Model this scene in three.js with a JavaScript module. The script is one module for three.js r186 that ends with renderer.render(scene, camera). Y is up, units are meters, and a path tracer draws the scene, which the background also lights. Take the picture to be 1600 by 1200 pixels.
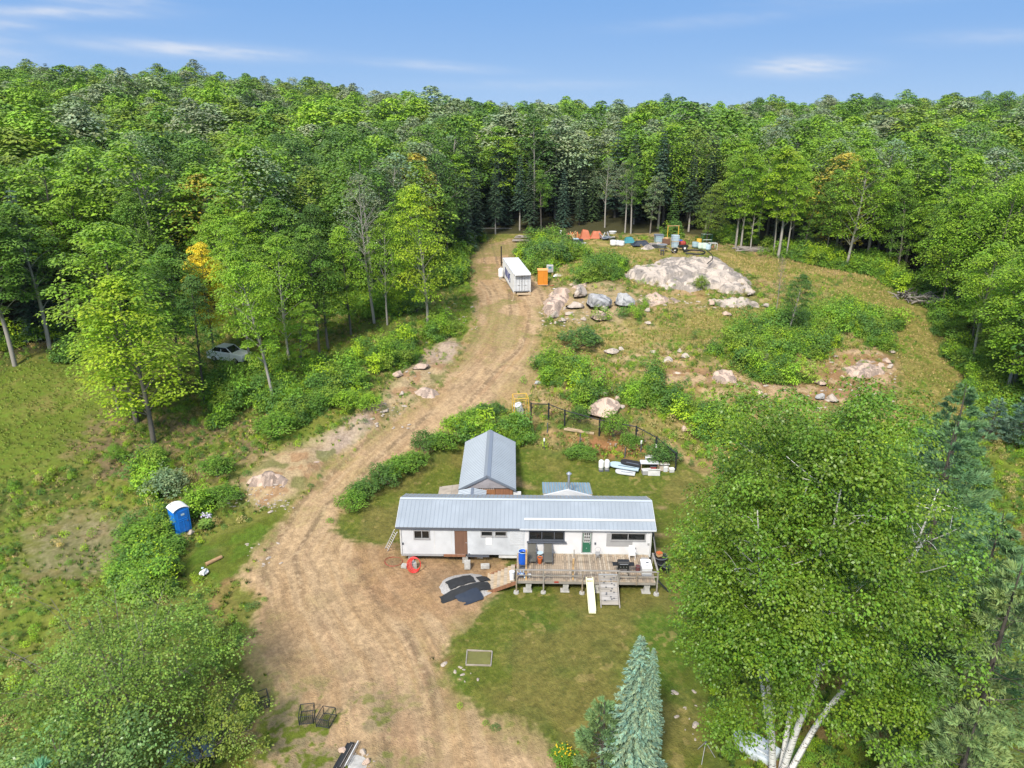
import * as THREE from 'three';
import { mergeGeometries } from 'three/addons/utils/BufferGeometryUtils.js';

// ---------------------------------------------------------------- camera, sky, sun, exposure
const scene = new THREE.Scene();
const FOCAL = 1122, PITCH = 20 * Math.PI / 180, EYE = 30;
const camera = new THREE.PerspectiveCamera(2 * Math.atan(600 / FOCAL) * 180 / Math.PI, 4 / 3, 0.1, 6000);
camera.position.set(0, EYE, 0);
camera.rotation.set(-PITCH, 0, 0);
scene.add(camera);
const renderer = new THREE.WebGLRenderer({ antialias: true });
renderer.setSize(1024, 768);
renderer.toneMapping = THREE.LinearToneMapping;
renderer.toneMappingExposure = 2.0;
renderer.shadowMap.enabled = true;

const sun = new THREE.DirectionalLight(new THREE.Color(1, 0.93, 0.82), 2.65);
const SUN_DIR = new THREE.Vector3(-0.26, 0.72, 0.64).normalize();
sun.position.copy(SUN_DIR).multiplyScalar(300).add(new THREE.Vector3(0, 0, -80));
sun.target.position.set(0, 0, -80);
sun.castShadow = true;
sun.shadow.radius = 20;
Object.assign(sun.shadow.camera, { left: -160, right: 160, top: 160, bottom: -160, near: 10, far: 700 });
scene.add(sun, sun.target);

scene.fog = new THREE.FogExp2(new THREE.Color(0.75, 0.86, 1), 0.00006);   // thin summer haze over the far hills

// ---------------------------------------------------------------- small maths
function rng(seed) {
  let a = seed >>> 0;
  return () => { a = (a + 0x6d2b79f5) | 0; let t = Math.imul(a ^ (a >>> 15), 1 | a); t = (t + Math.imul(t ^ (t >>> 7), 61 | t)) ^ t; return ((t ^ (t >>> 14)) >>> 0) / 4294967296; };
}
const TAB = (() => { const r = rng(77), t = new Float32Array(65536); for (let i = 0; i < 65536; i++) t[i] = r(); return t; })();
const tab = (x, y) => TAB[(Math.imul(x, 374761) ^ Math.imul(y, 668265263) ^ (Math.imul(x, 69069) >>> 7)) & 65535];
function vn(x, y) {
  const xi = Math.floor(x), yi = Math.floor(y); let u = x - xi, v = y - yi;
  u = u * u * (3 - 2 * u); v = v * v * (3 - 2 * v);
  const a = tab(xi, yi), b = tab(xi + 1, yi), c = tab(xi, yi + 1), d = tab(xi + 1, yi + 1);
  return a + (b - a) * u + (c - a) * v + (a - b - c + d) * u * v;
}
function fbm(x, y, n = 4) { let s = 0, a = 0.5, t = 0; for (let i = 0; i < n; i++) { s += a * vn(x, y); t += a; a *= 0.5; x = x * 2.03 + 17.1; y = y * 2.03 + 5.3; } return s / t; }
const clamp = (x, a = 0, b = 1) => Math.min(b, Math.max(a, x));
const smooth = (a, b, x) => { const t = clamp((x - a) / (b - a)); return t * t * (3 - 2 * t); };
const lerp = (a, b, t) => a + (b - a) * t;
const V = (x, y, z) => new THREE.Vector3(x, y, z);
const D2R = Math.PI / 180;

// ---------------------------------------------------------------- sky: clear blue with thin streaks of high cloud
{
  const W = 4096, H = 2048, data = new Float32Array(W * H * 4), EXPO = renderer.toneMappingExposure;
  // streaks in view: azimuth from the viewing axis and elevation in degrees, half lengths, tilt, strength
  const streaks = [[-22, 4.6, 8, 0.55, -0.03, 0.75], [20.2, 3.6, 4.4, 0.7, 0.0, 0.8], [-6, 3.9, 6, 0.4, -0.06, 0.38], [-28, 7.6, 5, 1.0, -0.1, 0.55], [-33, 9, 4.5, 0.7, 0.1, 0.5], [31, 5.0, 5, 0.55, 0.0, 0.25],
    [26, 8.0, 10, 0.9, 0.04, 0.22], [2, 2.6, 9, 0.5, 0, 0.2], [-35, 4.0, 4, 1.6, 0, 0.6], [14, 6.6, 8, 0.5, 0.05, 0.2], [-30, 6.4, 7, 0.4, 0.05, 0.7], [-24, 8.3, 4, 0.35, -0.06, 0.6], [-33, 5.6, 3, 0.5, 0, 0.5]];
  for (let j = 0; j < H; j++) {
    const el = ((j + 0.5) / H - 0.5) * 180;
    for (let i = 0; i < W; i++) {
      let az = ((i + 0.5) / W - 0.25) * 360; if (az > 180) az -= 360;
      const e = Math.max(el, -2), t = 1 - Math.exp(-Math.max(e, 0) / 7.5), t2 = smooth(8, 60, e);
      let r = lerp(0.45, 0.115, t), g = lerp(0.655, 0.345, t), b = lerp(0.93, 0.80, t);
      r = lerp(r, 0.10, t2); g = lerp(g, 0.26, t2); b = lerp(b, 0.62, t2);
      // thin veil of cirrus over the whole sky
      let c = 0;
      if (el > 0) {
        const k = 1 / Math.sin((el + 5) * D2R), px = Math.sin(az * D2R) * k, pz = Math.cos(az * D2R) * k;
        c = smooth(0.5, 0.85, fbm(px * 0.7 + 3, pz * 2.2 + 9, 5)) * 0.75 * smooth(8, 24, el);
        c = Math.max(c, 0.52 * smooth(16, 42, el));
      }
      let s = 0;
      for (const [sa, se, la, le, tilt, str] of streaks) {
        const dx = (az - sa) / la, dy = (el - se - (az - sa) * tilt) / le;
        const q = dx * dx + dy * dy;
        if (q < 4) s = Math.max(s, 0.8 * str * Math.exp(-q * 1.6) * (0.05 + 1.5 * fbm(az * 0.6 + sa, el * 5.5 + az * 0.4, 6)));
      }
      c = Math.min(0.92, c + s);
      const lit = 1 + 0.55 * smooth(14, 50, el); r = lerp(r, 0.86 * lit, c); g = lerp(g, 0.88 * lit, c); b = lerp(b, 0.93 * lit, c);
      // bright glow of thin cloud around the sun
      const cosS = Math.cos(el * D2R) * (Math.sin(az * D2R) * SUN_DIR.x - Math.cos(az * D2R) * SUN_DIR.z) + Math.sin(el * D2R) * SUN_DIR.y;
      const glow = 1.6 * Math.exp((cosS - 1) * 14);
      r += glow; g += glow * 0.97; b += glow * 0.92;
      if (el < 0) { const f = smooth(0, -6, el); r = lerp(r, 0.10, f); g = lerp(g, 0.12, f); b = lerp(b, 0.06, f); }
      const o = (j * W + i) * 4;
      data[o] = r / EXPO; data[o + 1] = g / EXPO; data[o + 2] = b / EXPO; data[o + 3] = 1;
    }
  }
  const tex = new THREE.DataTexture(data, W, H, THREE.RGBAFormat, THREE.FloatType);
  tex.mapping = THREE.EquirectangularReflectionMapping; tex.magFilter = THREE.LinearFilter; tex.minFilter = THREE.LinearFilter; tex.needsUpdate = true;
  scene.background = tex; scene.environment = tex;
}

// ---------------------------------------------------------------- naming and building helpers
const used = new Map();
function numbered(name) { const n = used.get(name) ?? 0; used.set(name, n + 1); return n ? name + '_' + String(n).padStart(3, '0') : name; }
function tag(o, label, category, group, kind) {
  o.userData.label = label; if (category) o.userData.category = category; if (group) o.userData.group = group; if (kind) o.userData.kind = kind; return o;
}
function thing(name, label, category, p = V(0, 0, 0), turn = 0, group) {
  const o = new THREE.Group(); o.name = numbered(name); o.position.copy(p); o.rotation.y = turn; scene.add(o);
  return tag(o, label, category, group);
}
function metreUV(g) {   // box projection in metres
  const p = g.attributes.position, n = g.attributes.normal, uv = new Float32Array(p.count * 2);
  for (let i = 0; i < p.count; i++) {
    const x = p.getX(i), y = p.getY(i), z = p.getZ(i), a = Math.abs(n.getX(i)), b = Math.abs(n.getY(i)), c = Math.abs(n.getZ(i));
    if (b > a && b > c) { uv[2 * i] = x; uv[2 * i + 1] = z; } else if (a > c) { uv[2 * i] = z; uv[2 * i + 1] = y; } else { uv[2 * i] = x; uv[2 * i + 1] = y; }
  }
  g.setAttribute('uv', new THREE.BufferAttribute(uv, 2)); return g;
}
function merged(list) {
  const a = [].concat(list).map((g) => { let q = g.index ? g.toNonIndexed() : g; for (const k of Object.keys(q.attributes)) if (!['position', 'normal', 'uv'].includes(k)) q.deleteAttribute(k); return metreUV(q); });
  return a.length === 1 ? a[0] : mergeGeometries(a);
}
function part(parent, name, geos, mat, label) {
  const m = new THREE.Mesh(Array.isArray(geos) ? merged(geos) : geos.userData.done ? geos : merged([geos]), mat);
  m.name = parent === scene ? numbered(name) : name; m.castShadow = m.receiveShadow = true; if (label) m.userData.label = label; parent.add(m); return m;
}
function solo(name, label, category, geos, mat, p, turn = 0, group) {   // a thing that is one mesh
  const m = part(scene, name, geos, mat); if (p) m.position.copy(p); m.rotation.y = turn; return tag(m, label, category, group);
}
const xf = (g, x = 0, y = 0, z = 0, rx = 0, ry = 0, rz = 0) => { if (rx) g.rotateX(rx); if (rz) g.rotateZ(rz); if (ry) g.rotateY(ry); return g.translate(x, y, z); };
const box = (w, h, l, x = 0, y = 0, z = 0, rx = 0, ry = 0, rz = 0) => xf(new THREE.BoxGeometry(w, h, l), x, y, z, rx, ry, rz);   // y is its centre
const cyl = (r0, r1, h, x = 0, y = 0, z = 0, n = 12, rx = 0, ry = 0, rz = 0) => xf(new THREE.CylinderGeometry(r1, r0, h, n), x, y, z, rx, ry, rz);
const ball = (r, x = 0, y = 0, z = 0, sx = 1, sy = 1, sz = 1, n = 10) => xf(new THREE.SphereGeometry(r, n, Math.ceil(n * 0.7)).scale(sx, sy, sz), x, y, z);
function bar(a, b, r, n = 6, r1 = r) {   // round bar between two points
  const d = b.clone().sub(a), g = new THREE.CylinderGeometry(r1, r, d.length(), n);
  g.applyQuaternion(new THREE.Quaternion().setFromUnitVectors(V(0, 1, 0), d.clone().normalize())); const m = a.clone().add(b).multiplyScalar(0.5); return g.translate(m.x, m.y, m.z);
}
function beam(a, b, w, h) {   // square bar between two points
  const d = b.clone().sub(a), g = new THREE.BoxGeometry(w, h, d.length()), m = new THREE.Matrix4().lookAt(a, b, V(0, 1, 0));
  g.applyMatrix4(m); const c = a.clone().add(b).multiplyScalar(0.5); return g.translate(c.x, c.y, c.z);
}
function prism(points, depth, x = 0, y = 0, z = 0, bevel = 0) {   // outline in xy, pulled along z
  const s = new THREE.Shape(points.map(([a, b]) => new THREE.Vector2(a, b)));
  return new THREE.ExtrudeGeometry(s, { depth, bevelEnabled: bevel > 0, bevelSize: bevel, bevelThickness: bevel, bevelSegments: 2, curveSegments: 8 }).translate(x, y, z);
}
const tube = (pts, r, n = 40, sides = 6, closed = false) => new THREE.TubeGeometry(new THREE.CatmullRomCurve3(pts, closed), n, r, sides, closed);
function lump(r, seed, sx = 1, sy = 1, sz = 1, rough = 0.25, detail = 3, flat = 0) {   // boulder: a noisy, faceted ball
  const g = new THREE.IcosahedronGeometry(1, detail), p = g.attributes.position, rr = rng(seed), planes = [];
  for (let k = 0; k < 13; k++) { const v = V(rr() * 2 - 1, rr() * 1.7 - 0.5, rr() * 2 - 1).normalize(); planes.push([v, 0.5 + 0.34 * rr()]); }
  for (let i = 0; i < p.count; i++) {
    const v = V(p.getX(i), p.getY(i), p.getZ(i));
    let k = 1; for (const [n, c] of planes) { const d = v.dot(n); if (d * k > c) k = c / d; }
    k *= 1 + rough * (fbm(v.x * 2.3 + seed * 7.1, v.y * 2.3 + v.z * 1.9 + seed * 3.7, 4) - 0.5);
    v.multiplyScalar(k * r); p.setXYZ(i, v.x * sx, Math.max(v.y * sy, -flat), v.z * sz);
  }
  g.computeVertexNormals(); return g;
}

// ---------------------------------------------------------------- textures and materials
function grain(seed, lo, hi, fx, fy, oct = 4, size = 256, tint) {   // grey noise between lo and hi, repeating
  const d = new Uint8Array(size * size * 4);
  for (let j = 0; j < size; j++) for (let i = 0; i < size; i++) {
    const u = i / size, v = j / size, w = (a, b) => fbm(a * fx + seed, b * fy + seed * 2, oct);
    const n = w(u, v) * (1 - u) * (1 - v) + w(u - 1, v) * u * (1 - v) + w(u, v - 1) * (1 - u) * v + w(u - 1, v - 1) * u * v;
    const c = lerp(lo, hi, clamp((n - 0.5) * 1.9 + 0.5)), o = (j * size + i) * 4, t = tint ? tint(n, u, v) : [1, 1, 1];
    d[o] = 255 * clamp(c * t[0]); d[o + 1] = 255 * clamp(c * t[1]); d[o + 2] = 255 * clamp(c * t[2]); d[o + 3] = 255;
  }
  const t = new THREE.DataTexture(d, size, size); t.wrapS = t.wrapT = THREE.RepeatWrapping; t.magFilter = THREE.LinearFilter; t.minFilter = THREE.LinearFilter; t.needsUpdate = true; return t;
}
const rep = (t, x, y) => { const c = t.clone(); c.repeat.set(x, y); c.needsUpdate = true; return c; };
const T = { soft: grain(3, 0.78, 1, 4, 4, 5), stain: grain(9, 0.55, 1, 5, 5, 5), streak: grain(15, 0.62, 1, 30, 2, 4), plank: grain(21, 0.5, 1, 3, 26, 4), rock: grain(31, 0.7, 1, 7, 7, 6), rockface: grain(33, 0.78, 1, 9, 9, 6, 512, (n, u, v) => { const p = (k, s) => fbm(Math.cos(u * 6.2832) * k + s, Math.cos(v * 6.2832) * k + Math.sin(u * 6.2832) * k * 0.7 + s, 5) , q = fbm(Math.sin(u * 6.2832) * 1.3 + 3, Math.sin(v * 6.2832) * 1.3 + Math.cos(u * 6.2832) + 7, 4), c = Math.abs(p(2.2, 5) - 0.5), e = Math.abs(p(3.1, 25) - 0.5), crack = Math.min(smooth(0.0, 0.014, c), smooth(0.0, 0.011, e)), dark = smooth(0.5, 0.62, q); const k = (0.3 + 0.7 * crack) * (1 - 0.5 * dark); return [k, k * (1 + 0.03 * dark), k * (1 + 0.08 * dark)]; }), fine: grain(41, 0.3, 1, 40, 40, 3) };
const lin = (r, g, b) => new THREE.Color().setRGB(r, g, b);
function mat(c, o = {}) { return new THREE.MeshStandardMaterial({ color: Array.isArray(c) ? lin(...c) : new THREE.Color(c), roughness: 0.8, ...o }); }
const M = {
  white: mat([0.62, 0.64, 0.66], { map: rep(T.soft, 0.35, 0.35), roughness: 0.55 }),
  whiteOld: mat([0.7, 0.7, 0.68], { map: rep(T.stain, 0.3, 0.3), roughness: 0.7 }),
  whitePlain: mat([0.8, 0.8, 0.79], { roughness: 0.45 }),
  metalRoof: mat([0.33, 0.375, 0.42], { map: rep(T.soft, 0.2, 0.2), roughness: 0.5, metalness: 0.12 }),
  metalRoofBlue: mat([0.30, 0.46, 0.56], { map: rep(T.streak, 0.25, 0.25), roughness: 0.45, metalness: 0.3 }),
  metalDark: mat([0.2, 0.23, 0.28], { roughness: 0.5, metalness: 0.3 }),
  steel: mat([0.55, 0.57, 0.6], { roughness: 0.32, metalness: 0.85 }),
  trimDark: mat([0.09, 0.1, 0.12], { roughness: 0.6 }),
  trimGrey: mat([0.36, 0.36, 0.36], { map: rep(T.soft, 1, 1) }),
  plyRed: mat([0.30, 0.14, 0.075], { map: rep(T.streak, 0.5, 0.5) }),
  plyBrown: mat([0.2, 0.105, 0.065], { map: rep(T.streak, 0.6, 0.6) }),
  shingle: mat([0.34, 0.32, 0.34], { map: rep(T.rock, 0.7, 0.7) }),
  plyGrey: mat([0.42, 0.36, 0.29], { map: rep(T.stain, 0.5, 0.5) }),
  deckA: mat([0.46, 0.36, 0.255], { map: rep(T.plank, 0.5, 0.5) }),
  deckB: mat([0.36, 0.29, 0.215], { map: rep(T.plank, 0.5, 0.5) }),
  deckC: mat([0.5, 0.42, 0.32], { map: rep(T.plank, 0.5, 0.5) }),
  deckGrey: mat([0.36, 0.33, 0.29], { map: rep(T.plank, 0.5, 0.5) }),
  lumber: mat([0.62, 0.40, 0.19], { map: rep(T.plank, 0.6, 0.6) }),
  lumberPale: mat([0.55, 0.42, 0.27], { map: rep(T.plank, 0.6, 0.6) }),
  concrete: mat([0.5, 0.49, 0.46], { map: rep(T.stain, 0.8, 0.8), roughness: 0.9 }),
  glass: mat([0.012, 0.014, 0.014], { roughness: 0.08 }),
  green: mat([0.025, 0.13, 0.075], { roughness: 0.45 }),
  blue: mat([0.012, 0.10, 0.52], { roughness: 0.35 }),
  pottyBlue: mat([0.014, 0.22, 0.72], { map: rep(T.soft, 0.6, 0.6), roughness: 0.45 }),
  pottyDoor: mat([0.01, 0.16, 0.58], { map: rep(T.soft, 0.6, 0.6), roughness: 0.45 }),
  black: mat([0.012, 0.013, 0.014], { roughness: 0.5 }),
  rubber: mat([0.022, 0.024, 0.026], { map: rep(T.stain, 0.9, 0.9), roughness: 0.75 }),
  rubberBlue: mat([0.02, 0.03, 0.05], { map: rep(T.soft, 0.9, 0.9), roughness: 0.55 }),
  sling: mat([0.105, 0.1, 0.085], { map: rep(T.soft, 2, 2), roughness: 0.9 }),
  orange: mat([0.66, 0.24, 0.02], { map: rep(T.soft, 0.6, 0.6), roughness: 0.5 }),
  terracotta: mat([0.5, 0.12, 0.03], { roughness: 0.7 }),
  tarp: mat([0.5, 0.15, 0.07], { map: rep(T.soft, 0.5, 0.5), roughness: 0.6, side: THREE.DoubleSide }),
  red: mat([0.62, 0.03, 0.025], { roughness: 0.45 }),
  redDull: mat([0.34, 0.05, 0.035], { roughness: 0.6 }),
  yellow: mat([0.68, 0.42, 0.06], { roughness: 0.5 }),
  yellowPale: mat([0.8, 0.8, 0.5], { roughness: 0.4 }),
  teal: mat([0.03, 0.2, 0.23], { roughness: 0.55 }),
  paleBlue: mat([0.34, 0.48, 0.53], { map: rep(T.soft, 0.8, 0.8), roughness: 0.5 }),
  iceBlue: mat([0.44, 0.57, 0.65], { roughness: 0.4 }),
  paleGreen: mat([0.6, 0.72, 0.62], { map: rep(T.soft, 0.8, 0.8), roughness: 0.6 }),
  wire: mat([0.03, 0.035, 0.04], { roughness: 0.6, metalness: 0.4 }),
  bark: mat([0.20, 0.175, 0.15], { map: rep(T.streak, 1.2, 0.5), roughness: 0.95 }),
  barkPale: mat([0.40, 0.37, 0.33], { map: rep(T.streak, 1.0, 0.5), roughness: 0.9 }),
  barkDark: mat([0.10, 0.085, 0.07], { map: rep(T.streak, 1.2, 0.5), roughness: 0.95 }),
  deadwood: mat([0.34, 0.30, 0.27], { map: rep(T.streak, 1.2, 0.5), roughness: 0.95 }),
  log: mat([0.45, 0.28, 0.14], { map: rep(T.plank, 0.8, 0.8) }),
  gravel: mat([0.58, 0.56, 0.54], { map: rep(T.fine, 1.1, 1.1), roughness: 1, bumpMap: rep(T.fine, 1.1, 1.1), bumpScale: 0.03 }),
};

// ---------------------------------------------------------------- terrain
// A sight line of the survey camera: height of the land is known at these picture points, from which their places follow.
const SP = Math.sin(PITCH), CP = Math.cos(PITCH);
function ray(u, v) { const a = (u - 800) / FOCAL, b = -(v - 600) / FOCAL; return [a, b * CP - SP, CP + b * SP]; }   // x, y, depth per unit of axis distance
function atHeight(u, v, h) { const r = ray(u, v), t = (h - EYE) / r[1]; return V(r[0] * t, h, -r[2] * t); }
const heightHints = [
  [850, 935, 0], [700, 1000, 0], [950, 1100, 0], [600, 1150, 0], [640, 880, 0], [1050, 900, 0], [820, 870, 0], [990, 790, 0.05], [950, 745, 0.25], [870, 700, 1.3], [870, 650, 2.6], [1000, 690, 1.7],
  [1080, 715, 0.9], [660, 740, 0.4], [580, 780, 0.5], [1060, 1000, 0], [450, 930, -0.1], [480, 830, 0.3], [520, 760, 0.9], [600, 700, 1.9], [660, 660, 2.7], [720, 620, 3.5], [790, 540, 5.5], [815, 490, 7.2],
  [815, 457, 8.15], [785, 434, 8.1], [760, 400, 9.2], [850, 375, 10.2], [400, 745, 1.7], [470, 690, 3.0], [560, 640, 4.0], [640, 590, 4.8], [690, 530, 5.9], [700, 450, 7.8], [650, 500, 6.9], [560, 520, 6.2],
  [290, 835, 0], [150, 820, 0.2], [100, 750, 1.2], [100, 690, 2.2], [60, 620, 3.5], [250, 690, 2.3], [330, 630, 3.6], [400, 580, 4.7], [360, 550, 5.3], [0, 570, 4.6], [480, 480, 7], [0, 870, -0.3], [0, 1000, -0.5],
  [150, 950, -0.3], [250, 1150, -0.3], [0, 1190, -0.5], [100, 480, 6.8], [300, 450, 7.6], [940, 645, 2.9], [950, 590, 4.4], [1130, 590, 4.2], [1000, 550, 5.2], [900, 520, 6], [870, 480, 7.4], [1000, 500, 6.6],
  [1080, 480, 7.0], [1200, 470, 7.3], [930, 440, 8.9], [1080, 430, 9.0], [1180, 440, 8.3], [1300, 450, 7.7], [1400, 440, 7.6], [1330, 410, 8.3], [1030, 388, 10.1], [1180, 388, 9.6], [900, 370, 10.6], [770, 370, 10.3],
  [1250, 530, 5.6], [1350, 520, 5.5], [1450, 520, 4.9], [1300, 600, 3.7], [1420, 600, 3.3], [1480, 480, 6.1], [1550, 640, 2.2], [1590, 560, 3.3], [1300, 680, 1.9], [1500, 800, 0.3], [1300, 900, 0], [1300, 1150, 0], [1590, 1100, 0],
].map(([u, v, h]) => { const p = atHeight(u, v, h); return [p.x, -p.z, h]; });
const farHints = [[-60, 160, 12.5], [0, 160, 12.8], [60, 160, 12], [120, 160, 11.5], [-120, 160, 17], [-100, 100, 8], [90, 110, 6.5], [105, 70, 2], [-75, 60, 2.5], [-60, 30, -1], [60, 30, 0], [0, 8, 0], [-60, 0, -1], [60, 0, 0],
  [0, 250, 15], [-150, 250, 26], [150, 250, 16], [0, 400, 19], [-250, 400, 36], [-120, 400, 31], [250, 400, 23], [120, 400, 19], [0, 600, 24], [300, 600, 28], [-300, 600, 44], [260, 200, 12], [-260, 200, 27], [260, 40, 0], [-260, 40, 0], [0, -60, -1]];
const hints = heightHints.concat(farHints);
const TPS = (() => {   // a thin smooth sheet through the known heights
  const n = hints.length, N = n + 3, A = [], K = (r2) => (r2 > 0 ? 0.5 * r2 * Math.log(r2) : 0), S = 1 / 50;
  for (let i = 0; i < n; i++) { const row = new Float64Array(N + 1); for (let j = 0; j < n; j++) { const dx = (hints[i][0] - hints[j][0]) * S, dy = (hints[i][1] - hints[j][1]) * S; row[j] = K(dx * dx + dy * dy) + (i === j ? 0.004 : 0); } row[n] = 1; row[n + 1] = hints[i][0] * S; row[n + 2] = hints[i][1] * S; row[N] = hints[i][2]; A.push(row); }
  for (let k = 0; k < 3; k++) { const row = new Float64Array(N + 1); for (let j = 0; j < n; j++) row[j] = k === 0 ? 1 : hints[j][k - 1] * S; A.push(row); }
  for (let c = 0; c < N; c++) {
    let p = c; for (let r = c + 1; r < N; r++) if (Math.abs(A[r][c]) > Math.abs(A[p][c])) p = r;
    [A[c], A[p]] = [A[p], A[c]];
    for (let r = c + 1; r < N; r++) { const f = A[r][c] / A[c][c]; if (f) for (let k = c; k <= N; k++) A[r][k] -= f * A[c][k]; }
  }
  const w = new Float64Array(N); for (let r = N - 1; r >= 0; r--) { let s = A[r][N]; for (let k = r + 1; k < N; k++) s -= A[r][k] * w[k]; w[r] = s / A[r][r]; }
  return (x, d) => { let s = w[n] + w[n + 1] * x * S + w[n + 2] * d * S; for (let j = 0; j < n; j++) { const dx = (x - hints[j][0]) * S, dy = (d - hints[j][1]) * S; s += w[j] * K(dx * dx + dy * dy); } return s; };
})();
const GX0 = -320, GD0 = -64, GS = 3, GNX = 214, GND = 250;   // the sheet sampled every 3 m
const sheet = new Float32Array(GNX * GND);
for (let j = 0; j < GND; j++) for (let i = 0; i < GNX; i++) sheet[j * GNX + i] = TPS(GX0 + i * GS, GD0 + j * GS);
function baseHeight(x, d) {
  const a = clamp((x - GX0) / GS, 0, GNX - 1.001), b = clamp((d - GD0) / GS, 0, GND - 1.001), i = Math.floor(a), j = Math.floor(b), u = a - i, v = b - j, k = j * GNX + i;
  return lerp(lerp(sheet[k], sheet[k + 1], u), lerp(sheet[k + GNX], sheet[k + GNX + 1], u), v);
}
// picture point -> place on the land
function onLand(u, v, height = baseHeight) {
  const r = ray(u, v); let t0 = 20, t1 = 0;
  for (let t = 22; t < 700; t += 1) { if (EYE + r[1] * t < height(r[0] * t, r[2] * t)) { t1 = t; break; } t0 = t; }
  if (!t1) return V(r[0] * 700, height(r[0] * 700, r[2] * 700), -r[2] * 700);
  for (let k = 0; k < 24; k++) { const m = (t0 + t1) / 2; if (EYE + r[1] * m < height(r[0] * m, r[2] * m)) t1 = m; else t0 = m; }
  return V(r[0] * t1, height(r[0] * t1, r[2] * t1), -r[2] * t1);
}
const outline = (list) => list.map(([u, v]) => { const p = onLand(u, v); return [p.x, -p.z]; });

// areas of the ground, each an outline on the land
const AREA = {
  road: outline([[400, 1290], [400, 1200], [415, 1090], [385, 1010], [398, 940], [372, 900], [400, 860], [440, 812], [478, 765], [520, 722], [590, 668], [648, 628], [692, 592], [722, 545], [736, 505], [742, 465], [735, 430], [728, 402], [745, 384], [800, 374], [838, 378], [822, 392], [800, 402], [835, 432], [866, 462], [852, 500], [838, 540], [838, 585], [815, 620], [770, 640], [700, 692], [620, 722], [580, 745], [550, 785], [522, 820], [560, 850], [618, 852], [630, 868], [720, 866], [800, 880], [782, 930], [742, 962], [704, 1000], [690, 1040], [704, 1080], [760, 1112], [830, 1150], [900, 1205], [940, 1290]]),
  lawn: outline([[782, 930], [800, 880], [720, 866], [630, 868], [612, 850], [560, 848], [522, 822], [556, 792], [640, 742], [720, 700], [830, 702], [900, 716], [1000, 722], [1062, 728], [1108, 752], [1080, 850], [1080, 1000], [1110, 1200], [1120, 1280], [960, 1290], [900, 1200], [830, 1148], [760, 1110], [704, 1080], [690, 1040], [704, 1000], [742, 962]]),
  sidelawn: outline([[292, 868], [330, 838], [400, 812], [440, 790], [452, 798], [402, 860], [372, 896], [330, 905], [290, 890]]),
  yard: outline([[560, 850], [618, 852], [760, 868], [800, 880], [782, 930], [742, 962], [640, 960], [560, 920]]),
  dry: outline([[838, 565], [850, 520], [900, 500], [1000, 520], [1080, 490], [1200, 480], [1300, 465], [1330, 430], [1400, 425], [1450, 450], [1500, 520], [1560, 640], [1480, 680], [1400, 640], [1400, 560], [1390, 500], [1320, 488], [1220, 505], [1100, 535], [960, 550], [900, 562]]),
  plateau: outline([[720, 385], [800, 366], [900, 362], [1000, 388], [1130, 392], [1200, 402], [1330, 425], [1300, 450], [1200, 440], [1100, 398], [960, 410], [880, 425], [840, 428], [790, 402], [740, 420]]),
  redsoil: outline([[880, 682], [940, 672], [1010, 690], [1030, 712], [980, 722], [900, 706]]),
  soil: outline([[1295, 560], [1340, 545], [1400, 555], [1400, 600], [1370, 640], [1290, 632], [1240, 615], [1100, 600], [1040, 600], [1040, 578], [1100, 575], [1200, 600], [1270, 600]]),
  bank: outline([[372, 760], [420, 715], [480, 690], [560, 655], [600, 622], [620, 590], [660, 560], [700, 520], [722, 545], [692, 592], [648, 628], [590, 668], [520, 722], [478, 765], [440, 790], [400, 790]]),
  rubble: outline([[845, 470], [880, 445], [960, 440], [1000, 470], [960, 500], [870, 505], [845, 498]]),
  field: outline([[-60, 610], [0, 582], [130, 552], [160, 600], [180, 650], [140, 720], [0, 760], [-80, 760]]),
  bare: outline([[40, 830], [110, 800], [230, 800], [250, 860], [150, 900], [40, 910]]),
  scrub: outline([[160, 640], [260, 640], [420, 640], [400, 720], [300, 780], [180, 760], [100, 700]]),
  path: outline([[1040, 700], [1060, 700], [1110, 730], [1115, 745], [1095, 735], [1040, 712]]),
  trail: outline([[842, 618], [870, 618], [920, 648], [1000, 672], [1060, 696], [1050, 704], [980, 682], [900, 655]]),
};
const clearing = outline([[-300, 700], [-120, 610], [0, 572], [130, 543], [200, 520], [300, 505], [420, 495], [520, 480], [600, 488], [690, 440], [712, 398], [750, 366], [800, 356], [900, 350], [1000, 362], [1130, 376], [1200, 396], [1330, 418], [1400, 436], [1480, 486], [1540, 560], [1592, 640], [1700, 760], [1800, 1000]]).concat([[60, 22], [60, -60], [-90, -60], [-90, 22]]);
function sdf(poly, x, y) {   // signed distance, inside positive
  let best = 1e9, inside = false;
  for (let i = 0, j = poly.length - 1; i < poly.length; j = i++) {
    const ax = poly[j][0], ay = poly[j][1], bx = poly[i][0], by = poly[i][1], ex = bx - ax, ey = by - ay, wx = x - ax, wy = y - ay;
    const t = clamp((wx * ex + wy * ey) / (ex * ex + ey * ey + 1e-9)), qx = wx - ex * t, qy = wy - ey * t, q = qx * qx + qy * qy;
    if (q < best) best = q;
    if (ay > y !== by > y && x < ((bx - ax) * (y - ay)) / (by - ay) + ax) inside = !inside;
  }
  return (inside ? 1 : -1) * Math.sqrt(best);
}
const NX0 = -66, NX1 = 66, ND0 = 15, ND1 = 135, CELL = 0.5, MW = (NX1 - NX0) / CELL + 1, MH = (ND1 - ND0) / CELL + 1;
const FIELD = {};
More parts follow.
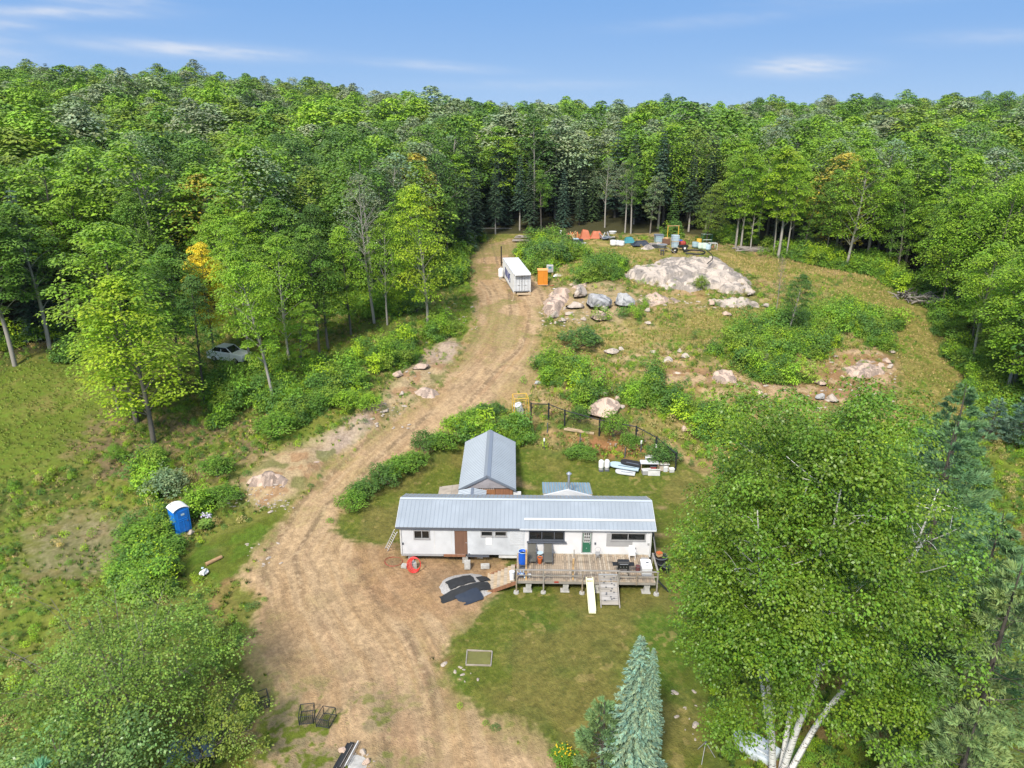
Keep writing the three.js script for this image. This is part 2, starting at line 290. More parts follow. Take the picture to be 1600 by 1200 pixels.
for (const k of Object.keys(AREA)) {
  const poly = AREA[k], f = (FIELD[k] = new Float32Array(MW * MH).fill(-9));
  let x0 = 1e9, x1 = -1e9, y0 = 1e9, y1 = -1e9; for (const [x, y] of poly) { x0 = Math.min(x0, x); x1 = Math.max(x1, x); y0 = Math.min(y0, y); y1 = Math.max(y1, y); }
  for (let j = 0; j < MH; j++) { const d = ND0 + j * CELL; if (d < y0 - 8 || d > y1 + 8) continue; for (let i = 0; i < MW; i++) { const x = NX0 + i * CELL; if (x < x0 - 8 || x > x1 + 8) continue; f[j * MW + i] = clamp(sdf(poly, x, d), -9, 30); } }
}
function area(k, x, d) {
  const a = (x - NX0) / CELL, b = (d - ND0) / CELL; if (a < 0 || b < 0 || a >= MW - 1 || b >= MH - 1) return -9;
  const i = Math.floor(a), j = Math.floor(b), u = a - i, v = b - j, f = FIELD[k], q = j * MW + i;
  return lerp(lerp(f[q], f[q + 1], u), lerp(f[q + MW], f[q + MW + 1], u), v);
}
const WOOD = new Float32Array(220 * 130);   // distance into the wood, every 2 m
for (let j = 0; j < 130; j++) for (let i = 0; i < 220; i++) WOOD[j * 220 + i] = -sdf(clearing, -220 + i * 2, -40 + j * 2);
function wood(x, d) {
  const a = (x + 220) / 2, b = (d + 40) / 2; if (a < 0 || b < 0 || a >= 219 || b >= 129) return 40;
  const i = Math.floor(a), j = Math.floor(b), u = a - i, v = b - j, q = j * 220 + i;
  return lerp(lerp(WOOD[q], WOOD[q + 1], u), lerp(WOOD[q + 220], WOOD[q + 221], u), v);
}
// the drive's own direction, for its wheel tracks
const centre = outline([[560, 1290], [560, 1180], [545, 1060], [480, 940], [465, 870], [510, 790], [590, 715], [670, 650], [740, 590], [785, 540], [800, 490], [790, 455], [770, 420], [765, 390]]);
const TRACK = (() => {
  const n = MW * MH, across = new Float32Array(n), along = new Float32Array(n), len = [0];
  for (let i = 1; i < centre.length; i++) len.push(len[i - 1] + Math.hypot(centre[i][0] - centre[i - 1][0], centre[i][1] - centre[i - 1][1]));
  for (let j = 0; j < MH; j++) for (let i = 0; i < MW; i++) {
    const q = j * MW + i; if (FIELD.road[q] < -3) continue;
    const x = NX0 + i * CELL, d = ND0 + j * CELL; let wS = 0, aS = 0, sS = 0;
    for (let k = 1; k < centre.length; k++) {
      const [ax, ay] = centre[k - 1], ex = centre[k][0] - ax, ey = centre[k][1] - ay, L = Math.hypot(ex, ey), t = clamp(((x - ax) * ex + (d - ay) * ey) / (L * L));
      const qx = x - ax - ex * t, qy = d - ay - ey * t, r = Math.hypot(qx, qy), w = 1 / Math.pow(r + 0.3, 6);
      wS += w; aS += w * (ex * (d - ay) - ey * (x - ax)) / L; sS += w * (len[k - 1] + L * t);
    }
    across[q] = aS / wS; along[q] = sS / wS;
  }
  return { across, along };
})();
function track(f, x, d) {
  const a = clamp((x - NX0) / CELL, 0, MW - 1.001), b = clamp((d - ND0) / CELL, 0, MH - 1.001), i = Math.floor(a), j = Math.floor(b), u = a - i, v = b - j, q = j * MW + i;
  return lerp(lerp(f[q], f[q + 1], u), lerp(f[q + MW], f[q + MW + 1], u), v);
}
const PIER = { x: 1, d: 46.5 };
function landHeight(x, d) {   // the land with its humps, ruts and banks
  let h = baseHeight(x, d);
  if (x < NX0 || x > NX1 || d < ND0 || d > ND1) return h + (fbm(x * 0.06, d * 0.06, 3) - 0.5) * 1.2;
  const road = area('road', x, d), lawn = Math.max(area('lawn', x, d), area('sidelawn', x, d)), flat = Math.max(smooth(-1, 1.2, road), smooth(-0.6, 1, lawn));
  const edge = Math.min(1, Math.min(x - NX0, NX1 - x, d - ND0, ND1 - d) / 6);
  h += (fbm(x * 0.06, d * 0.06, 3) - 0.5) * 1.2 * (1 - edge) * 1;
  h += edge * (1 - flat) * ((fbm(x * 0.22, d * 0.22, 4) - 0.5) * 1.1 + (fbm(x * 1.1 + 9, d * 1.1, 3) - 0.5) * 0.22);
  if (road > -2) {
    const s = track(TRACK.along, x, d), t = track(TRACK.across, x, d), k = smooth(-0.5, 1.2, road);
    h += k * ((fbm(s * 0.12, t * 1.4, 3) - 0.5) * 0.22 + (fbm(x * 0.8, d * 0.8, 4) - 0.5) * 0.16);
  }
  const bank = area('bank', x, d); if (bank > -0.5) h += smooth(-0.5, 1, bank) * ((fbm(x * 0.5 + 4, d * 0.5, 4) - 0.4) * 1.0);
  const lw = smooth(-0.6, 1, lawn); h += lw * (fbm(x * 0.35, d * 0.35, 3) - 0.5) * 0.12;
  return h;
}
const land = (u, v) => onLand(u, v, landHeight);
const ground = (x, z) => landHeight(x, -z);

// colour of the ground (linear, as it is on a dull day)
const C = (r, g, b) => [r, g, b];
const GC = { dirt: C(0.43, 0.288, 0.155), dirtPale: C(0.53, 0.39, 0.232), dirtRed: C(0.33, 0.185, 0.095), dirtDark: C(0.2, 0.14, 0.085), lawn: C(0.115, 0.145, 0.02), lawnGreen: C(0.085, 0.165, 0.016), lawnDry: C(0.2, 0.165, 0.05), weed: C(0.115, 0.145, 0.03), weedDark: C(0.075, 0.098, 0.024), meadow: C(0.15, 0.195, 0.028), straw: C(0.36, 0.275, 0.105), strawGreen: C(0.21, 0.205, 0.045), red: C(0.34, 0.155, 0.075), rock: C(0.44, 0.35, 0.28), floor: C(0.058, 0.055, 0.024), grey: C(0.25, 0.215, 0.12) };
const mixTo = (o, c, t) => { if (t <= 0) return; if (t > 1) t = 1; o[0] += (c[0] - o[0]) * t; o[1] += (c[1] - o[1]) * t; o[2] += (c[2] - o[2]) * t; };
const col = [0, 0, 0];
function groundColour(x, d) {
  const n1 = fbm(x * 0.13, d * 0.13, 4), n2 = fbm(x * 0.7 + 30, d * 0.7, 4), n3 = fbm(x * 3.1, d * 3.1 + 8, 3), n4 = vn(x * 9, d * 9), w = wood(x, d), wig = (n2 - 0.5) * 3 + (n3 - 0.5) * 1.4;
  col[0] = GC.weed[0]; col[1] = GC.weed[1]; col[2] = GC.weed[2];
  mixTo(col, GC.meadow, smooth(0.42, 0.62, n1)); mixTo(col, GC.weedDark, smooth(0.52, 0.72, n2) * 0.6); mixTo(col, GC.straw, smooth(0.6, 0.75, n2 * 0.6 + n3 * 0.4) * 0.5);
  mixTo(col, GC.dirtRed, smooth(0.66, 0.78, fbm(x * 0.31 + 50, d * 0.31, 4)) * 0.7);
  if (x > NX0 && x < NX1 && d > ND0 && d < ND1) {
    let k;
    k = smooth(58, 68, d) * smooth(-6, 4, x) * smooth(0.34, 0.6, n2 * 0.6 + n1 * 0.4); if (k) { mixTo(col, GC.straw, k * 0.7); mixTo(col, GC.dirt, k * smooth(0.5, 0.64, fbm(x * 0.4 + 21, d * 0.4, 4)) * 0.8); mixTo(col, GC.dirtPale, k * smooth(0.55, 0.66, fbm(x * 0.23 + 71, d * 0.3, 4)) * 0.7); }
    k = smooth(-8, -16, x) * smooth(0.46, 0.6, fbm(x * 0.35 + 13, d * 0.35, 4)); if (k) mixTo(col, GC.strawGreen, k * 0.6);
    k = smooth(-1.5, 1.5, area('field', x, d) + wig); if (k) { mixTo(col, GC.meadow, k); mixTo(col, GC.straw, k * smooth(0.46, 0.74, n2 * 0.5 + n1 * 0.5) * 0.55); mixTo(col, GC.lawnGreen, k * smooth(0.5, 0.7, n3) * 0.5); }
    k = smooth(-1.5, 1.5, area('bare', x, d) + wig); if (k) { mixTo(col, GC.grey, k * (0.45 + 0.6 * n3)); mixTo(col, GC.lawnDry, k * smooth(0.45, 0.65, n2) * 0.6); }
    k = smooth(-2, 2, area('scrub', x, d) + wig); if (k) { mixTo(col, GC.dirtDark, k * smooth(0.38, 0.6, n3 * 0.5 + n2 * 0.5) * 0.8); mixTo(col, GC.straw, k * smooth(0.55, 0.7, fbm(x * 1.7, d * 1.7, 3)) * 0.5); }
    k = smooth(-1.5, 1.5, area('plateau', x, d) + wig); if (k) { mixTo(col, GC.strawGreen, k); mixTo(col, GC.straw, k * smooth(0.4, 0.65, n2)); mixTo(col, GC.dirt, k * smooth(0.58, 0.72, n1) * 0.8); }
    k = smooth(-1.4, 1.4, area('dry', x, d) + wig); if (k) { mixTo(col, GC.straw, k * (0.55 + 0.4 * n3)); mixTo(col, GC.strawGreen, k * smooth(8, 26, x) * 0.7); mixTo(col, GC.meadow, k * smooth(0.46, 0.66, n2) * 0.85); mixTo(col, GC.dirt, k * smooth(0.6, 0.75, n3) * 0.3); }
    k = smooth(-1, 1, area('rubble', x, d) + wig * 0.5); if (k) { mixTo(col, GC.dirtPale, k * 0.7); mixTo(col, GC.dirtDark, k * smooth(0.5, 0.7, n3) * 0.5); mixTo(col, GC.weed, k * smooth(0.55, 0.7, n2) * 0.6); }
    k = smooth(-1, 1, area('soil', x, d) + wig * 0.6); if (k) { mixTo(col, GC.dirtRed, k * 0.8); mixTo(col, GC.dirtPale, k * smooth(0.5, 0.65, n2) * 0.8); mixTo(col, GC.dirtDark, k * smooth(0.55, 0.7, n3) * 0.6); }
    k = smooth(-1, 1, area('redsoil', x, d) + wig * 0.6); if (k) { mixTo(col, GC.red, k * 0.8); mixTo(col, GC.weed, k * smooth(0.5, 0.62, n2) * 0.7); }
    k = smooth(-1, 1, area('bank', x, d) + wig * 0.5); if (k) { mixTo(col, GC.dirtPale, k * 0.85); mixTo(col, GC.dirtRed, k * smooth(0.5, 0.66, n2) * 0.7); mixTo(col, GC.rock, k * smooth(0.5, 0.7, n1) * 0.8); mixTo(col, GC.dirtDark, k * smooth(0.58, 0.7, n3) * 0.5); mixTo(col, GC.weed, k * smooth(0.62, 0.72, fbm(x * 0.5 + 3, d * 0.5, 3)) * 0.7); }
    const lawn = area('lawn', x, d);
    k = smooth(-0.5, 0.5, lawn + wig * 0.45); if (k) {
      const back = smooth(43, 47, d) , worn = smooth(0.52, 0.72, fbm(x * 0.2 + 11, d * 0.2 + 4, 4) + (d < 41 && x > 0 ? 0.06 : 0));
      mixTo(col, GC.lawn, k); mixTo(col, GC.lawnGreen, k * smooth(0.42, 0.62, n1 * 0.5 + n2 * 0.5) * (0.9 - 0.3 * back)); mixTo(col, GC.lawnDry, k * worn * 0.75); mixTo(col, GC.lawnDry, k * smooth(0.55, 0.75, n3) * 0.35); mixTo(col, GC.weedDark, k * smooth(0.55, 0.75, n2) * 0.3);
      mixTo(col, GC.straw, k * smooth(0.735, 0.76, fbm(x * 1.3 + 77, d * 1.3, 3)) * 0.5); { const g = (vn(x * 14 + 3, d * 14) - 0.5) * 0.5 + (fbm(x * 5, d * 5 + 40, 2) - 0.5) * 0.5; mixTo(col, g > 0 ? GC.strawGreen : GC.weedDark, k * Math.abs(g) * 1.5); }
      const bare = smooth(0.6, 0.72, fbm(x * 0.16 + 41, d * 0.3 + 2, 4)) * back; mixTo(col, GC.dirt, k * bare * 0.7);
    }
    k = smooth(-0.5, 0.5, area('sidelawn', x, d) + wig * 0.5); if (k) { mixTo(col, GC.lawn, k); mixTo(col, GC.lawnGreen, k * smooth(0.4, 0.6, n2) * 0.6); mixTo(col, GC.dirtDark, k * smooth(0.55, 0.7, n1) * 0.6); }
    k = Math.max(smooth(-0.5, 0.5, area('path', x, d) + wig * 0.3), smooth(-0.5, 0.5, area('trail', x, d) + wig * 0.3)); if (k) { mixTo(col, GC.dirt, k * 0.75); mixTo(col, GC.lawnDry, k * smooth(0.5, 0.65, n2) * 0.7); }
    const road = area('road', x, d);
    k = smooth(-0.45, 0.55, road + wig * 0.5); if (k) {
      const s = track(TRACK.along, x, d), t = track(TRACK.across, x, d), ruts = fbm(s * 0.1, t * 1.5 + 5, 3), fine = fbm(s * 0.5 + 3, t * 5, 3);
      mixTo(col, GC.dirt, k); mixTo(col, GC.dirtPale, k * smooth(0.4, 0.66, n1 * 0.4 + ruts * 0.6) * 0.9); mixTo(col, GC.dirtRed, k * smooth(0.5, 0.72, ruts * 0.55 + n1 * 0.45) * 0.55);
      mixTo(col, GC.dirtDark, k * smooth(0.57, 0.75, fine) * 0.28); mixTo(col, GC.dirtDark, k * smooth(0.64, 0.8, fbm(x * 0.5 + 90, d * 0.5, 4)) * 0.3);
      let rut = 0; for (const [t0, wob] of [[-1.9, 1], [-0.35, 2], [1.3, 3], [2.9, 4], [-3.6, 5]]) { const q = Math.abs(t - t0 - (fbm(s * 0.05 + wob * 9, wob, 2) - 0.5) * 3); rut = Math.max(rut, smooth(0.32, 0.1, q) * smooth(0.35, 0.6, fbm(s * 0.12 + wob * 5, wob * 3, 2))); }
      mixTo(col, GC.dirtDark, k * rut * (0.42 + 0.3 * n3)); mixTo(col, GC.dirtPale, k * rut * smooth(0.55, 0.7, n3) * 0.5);
      const middle = smooth(66, 95, d), grass = smooth(0.5, 0.66, fbm(x * 0.3 + 7, d * 0.3 + 3, 4) + 0.05 * middle) * (0.12 + 0.4 * middle) + smooth(2.2, -0.6, road) * smooth(0.45, 0.62, n2) * 0.55;
      mixTo(col, GC.strawGreen, k * grass * (0.5 + n3 * 0.8)); mixTo(col, GC.weed, k * grass * smooth(0.5, 0.65, n3) * 0.8);
      const corner = smooth(0, 7, -x - 2) * smooth(35, 29, d); mixTo(col, GC.grey, k * corner * smooth(0.35, 0.6, n2) * 0.8); mixTo(col, GC.lawn, k * corner * smooth(0.5, 0.62, n2 * 0.5 + n3 * 0.5));
      const wet = smooth(-1, 0.6, area('yard', x, d) + wig * 0.8); mixTo(col, GC.dirtRed, k * wet * 0.45); mixTo(col, GC.dirtDark, k * wet * smooth(0.5, 0.68, n2) * 0.45);
    }
  }
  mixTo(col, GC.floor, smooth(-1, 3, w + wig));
  const v = 0.66 + 0.44 * n4 * (0.4 + 0.6 * n3) + (n3 - 0.5) * 0.35;
  col[0] *= v; col[1] *= v; col[2] *= v;
  return col;
}
const enc = (x) => { x = clamp(x); return 255 * (x <= 0.0031308 ? 12.92 * x : 1.055 * Math.pow(x, 1 / 2.4) - 0.055); };
function groundTexture(x0, x1, d0, d1, w, h) {
  const data = new Uint8Array(w * h * 4);
  for (let j = 0; j < h; j++) for (let i = 0; i < w; i++) {
    const c = groundColour(lerp(x0, x1, (i + 0.5) / w), lerp(d0, d1, (j + 0.5) / h)), o = (j * w + i) * 4;
    data[o] = enc(c[0]); data[o + 1] = enc(c[1]); data[o + 2] = enc(c[2]); data[o + 3] = 255;
  }
  const t = new THREE.DataTexture(data, w, h); t.colorSpace = THREE.SRGBColorSpace; t.magFilter = t.minFilter = THREE.LinearFilter; t.needsUpdate = true; return t;
}
const bumpNear = rep(T.fine, 60, 55);
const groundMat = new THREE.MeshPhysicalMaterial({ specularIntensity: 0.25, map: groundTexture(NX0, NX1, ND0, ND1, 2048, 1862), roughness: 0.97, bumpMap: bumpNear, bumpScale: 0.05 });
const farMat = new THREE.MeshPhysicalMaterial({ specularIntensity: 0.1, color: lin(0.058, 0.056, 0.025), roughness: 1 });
{
  // near land: a fine grid split by what covers it; far land: a coarse grid around it that runs on past the horizon
  const step = 0.4, nx = Math.round((NX1 - NX0) / step), nd = Math.round((ND1 - ND0) / step), kinds = { ground: [], driveway: [], lawn: [] };
  const pos = new Float32Array((nx + 1) * (nd + 1) * 3), uv = new Float32Array((nx + 1) * (nd + 1) * 2);
  const edgeY = (x, d, ax) => { const s = 6, p = ax === 'x' ? x - NX0 : d - ND0, a = Math.floor(p / s) * s, f = (p - a) / s; return ax === 'x' ? lerp(landHeight(NX0 + a, d), landHeight(Math.min(NX0 + a + s, NX1), d), f) : lerp(landHeight(x, ND0 + a), landHeight(x, Math.min(ND0 + a + s, ND1)), f); };
  for (let j = 0; j <= nd; j++) for (let i = 0; i <= nx; i++) {
    const x = NX0 + i * step, d = ND0 + j * step, k = j * (nx + 1) + i;
    let y = landHeight(x, d); if (j === 0 || j === nd) y = edgeY(x, d, 'x'); else if (i === 0 || i === nx) y = edgeY(x, d, 'd');
    pos.set([x, y, -d], k * 3); uv.set([(x - NX0) / (NX1 - NX0), (d - ND0) / (ND1 - ND0)], k * 2);
  }
  for (let j = 0; j < nd; j++) for (let i = 0; i < nx; i++) {
    const x = NX0 + (i + 0.5) * step, d = ND0 + (j + 0.5) * step, wig = (fbm(x * 0.7 + 30, d * 0.7, 4) - 0.5) * 1.4;
    const list = area('road', x, d) + wig > 0 ? kinds.driveway : Math.max(area('lawn', x, d), area('sidelawn', x, d)) + wig > 0 ? kinds.lawn : kinds.ground;
    const a = j * (nx + 1) + i, b = a + 1, c = a + nx + 1, e = c + 1; list.push(a, b, e, a, e, c);
  }
  const whole = new THREE.BufferGeometry(); whole.setAttribute('position', new THREE.BufferAttribute(pos, 3)); whole.setIndex([...kinds.ground.keys()].length ? kinds.ground.concat(kinds.driveway, kinds.lawn) : []); whole.computeVertexNormals();
  const nrm = whole.attributes.normal.array;
  for (const [name, idx] of Object.entries(kinds)) {
    const map = new Map(), p = [], n = [], t = [], q = [];
    for (const k of idx) { let m = map.get(k); if (m === undefined) { m = map.size; map.set(k, m); p.push(pos[3 * k], pos[3 * k + 1], pos[3 * k + 2]); n.push(nrm[3 * k], nrm[3 * k + 1], nrm[3 * k + 2]); t.push(uv[2 * k], uv[2 * k + 1]); } q.push(m); }
    const g = new THREE.BufferGeometry(); g.setAttribute('position', new THREE.Float32BufferAttribute(p, 3)); g.setAttribute('normal', new THREE.Float32BufferAttribute(n, 3)); g.setAttribute('uv', new THREE.Float32BufferAttribute(t, 2)); g.setIndex(q);
    const m = new THREE.Mesh(g, groundMat); m.name = numbered(name); m.receiveShadow = true; scene.add(m);
    tag(m, { ground: 'weedy rough ground of the clearing around drive and lawn', driveway: 'bare sandy dirt drive that climbs from the yard to the container', lawn: 'mown patchy lawn around the white mobile home' }[name], null, null, 'structure');
  }
  const xs = [-2500, -1500, -900, -600, -450, -390], ds = [-600, -200, -90, -60, -30, -9, 3]; for (let x = -342; x < NX0; x += 12) xs.push(x); for (let x = NX0; x <= NX1; x += 6) xs.push(x); for (let x = NX1 + 12; x <= 342; x += 12) xs.push(x); xs.push(390, 450, 600, 900, 1500, 2500);
  for (let d = ND0; d <= ND1; d += 6) ds.push(d); for (let d = ND1 + 12; d < 680; d += 12) ds.push(d); ds.push(760, 900, 1200, 1800, 2600, 4000);
  const p = [], idx = [];
  for (const d of ds) for (const x of xs) p.push(x, landHeight(x, d), -d);
  for (let j = 0; j < ds.length - 1; j++) for (let i = 0; i < xs.length - 1; i++) {
    if (xs[i] >= NX0 && xs[i + 1] <= NX1 && ds[j] >= ND0 && ds[j + 1] <= ND1) continue;
    const a = j * xs.length + i, b = a + 1, c = a + xs.length, e = c + 1; idx.push(a, b, e, a, e, c);
  }
  const g = new THREE.BufferGeometry(); g.setAttribute('position', new THREE.Float32BufferAttribute(p, 3)); g.setIndex(idx); g.computeVertexNormals();
  const m = new THREE.Mesh(g, farMat); m.name = numbered('hills'); m.receiveShadow = true; scene.add(m); tag(m, 'brown floor of the wooded hills around the clearing', null, null, 'structure');
}

// ---------------------------------------------------------------- vegetation: leaf faces spread through a crown's volume, trunks and limbs as tapered tubes
class Leaves {
  constructor() { this.p = []; this.n = []; this.c = []; this.i = []; }
  kite(o, dir, nrm, len, wid, c) {   // a folded leaf: base, two sides, tip
    const sx = dir.y * nrm.z - dir.z * nrm.y, sy = dir.z * nrm.x - dir.x * nrm.z, sz = dir.x * nrm.y - dir.y * nrm.x, q = Math.hypot(sx, sy, sz) || 1, k = wid / q / 2, b = this.p.length / 3, m = 0.45 * len, f = wid * 0.12;
    this.p.push(o.x, o.y, o.z, o.x + dir.x * m + sx * k + nrm.x * f, o.y + dir.y * m + sy * k + nrm.y * f, o.z + dir.z * m + sz * k + nrm.z * f, o.x + dir.x * len, o.y + dir.y * len, o.z + dir.z * len, o.x + dir.x * m - sx * k + nrm.x * f, o.y + dir.y * m - sy * k + nrm.y * f, o.z + dir.z * m - sz * k + nrm.z * f);
    for (let j = 0; j < 4; j++) { this.n.push(nrm.x, nrm.y, nrm.z); this.c.push(c[0], c[1], c[2]); }
    this.i.push(b, b + 1, b + 2, b, b + 2, b + 3);
  }
  build() {
    const g = new THREE.BufferGeometry(); g.setAttribute('position', new THREE.Float32BufferAttribute(this.p, 3)); g.setAttribute('normal', new THREE.Float32BufferAttribute(this.n, 3)); g.setAttribute('color', new THREE.Float32BufferAttribute(this.c, 3)); g.setIndex(this.i); g.userData.done = true; return g;
  }
}
const leafMats = new Map(), LEAF = 2.0;
function leafMat(r, g, b, through = 0.4, rough = 0.62) {
  const k = [r, g, b, through].join(); if (r < 0.9) { r *= LEAF; g *= LEAF; b *= LEAF; } if (!leafMats.has(k)) leafMats.set(k, new THREE.MeshPhysicalMaterial({ color: lin(r, g, b), vertexColors: true, roughness: rough, transmission: through, thickness: 0, specularIntensity: 0.55, side: THREE.DoubleSide })); return leafMats.get(k);
}
const onSphere = (r) => { const z = r() * 2 - 1, a = r() * 6.2832, q = Math.sqrt(1 - z * z); return V(q * Math.cos(a), z, q * Math.sin(a)); };
const tintOf = (r, spread, warm = 0.5) => { const k = 1 + (r() - 0.5) * spread, w = (r() - 0.5) * spread * warm; return [k * (1 + w), k, k * (1 - w * 0.8)]; };
// a pad of leaves: a flattened cloud of leaves, most of them near its upper face
function pad(L, r, c, rx, ry, n, size, o = {}) {
  const { spread = 0.5, up = 1.3, droop = 0.25, slim = 0.62, tint = [1, 1, 1] } = o, pt = tintOf(r, spread * 0.7);
  for (let k = 0; k < n; k++) {
    const a = r() * 6.2832, q = Math.sqrt(r()), x = q * Math.cos(a), z = q * Math.sin(a), roof = Math.sqrt(Math.max(0, 1 - q * q)), y = roof * (r() < 0.72 ? 0.55 + 0.45 * r() : -0.7 + 1.3 * r());
    const p = V(c.x + x * rx, c.y + y * ry - droop * q * q * rx, c.z + z * rx), n1 = V(x * 0.7, up, z * 0.7).addScaledVector(onSphere(r), 0.62).normalize();
    const d = V(x, -0.25 - droop, z).addScaledVector(onSphere(r), 0.9); d.addScaledVector(n1, -d.dot(n1)).normalize();
    const s = size * (0.65 + 0.7 * r()), t = tintOf(r, spread * 0.65);
    L.kite(p, d, n1, s, s * slim, [t[0] * pt[0] * tint[0], t[1] * pt[1] * tint[1], t[2] * pt[2] * tint[2]]);
  }
}
function taper(pts, r0, r1, sides = 6, n = 8) {   // a tube that thins from r0 to r1
  const c = new THREE.CatmullRomCurve3(pts), g = new THREE.TubeGeometry(c, n, 1, sides, false), p = g.attributes.position;
  for (let i = 0; i <= n; i++) { const m = c.getPointAt(i / n), r = lerp(r0, r1, i / n); for (let j = 0; j <= sides; j++) { const k = i * (sides + 1) + j; p.setXYZ(k, m.x + (p.getX(k) - m.x) * r, m.y + (p.getY(k) - m.y) * r, m.z + (p.getZ(k) - m.z) * r); } }
  g.computeVertexNormals(); return g;
}
const done = (g) => { g.userData.done = true; return g; };
// A tree shape of unit height: { crown, wood }. profile(t) is the crown's radius up the tree, from foot (0) to tip (1) of the crown.
function broadleaf(seed, { width = 0.42, foot = 0.32, pads = 46, leaves = 84, size = 0.022, top = 0.5, lean = 0.03, tier = 0.42, fork = false, sides = 6, spread = 0.5, open = 1 }) {
  const r = rng(seed), L = new Leaves(), wood = [], bend = V((r() - 0.5) * lean * 2, 0, (r() - 0.5) * lean * 2), at = (t) => V(bend.x * t * t * 2 + Math.sin(t * 5 + seed) * 0.006, t, bend.z * t * t * 2 + Math.cos(t * 4 + seed) * 0.006);
  wood.push(taper([0, 0.18, 0.38, 0.6, 0.8, 0.94].map(at), 0.0125, 0.002, sides, 10));
  for (let k = 0; k < pads; k++) {
    const t = Math.pow((k + 0.5) / pads, 0.82), y = lerp(foot, 0.97, t), q = t < top ? Math.sin((t / top) * Math.PI * 0.5) * 0.55 + 0.45 : Math.cos(((t - top) / (1 - top)) * Math.PI * 0.5 * 0.92), R = (width / 2) * q;
    const a = k * 2.39996 + r() * 0.9, out = R * (t > 0.93 ? r() * 0.3 : 0.35 + 0.62 * Math.sqrt(r())), c = at(y).add(V(Math.cos(a) * out, (r() - 0.5) * 0.04, Math.sin(a) * out));
    const pr = width * (0.13 + 0.1 * r()) * (0.65 + 0.5 * q);
    pad(L, r, c, pr, pr * tier, Math.round(leaves * open * (0.6 + 0.8 * r())), size, { spread });
    if (k % 2 === 0 && out > 0.03) { const y0 = Math.max(foot * 0.8, y - 0.05 - out * 0.5), b = at(y0); wood.push(taper([b, b.clone().lerp(c, 0.5).add(V(0, 0.01, 0)), c], 0.0042 * (1.1 - t * 0.6), 0.0012, 4, 4)); }
  }
  return { crown: L.build(), wood: done(merged(wood)) };
}
function conifer(seed, { width = 0.3, foot = 0.06, whorls = 26, arms = 9, sprays = 6, size = 0.04, droop = 0.35, spread = 0.4, ragged = 0.25 }) {
  const r = rng(seed), L = new Leaves(), wood = [taper([V(0, 0, 0), V(0.004, 0.5, 0), V(0, 0.995, 0)], 0.0125, 0.001, 6, 8)];
  for (let w = 0; w < whorls; w++) {
    const t = w / (whorls - 1), y = lerp(foot, 0.975, Math.pow(t, 0.92)), R = (width / 2) * Math.pow(1 - t, 0.72) + 0.008, n = Math.max(4, Math.round(arms * (0.55 + 0.5 * (1 - t))));
    for (let k = 0; k < n; k++) {
      const a = (k / n) * 6.2832 + w * 1.3 + r() * 0.5, len = R * (1 - ragged * r()), pt = tintOf(r, spread * 0.7), m = Math.max(2, Math.round(sprays * (0.35 + len / (width / 2) * 0.8)));
      for (let s = 0; s < m; s++) {
        const f = (s + 0.6) / m, x = Math.cos(a), z = Math.sin(a), sag = -droop * len * f * f + 0.1 * len * f;
        for (const side of [-1, 0, 1]) {
          const b = a + side * (0.75 - 0.2 * f), d = V(Math.cos(b), -droop * 0.6 + (r() - 0.5) * 0.3, Math.sin(b)).normalize(), nn = V((r() - 0.5) * 0.8 + x * 0.25, 1, (r() - 0.5) * 0.8 + z * 0.25).normalize(); d.addScaledVector(nn, -d.dot(nn)).normalize();
          const q = tintOf(r, spread), sz = size * (0.6 + 0.6 * r()) * (0.7 + 0.5 * (1 - t));
          L.kite(V(x * len * f * 0.92, y + sag, z * len * f * 0.92), d, nn, sz, sz * 0.34, [q[0] * pt[0], q[1] * pt[1], q[2] * pt[2]]);
        }
      }
    }
  }
  return { crown: L.build(), wood: done(merged(wood)) };
}
function bareTree(seed) {   // a standing dead tree with its fine branches
  const r = rng(seed), wood = [taper([V(0, 0, 0), V(0.01, 0.5, 0), V(0, 0.98, 0.01)], 0.011, 0.002, 6, 8)];
  for (let k = 0; k < 34; k++) { const y = 0.42 + 0.54 * (k / 34), a = k * 2.4 + r(), l = (0.2 - 0.13 * (k / 34)) * (0.6 + 0.6 * r()), b = V(0, y, 0), e = V(Math.cos(a) * l, y + l * 0.8, Math.sin(a) * l); wood.push(taper([b, b.clone().lerp(e, 0.5).add(V(0, -0.01, 0)), e], 0.003, 0.0008, 3, 3)); for (let j = 0; j < 3; j++) { const s = b.clone().lerp(e, 0.4 + 0.25 * j), f = s.clone().add(onSphere(r).multiplyScalar(0.05).add(V(0, 0.03, 0))); wood.push(taper([s, s.clone().lerp(f, 0.5), f], 0.0014, 0.0006, 3, 2)); } }
  return { wood: done(merged(wood)) };
}
